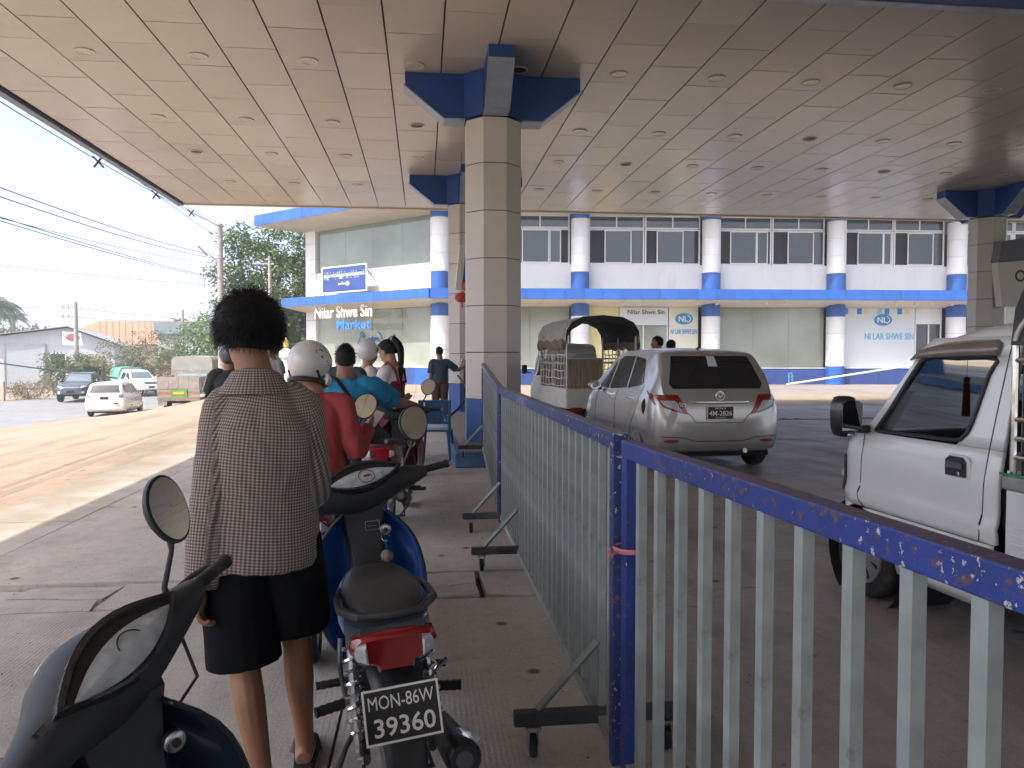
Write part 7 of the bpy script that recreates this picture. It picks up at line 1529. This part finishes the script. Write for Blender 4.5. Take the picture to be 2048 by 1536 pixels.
t = thing('lean_to_roof', 'low grey awning in front of the shed at the left edge', 'awning', (-35.0, 60.0, -1.2), rad(10)); MB().add([(-4,-1.5,2.1),(3.2,-1.5,1.9),(3.6,1.5,2.6),(-4,1.5,2.8),(-4,-1.5,2.2),(3.2,-1.5,2.0),(3.6,1.5,2.7),(-4,1.5,2.9)], [(0,1,2,3),(4,7,6,5),(0,4,5,1),(1,5,6,2),(2,6,7,3),(3,7,4,0)]).build('roof', m_tin, t, 0)
for x, y in ((-3.8,-1.3),(3.0,-1.3),(3.2,1.3),(-3.8,1.3)): MB().tube([(x,y,0),(x,y,2.15)], .06, 6).build('post', m_steel, t)
# ---- boundary wall
t = thing('boundary_wall', 'low cream boundary wall with grey panels at the left road edge', 'wall', (-29.5, 49.5, -1.2), rad(3))
for k in range(5): MB().box(k*1.3-2.2,k*1.3-1.0,-.06,.06,.1,1.0).build('panel', M('wall_cream', (.42,.37,.29), .8, var=.12), t, 0); MB().box(k*1.3-2.05,k*1.3-1.15,-.075,-.062,.3,.8).build('inset', M('wall_grey', (.22,.21,.2), .8, var=.2), t, 0); MB().box(k*1.3-1.0,k*1.3-.9,-.12,.12,0,1.15).build('pier', MATS['wall_cream'], t, 0)
# ---- orange roofed hall and grey and pink building
t = thing('orange_roof_hall', 'long hall with curved orange roof beyond the shrubs', 'building', (-36.0, 112, -1.2), rad(-2)); m_or = M('orange_roof', (.58,.30,.19), .5, var=.08, scale=1)
prof = [(-12,4.4),(-11.5,5.6),(-10.2,6.6),(-8.5,7.2),(-6,7.4)]
for k in range(len(prof)-1): pass
MB().loft([[(x + (0 if s else 0), y, z) for x, z in ((-12,4.3),(-11.3,5.8),(-9.8,6.9),(-8,7.5))] + [(14, y, 7.5),(14,y,4.3)] for s, y in ((0,-1),(1,9))]).build('roof', m_or, t, 30); 
for k in range(26): MB().box(-8+k*.85,-8+k*.85+.05,-1.06,-1.0,4.4,7.5).build('roof_seam', M('orange_seam', (.52,.26,.16), .5), t, 0)
MB().box(-11.5,14,0,8,0,4.3).build('walls', M('hall_wall', (.36,.28,.22), .7, var=.1), t, 0)
t = thing('pink_grey_building', 'flat roofed grey building with pink walls and tall white windows', 'building', (-24.6, 88, -1.2), rad(-4))
MB().box(-4.5,9,-.6,8,5.1,6.4).build('roof_band', M('slate_band', (.16,.19,.23), .5, var=.1), t, 0); MB().box(-4.2,9,0,8,0,5.1).build('walls', M('pink_wall', (.42,.16,.17), .7, var=.1), t, 0); MB().box(-4.3,2.0,-.1,-.01,2.6,5.1).build('grey_panel_wall', M('wall_pale', (.32,.34,.35), .6, var=.1), t, 0)
for x in (3.6,5.2):
    w = MB().box(x,x+1.0,-.12,-.02,.3,4.6).build('window', m_pale, t, 0); MB().box(x+.2,x+.8,-.14,-.125,.6,4.0).build('pane', m_upg, w, 0)
MB().box(2.2,2.4,-.3,-.1,0,5.2).build('column', m_white, t, 0); MB().box(.5,2.0,-.11,-.02,3.9,4.8).build('opening', M('orange_infill', (.55,.30,.16), .6), t, 0)  # opening filled with plain orange
# ---- poles and wires
m_concp = M('pole_concrete', (.30,.28,.26), .85, var=.15, scale=4)
def pole(label, loc, h, arms=2, r=.14):
    t = thing('utility_pole', label, 'pole', loc, 0, 'utility poles'); MB().tube([(0,0,-.2),(0,0,h)], [r*1.2,r*.85], 10).build('shaft', m_concp, t)
    for k in range(arms):
        a = MB().box(-1.0,.25,-.05,.05,h-.5-k*.7,h-.42-k*.7).build('cross_arm', m_steel, t, 0)
        for x in (-.9,-.5,.1): MB().rev([(.03,0),(.05,.05),(.03,.1),(.045,.15),(.02,.2)], 8, T(x,0,h-.42-k*.7)).build('insulator', M('insulator', (.22,.18,.16), .3), a)
    return t
PB = (-9.55, 38.0, -1.0); t = pole('grey utility pole with solar street lamp left of the market tree', PB, 8.75, 0, .15)
ar = MB().tube([(0,0,6.9),(-.45,-.1,7.25)], .035, 6).build('lamp_arm', m_steel, t); MB().cb((0,0,0),(.55,.30,.06), T(-.75,-.15,7.45) @ RY(rad(48))).build('solar_panel', M('panel_dark', (.16,.15,.14), .3), ar, 0)
PC = (-25.6, 60.5, -1.2); pole('utility pole with cross arms among the roadside shrubs', PC, 6.7, 2, .16); PD = (-23.2, 78, -1.2); pole('distant utility pole with box in front of the grey roof', PD, 7.2, 1, .15); pole('utility pole inside the crown of the market tree', (-9.0, 47.0, -1.0), 8.4, 1, .11)
m_wire = M('wire', (.02,.02,.022), .6, var=0)
def wire(lab, a, b, sag=.25, r=.012, ext=1.0, clamps=()):
    a, b = Vector(a), Vector(b); b = a + (b-a)*ext; m = MB(); pts = [a.lerp(b,i/28) + Vector((0,0,-4*sag*(i/28)*(1-i/28))) for i in range(29)]; m.tube(pts, r, 5); o = m.build('power_line', m_wire, None); tag(o, lab, 'cable', 'overhead cables'); return pts
top = Vector(PB) + Vector((0,0,8.65)); LB = 'overhead cable running along the road from the pole'
for k, (py_, dz, dx, q) in enumerate(((6.05,0,0,.014),(6.25,-.05,.1,.014),(6.62,-.1,.2,.010),(6.68,-.55,-.1,.014))):
    pts = wire(('topmost','second','third','lowest')[k] + ' cable of the spaced bundle running beside the canopy edge', top + Vector((dx*.3,0,dz)), (-6.95+dx*.5, 14, py_ - (.0 if k < 3 else .12)), .35, q*.7, 1.7)
    if k == 0:
        cl = thing('cable_spacers', 'small dark spacers clamped on the cable bundle by the canopy edge', 'clamp')
        for i in (5,9,13): s = MB(); p_ = pts[i]; s.tube([p_ + Vector((-.12,0,.10)), p_ + Vector((.12,0,-.15))], .025, 5); s.tube([p_ + Vector((.10,0,.12)), p_ + Vector((-.10,0,-.15))], .025, 5); s.build('spacer', m_wire, cl)
for lb_, za, zb_, q in (('upper',7.25,5.02,.014),('middle',7.1,4.85,.014),('thin lower',6.9,4.45,.009)): wire(lb_ + ' cable of the three in the middle of the hazy sky', Vector(PB)+Vector((0,0,za)), (-7.6,14,zb_), .5, q*.75, 1.7)
for lb_, za, zb_, q in (('upper',6.3,4.35,.013),('lower',6.25,4.28,.013)): wire(lb_ + ' cable of the lowest close pair crossing the sky', Vector(PB)+Vector((0,0,za-.1)), (-7.6,14,zb_), .35, q*.7, 1.7)
wire('thin distant cable dipping across the sky to the right', (-8.0,60,6.4), (-26,40,6.9), .5, .012, 1.4)
for lb_, dz in (('upper',-.35),('lower',-1.05)): wire(lb_ + ' cable between the pole in the shrubs and the far pole', Vector(PC)+Vector((-.5,0,6.7+dz)), Vector(PD)+Vector((-.4,0,6.7+dz*.6)), .15, .016, 1.0); wire(lb_ + ' cable from the pole in the shrubs to the left', Vector(PC)+Vector((-.6,0,6.7+dz)), (-46,62,5.9+dz*.3), .3, .016, 1.0)
wire('thick low cable sloping down in front of the shed', (-42,50,4.1), (-20.5,56,-.1), .3, .05, 1.0)
# ---- gate post lamp, concrete block, plastic chair
t = thing('gate_post', 'white gate post with yellow flame shaped lamp', 'gate post', (-5.35, 31.0, -.4)); MB().box(-.16,.16,-.16,.16,0,1.75).build('shaft', m_white, t, 0, .01); MB().loft([octa(.14,1.75),octa(.27,1.86),octa(.27,2.05),octa(.16,2.16),octa(.05,2.2)]).build('cap', m_white, t, 0)
MB().rev([(.05,2.2),(.10,2.28),(.105,2.35),(.07,2.48),(.02,2.6),(.002,2.64)], 14, None).build('flame_lamp', M('lamp_amber', (.72,.48,.12), .3, var=.1), t)
t = thing('concrete_block', 'pale striped concrete block beside the wooden bed truck', 'block', (-8.6, 37.0, -.75), rad(10)); MB().prism([(-.7,0),(.7,0),(.55,.75),(-.55,.75)], -.35, .35, 'xz').build('block', M('block_pale', (.5,.47,.40), .8, var=.12), t, 0, .02); MB().prism([(-.25,.02),(.15,.02),(.15,.72),(-.25,.72)], -.36, -.352, 'xz').build('stripe', M('block_dark', (.26,.22,.18), .8), t, 0)
m_ch = M('chair_blue', (.025,.09,.21), .4, var=.08); t = thing('plastic_chair', 'blue plastic chair with slotted back beside the pump island', 'chair', (.19, 11.35, 0), rad(-8))
MB().box(-.22,.22,-.20,.22,.40,.43).build('seat', m_ch, t, 0, .012)
bk = MB(); bk.box(-.235,-.195,-.25,-.215,.43,.86); bk.box(.195,.235,-.25,-.215,.43,.86); bk.box(-.235,.235,-.25,-.215,.83,.865); bk.box(-.195,.195,-.248,-.218,.52,.56); fo = bk.build('back_frame', m_ch, t, 0, .006)
for k in range(9):
    x = lerp(-.17,.17,k/8)
    if k in (2,4,6): MB().box(x-.032,x+.032,-.24,-.228,.56,.83).build('back_slat', m_ch, t, 0)
    else: MB().box(x-.009,x+.009,-.24,-.228,.56,.83).build('back_slat', m_ch, t, 0)
for k in range(7): z = .59+k*.035; MB().box(-.195,.195,-.2265,-.220,z,z+.010).build('back_rung', m_ch, t, 0)
for sx in (-1,1):
    for y0, y1 in ((-.20,-.26),(.19,.24)): MB().tube([(sx*.19,y0,.41),(sx*.225,y1,.0)], [.024,.018], 6).build('leg', m_ch, t)
    MB().tube([(sx*.225,-.22,.60),(sx*.235,-.02,.63),(sx*.23,.18,.60),(sx*.215,.2,.42)], [.016,.02,.02,.016], 6).build('arm_rest', m_ch, t) if False else None
t = thing('pump_hose', 'dark fuel hose looping between the chair and the pump', 'hose', (.5,11.6,0)); MB().tube(smooth_path([(-.1,-.2,.62),(.05,.2,.72),(.2,.6,.86),(.25,2.0,.95),(.2,4.2,1.1)],5), .018, 8).build('hose', m_rubber, t)
# ---- drain channel across the far bays of the forecourt
t = thing('drain_channel', 'long pale drain grating across the dark forecourt behind the silver car', 'drain', (9.0, 17.4, 0))
MB().box(-4.2,5.2,-.18,.18,-.02,.006).build('channel', M('drain_dark', (.05,.045,.042), .8), t, 0); random.seed(61)
gl = MB(); 
for k in range(60):
    if random.random() < .75: x = -4.1+k*.155; gl.box(x,x+.11,-.13+.0,.13,.006,.012)
struct(gl.build('grating_bar', M('grate_pale', (.36,.36,.35), .5, .3, var=.3), t, 0), 'stuff')
# ---- air: thin dry-season haze round the whole place
hz = bpy.data.materials.new('haze_air'); hz.use_nodes = True; N = hz.node_tree.nodes; L = hz.node_tree.links
N.remove(N['Principled BSDF']); pv = N.new('ShaderNodeVolumePrincipled'); pv.inputs['Color'].default_value = (.93,.96,1.0,1); pv.inputs['Density'].default_value = .0019; pv.inputs['Anisotropy'].default_value = .1
L.new(pv.outputs[0], N['Material Output'].inputs['Volume'])
hb_ = MB().box(-1550, 1550, -1550, 1550, -2.3, 62).build('haze', hz, None, 0); struct(hb_, 'stuff'); tag(hb_, 'thin pale haze fading the distant hill and trees', 'haze')
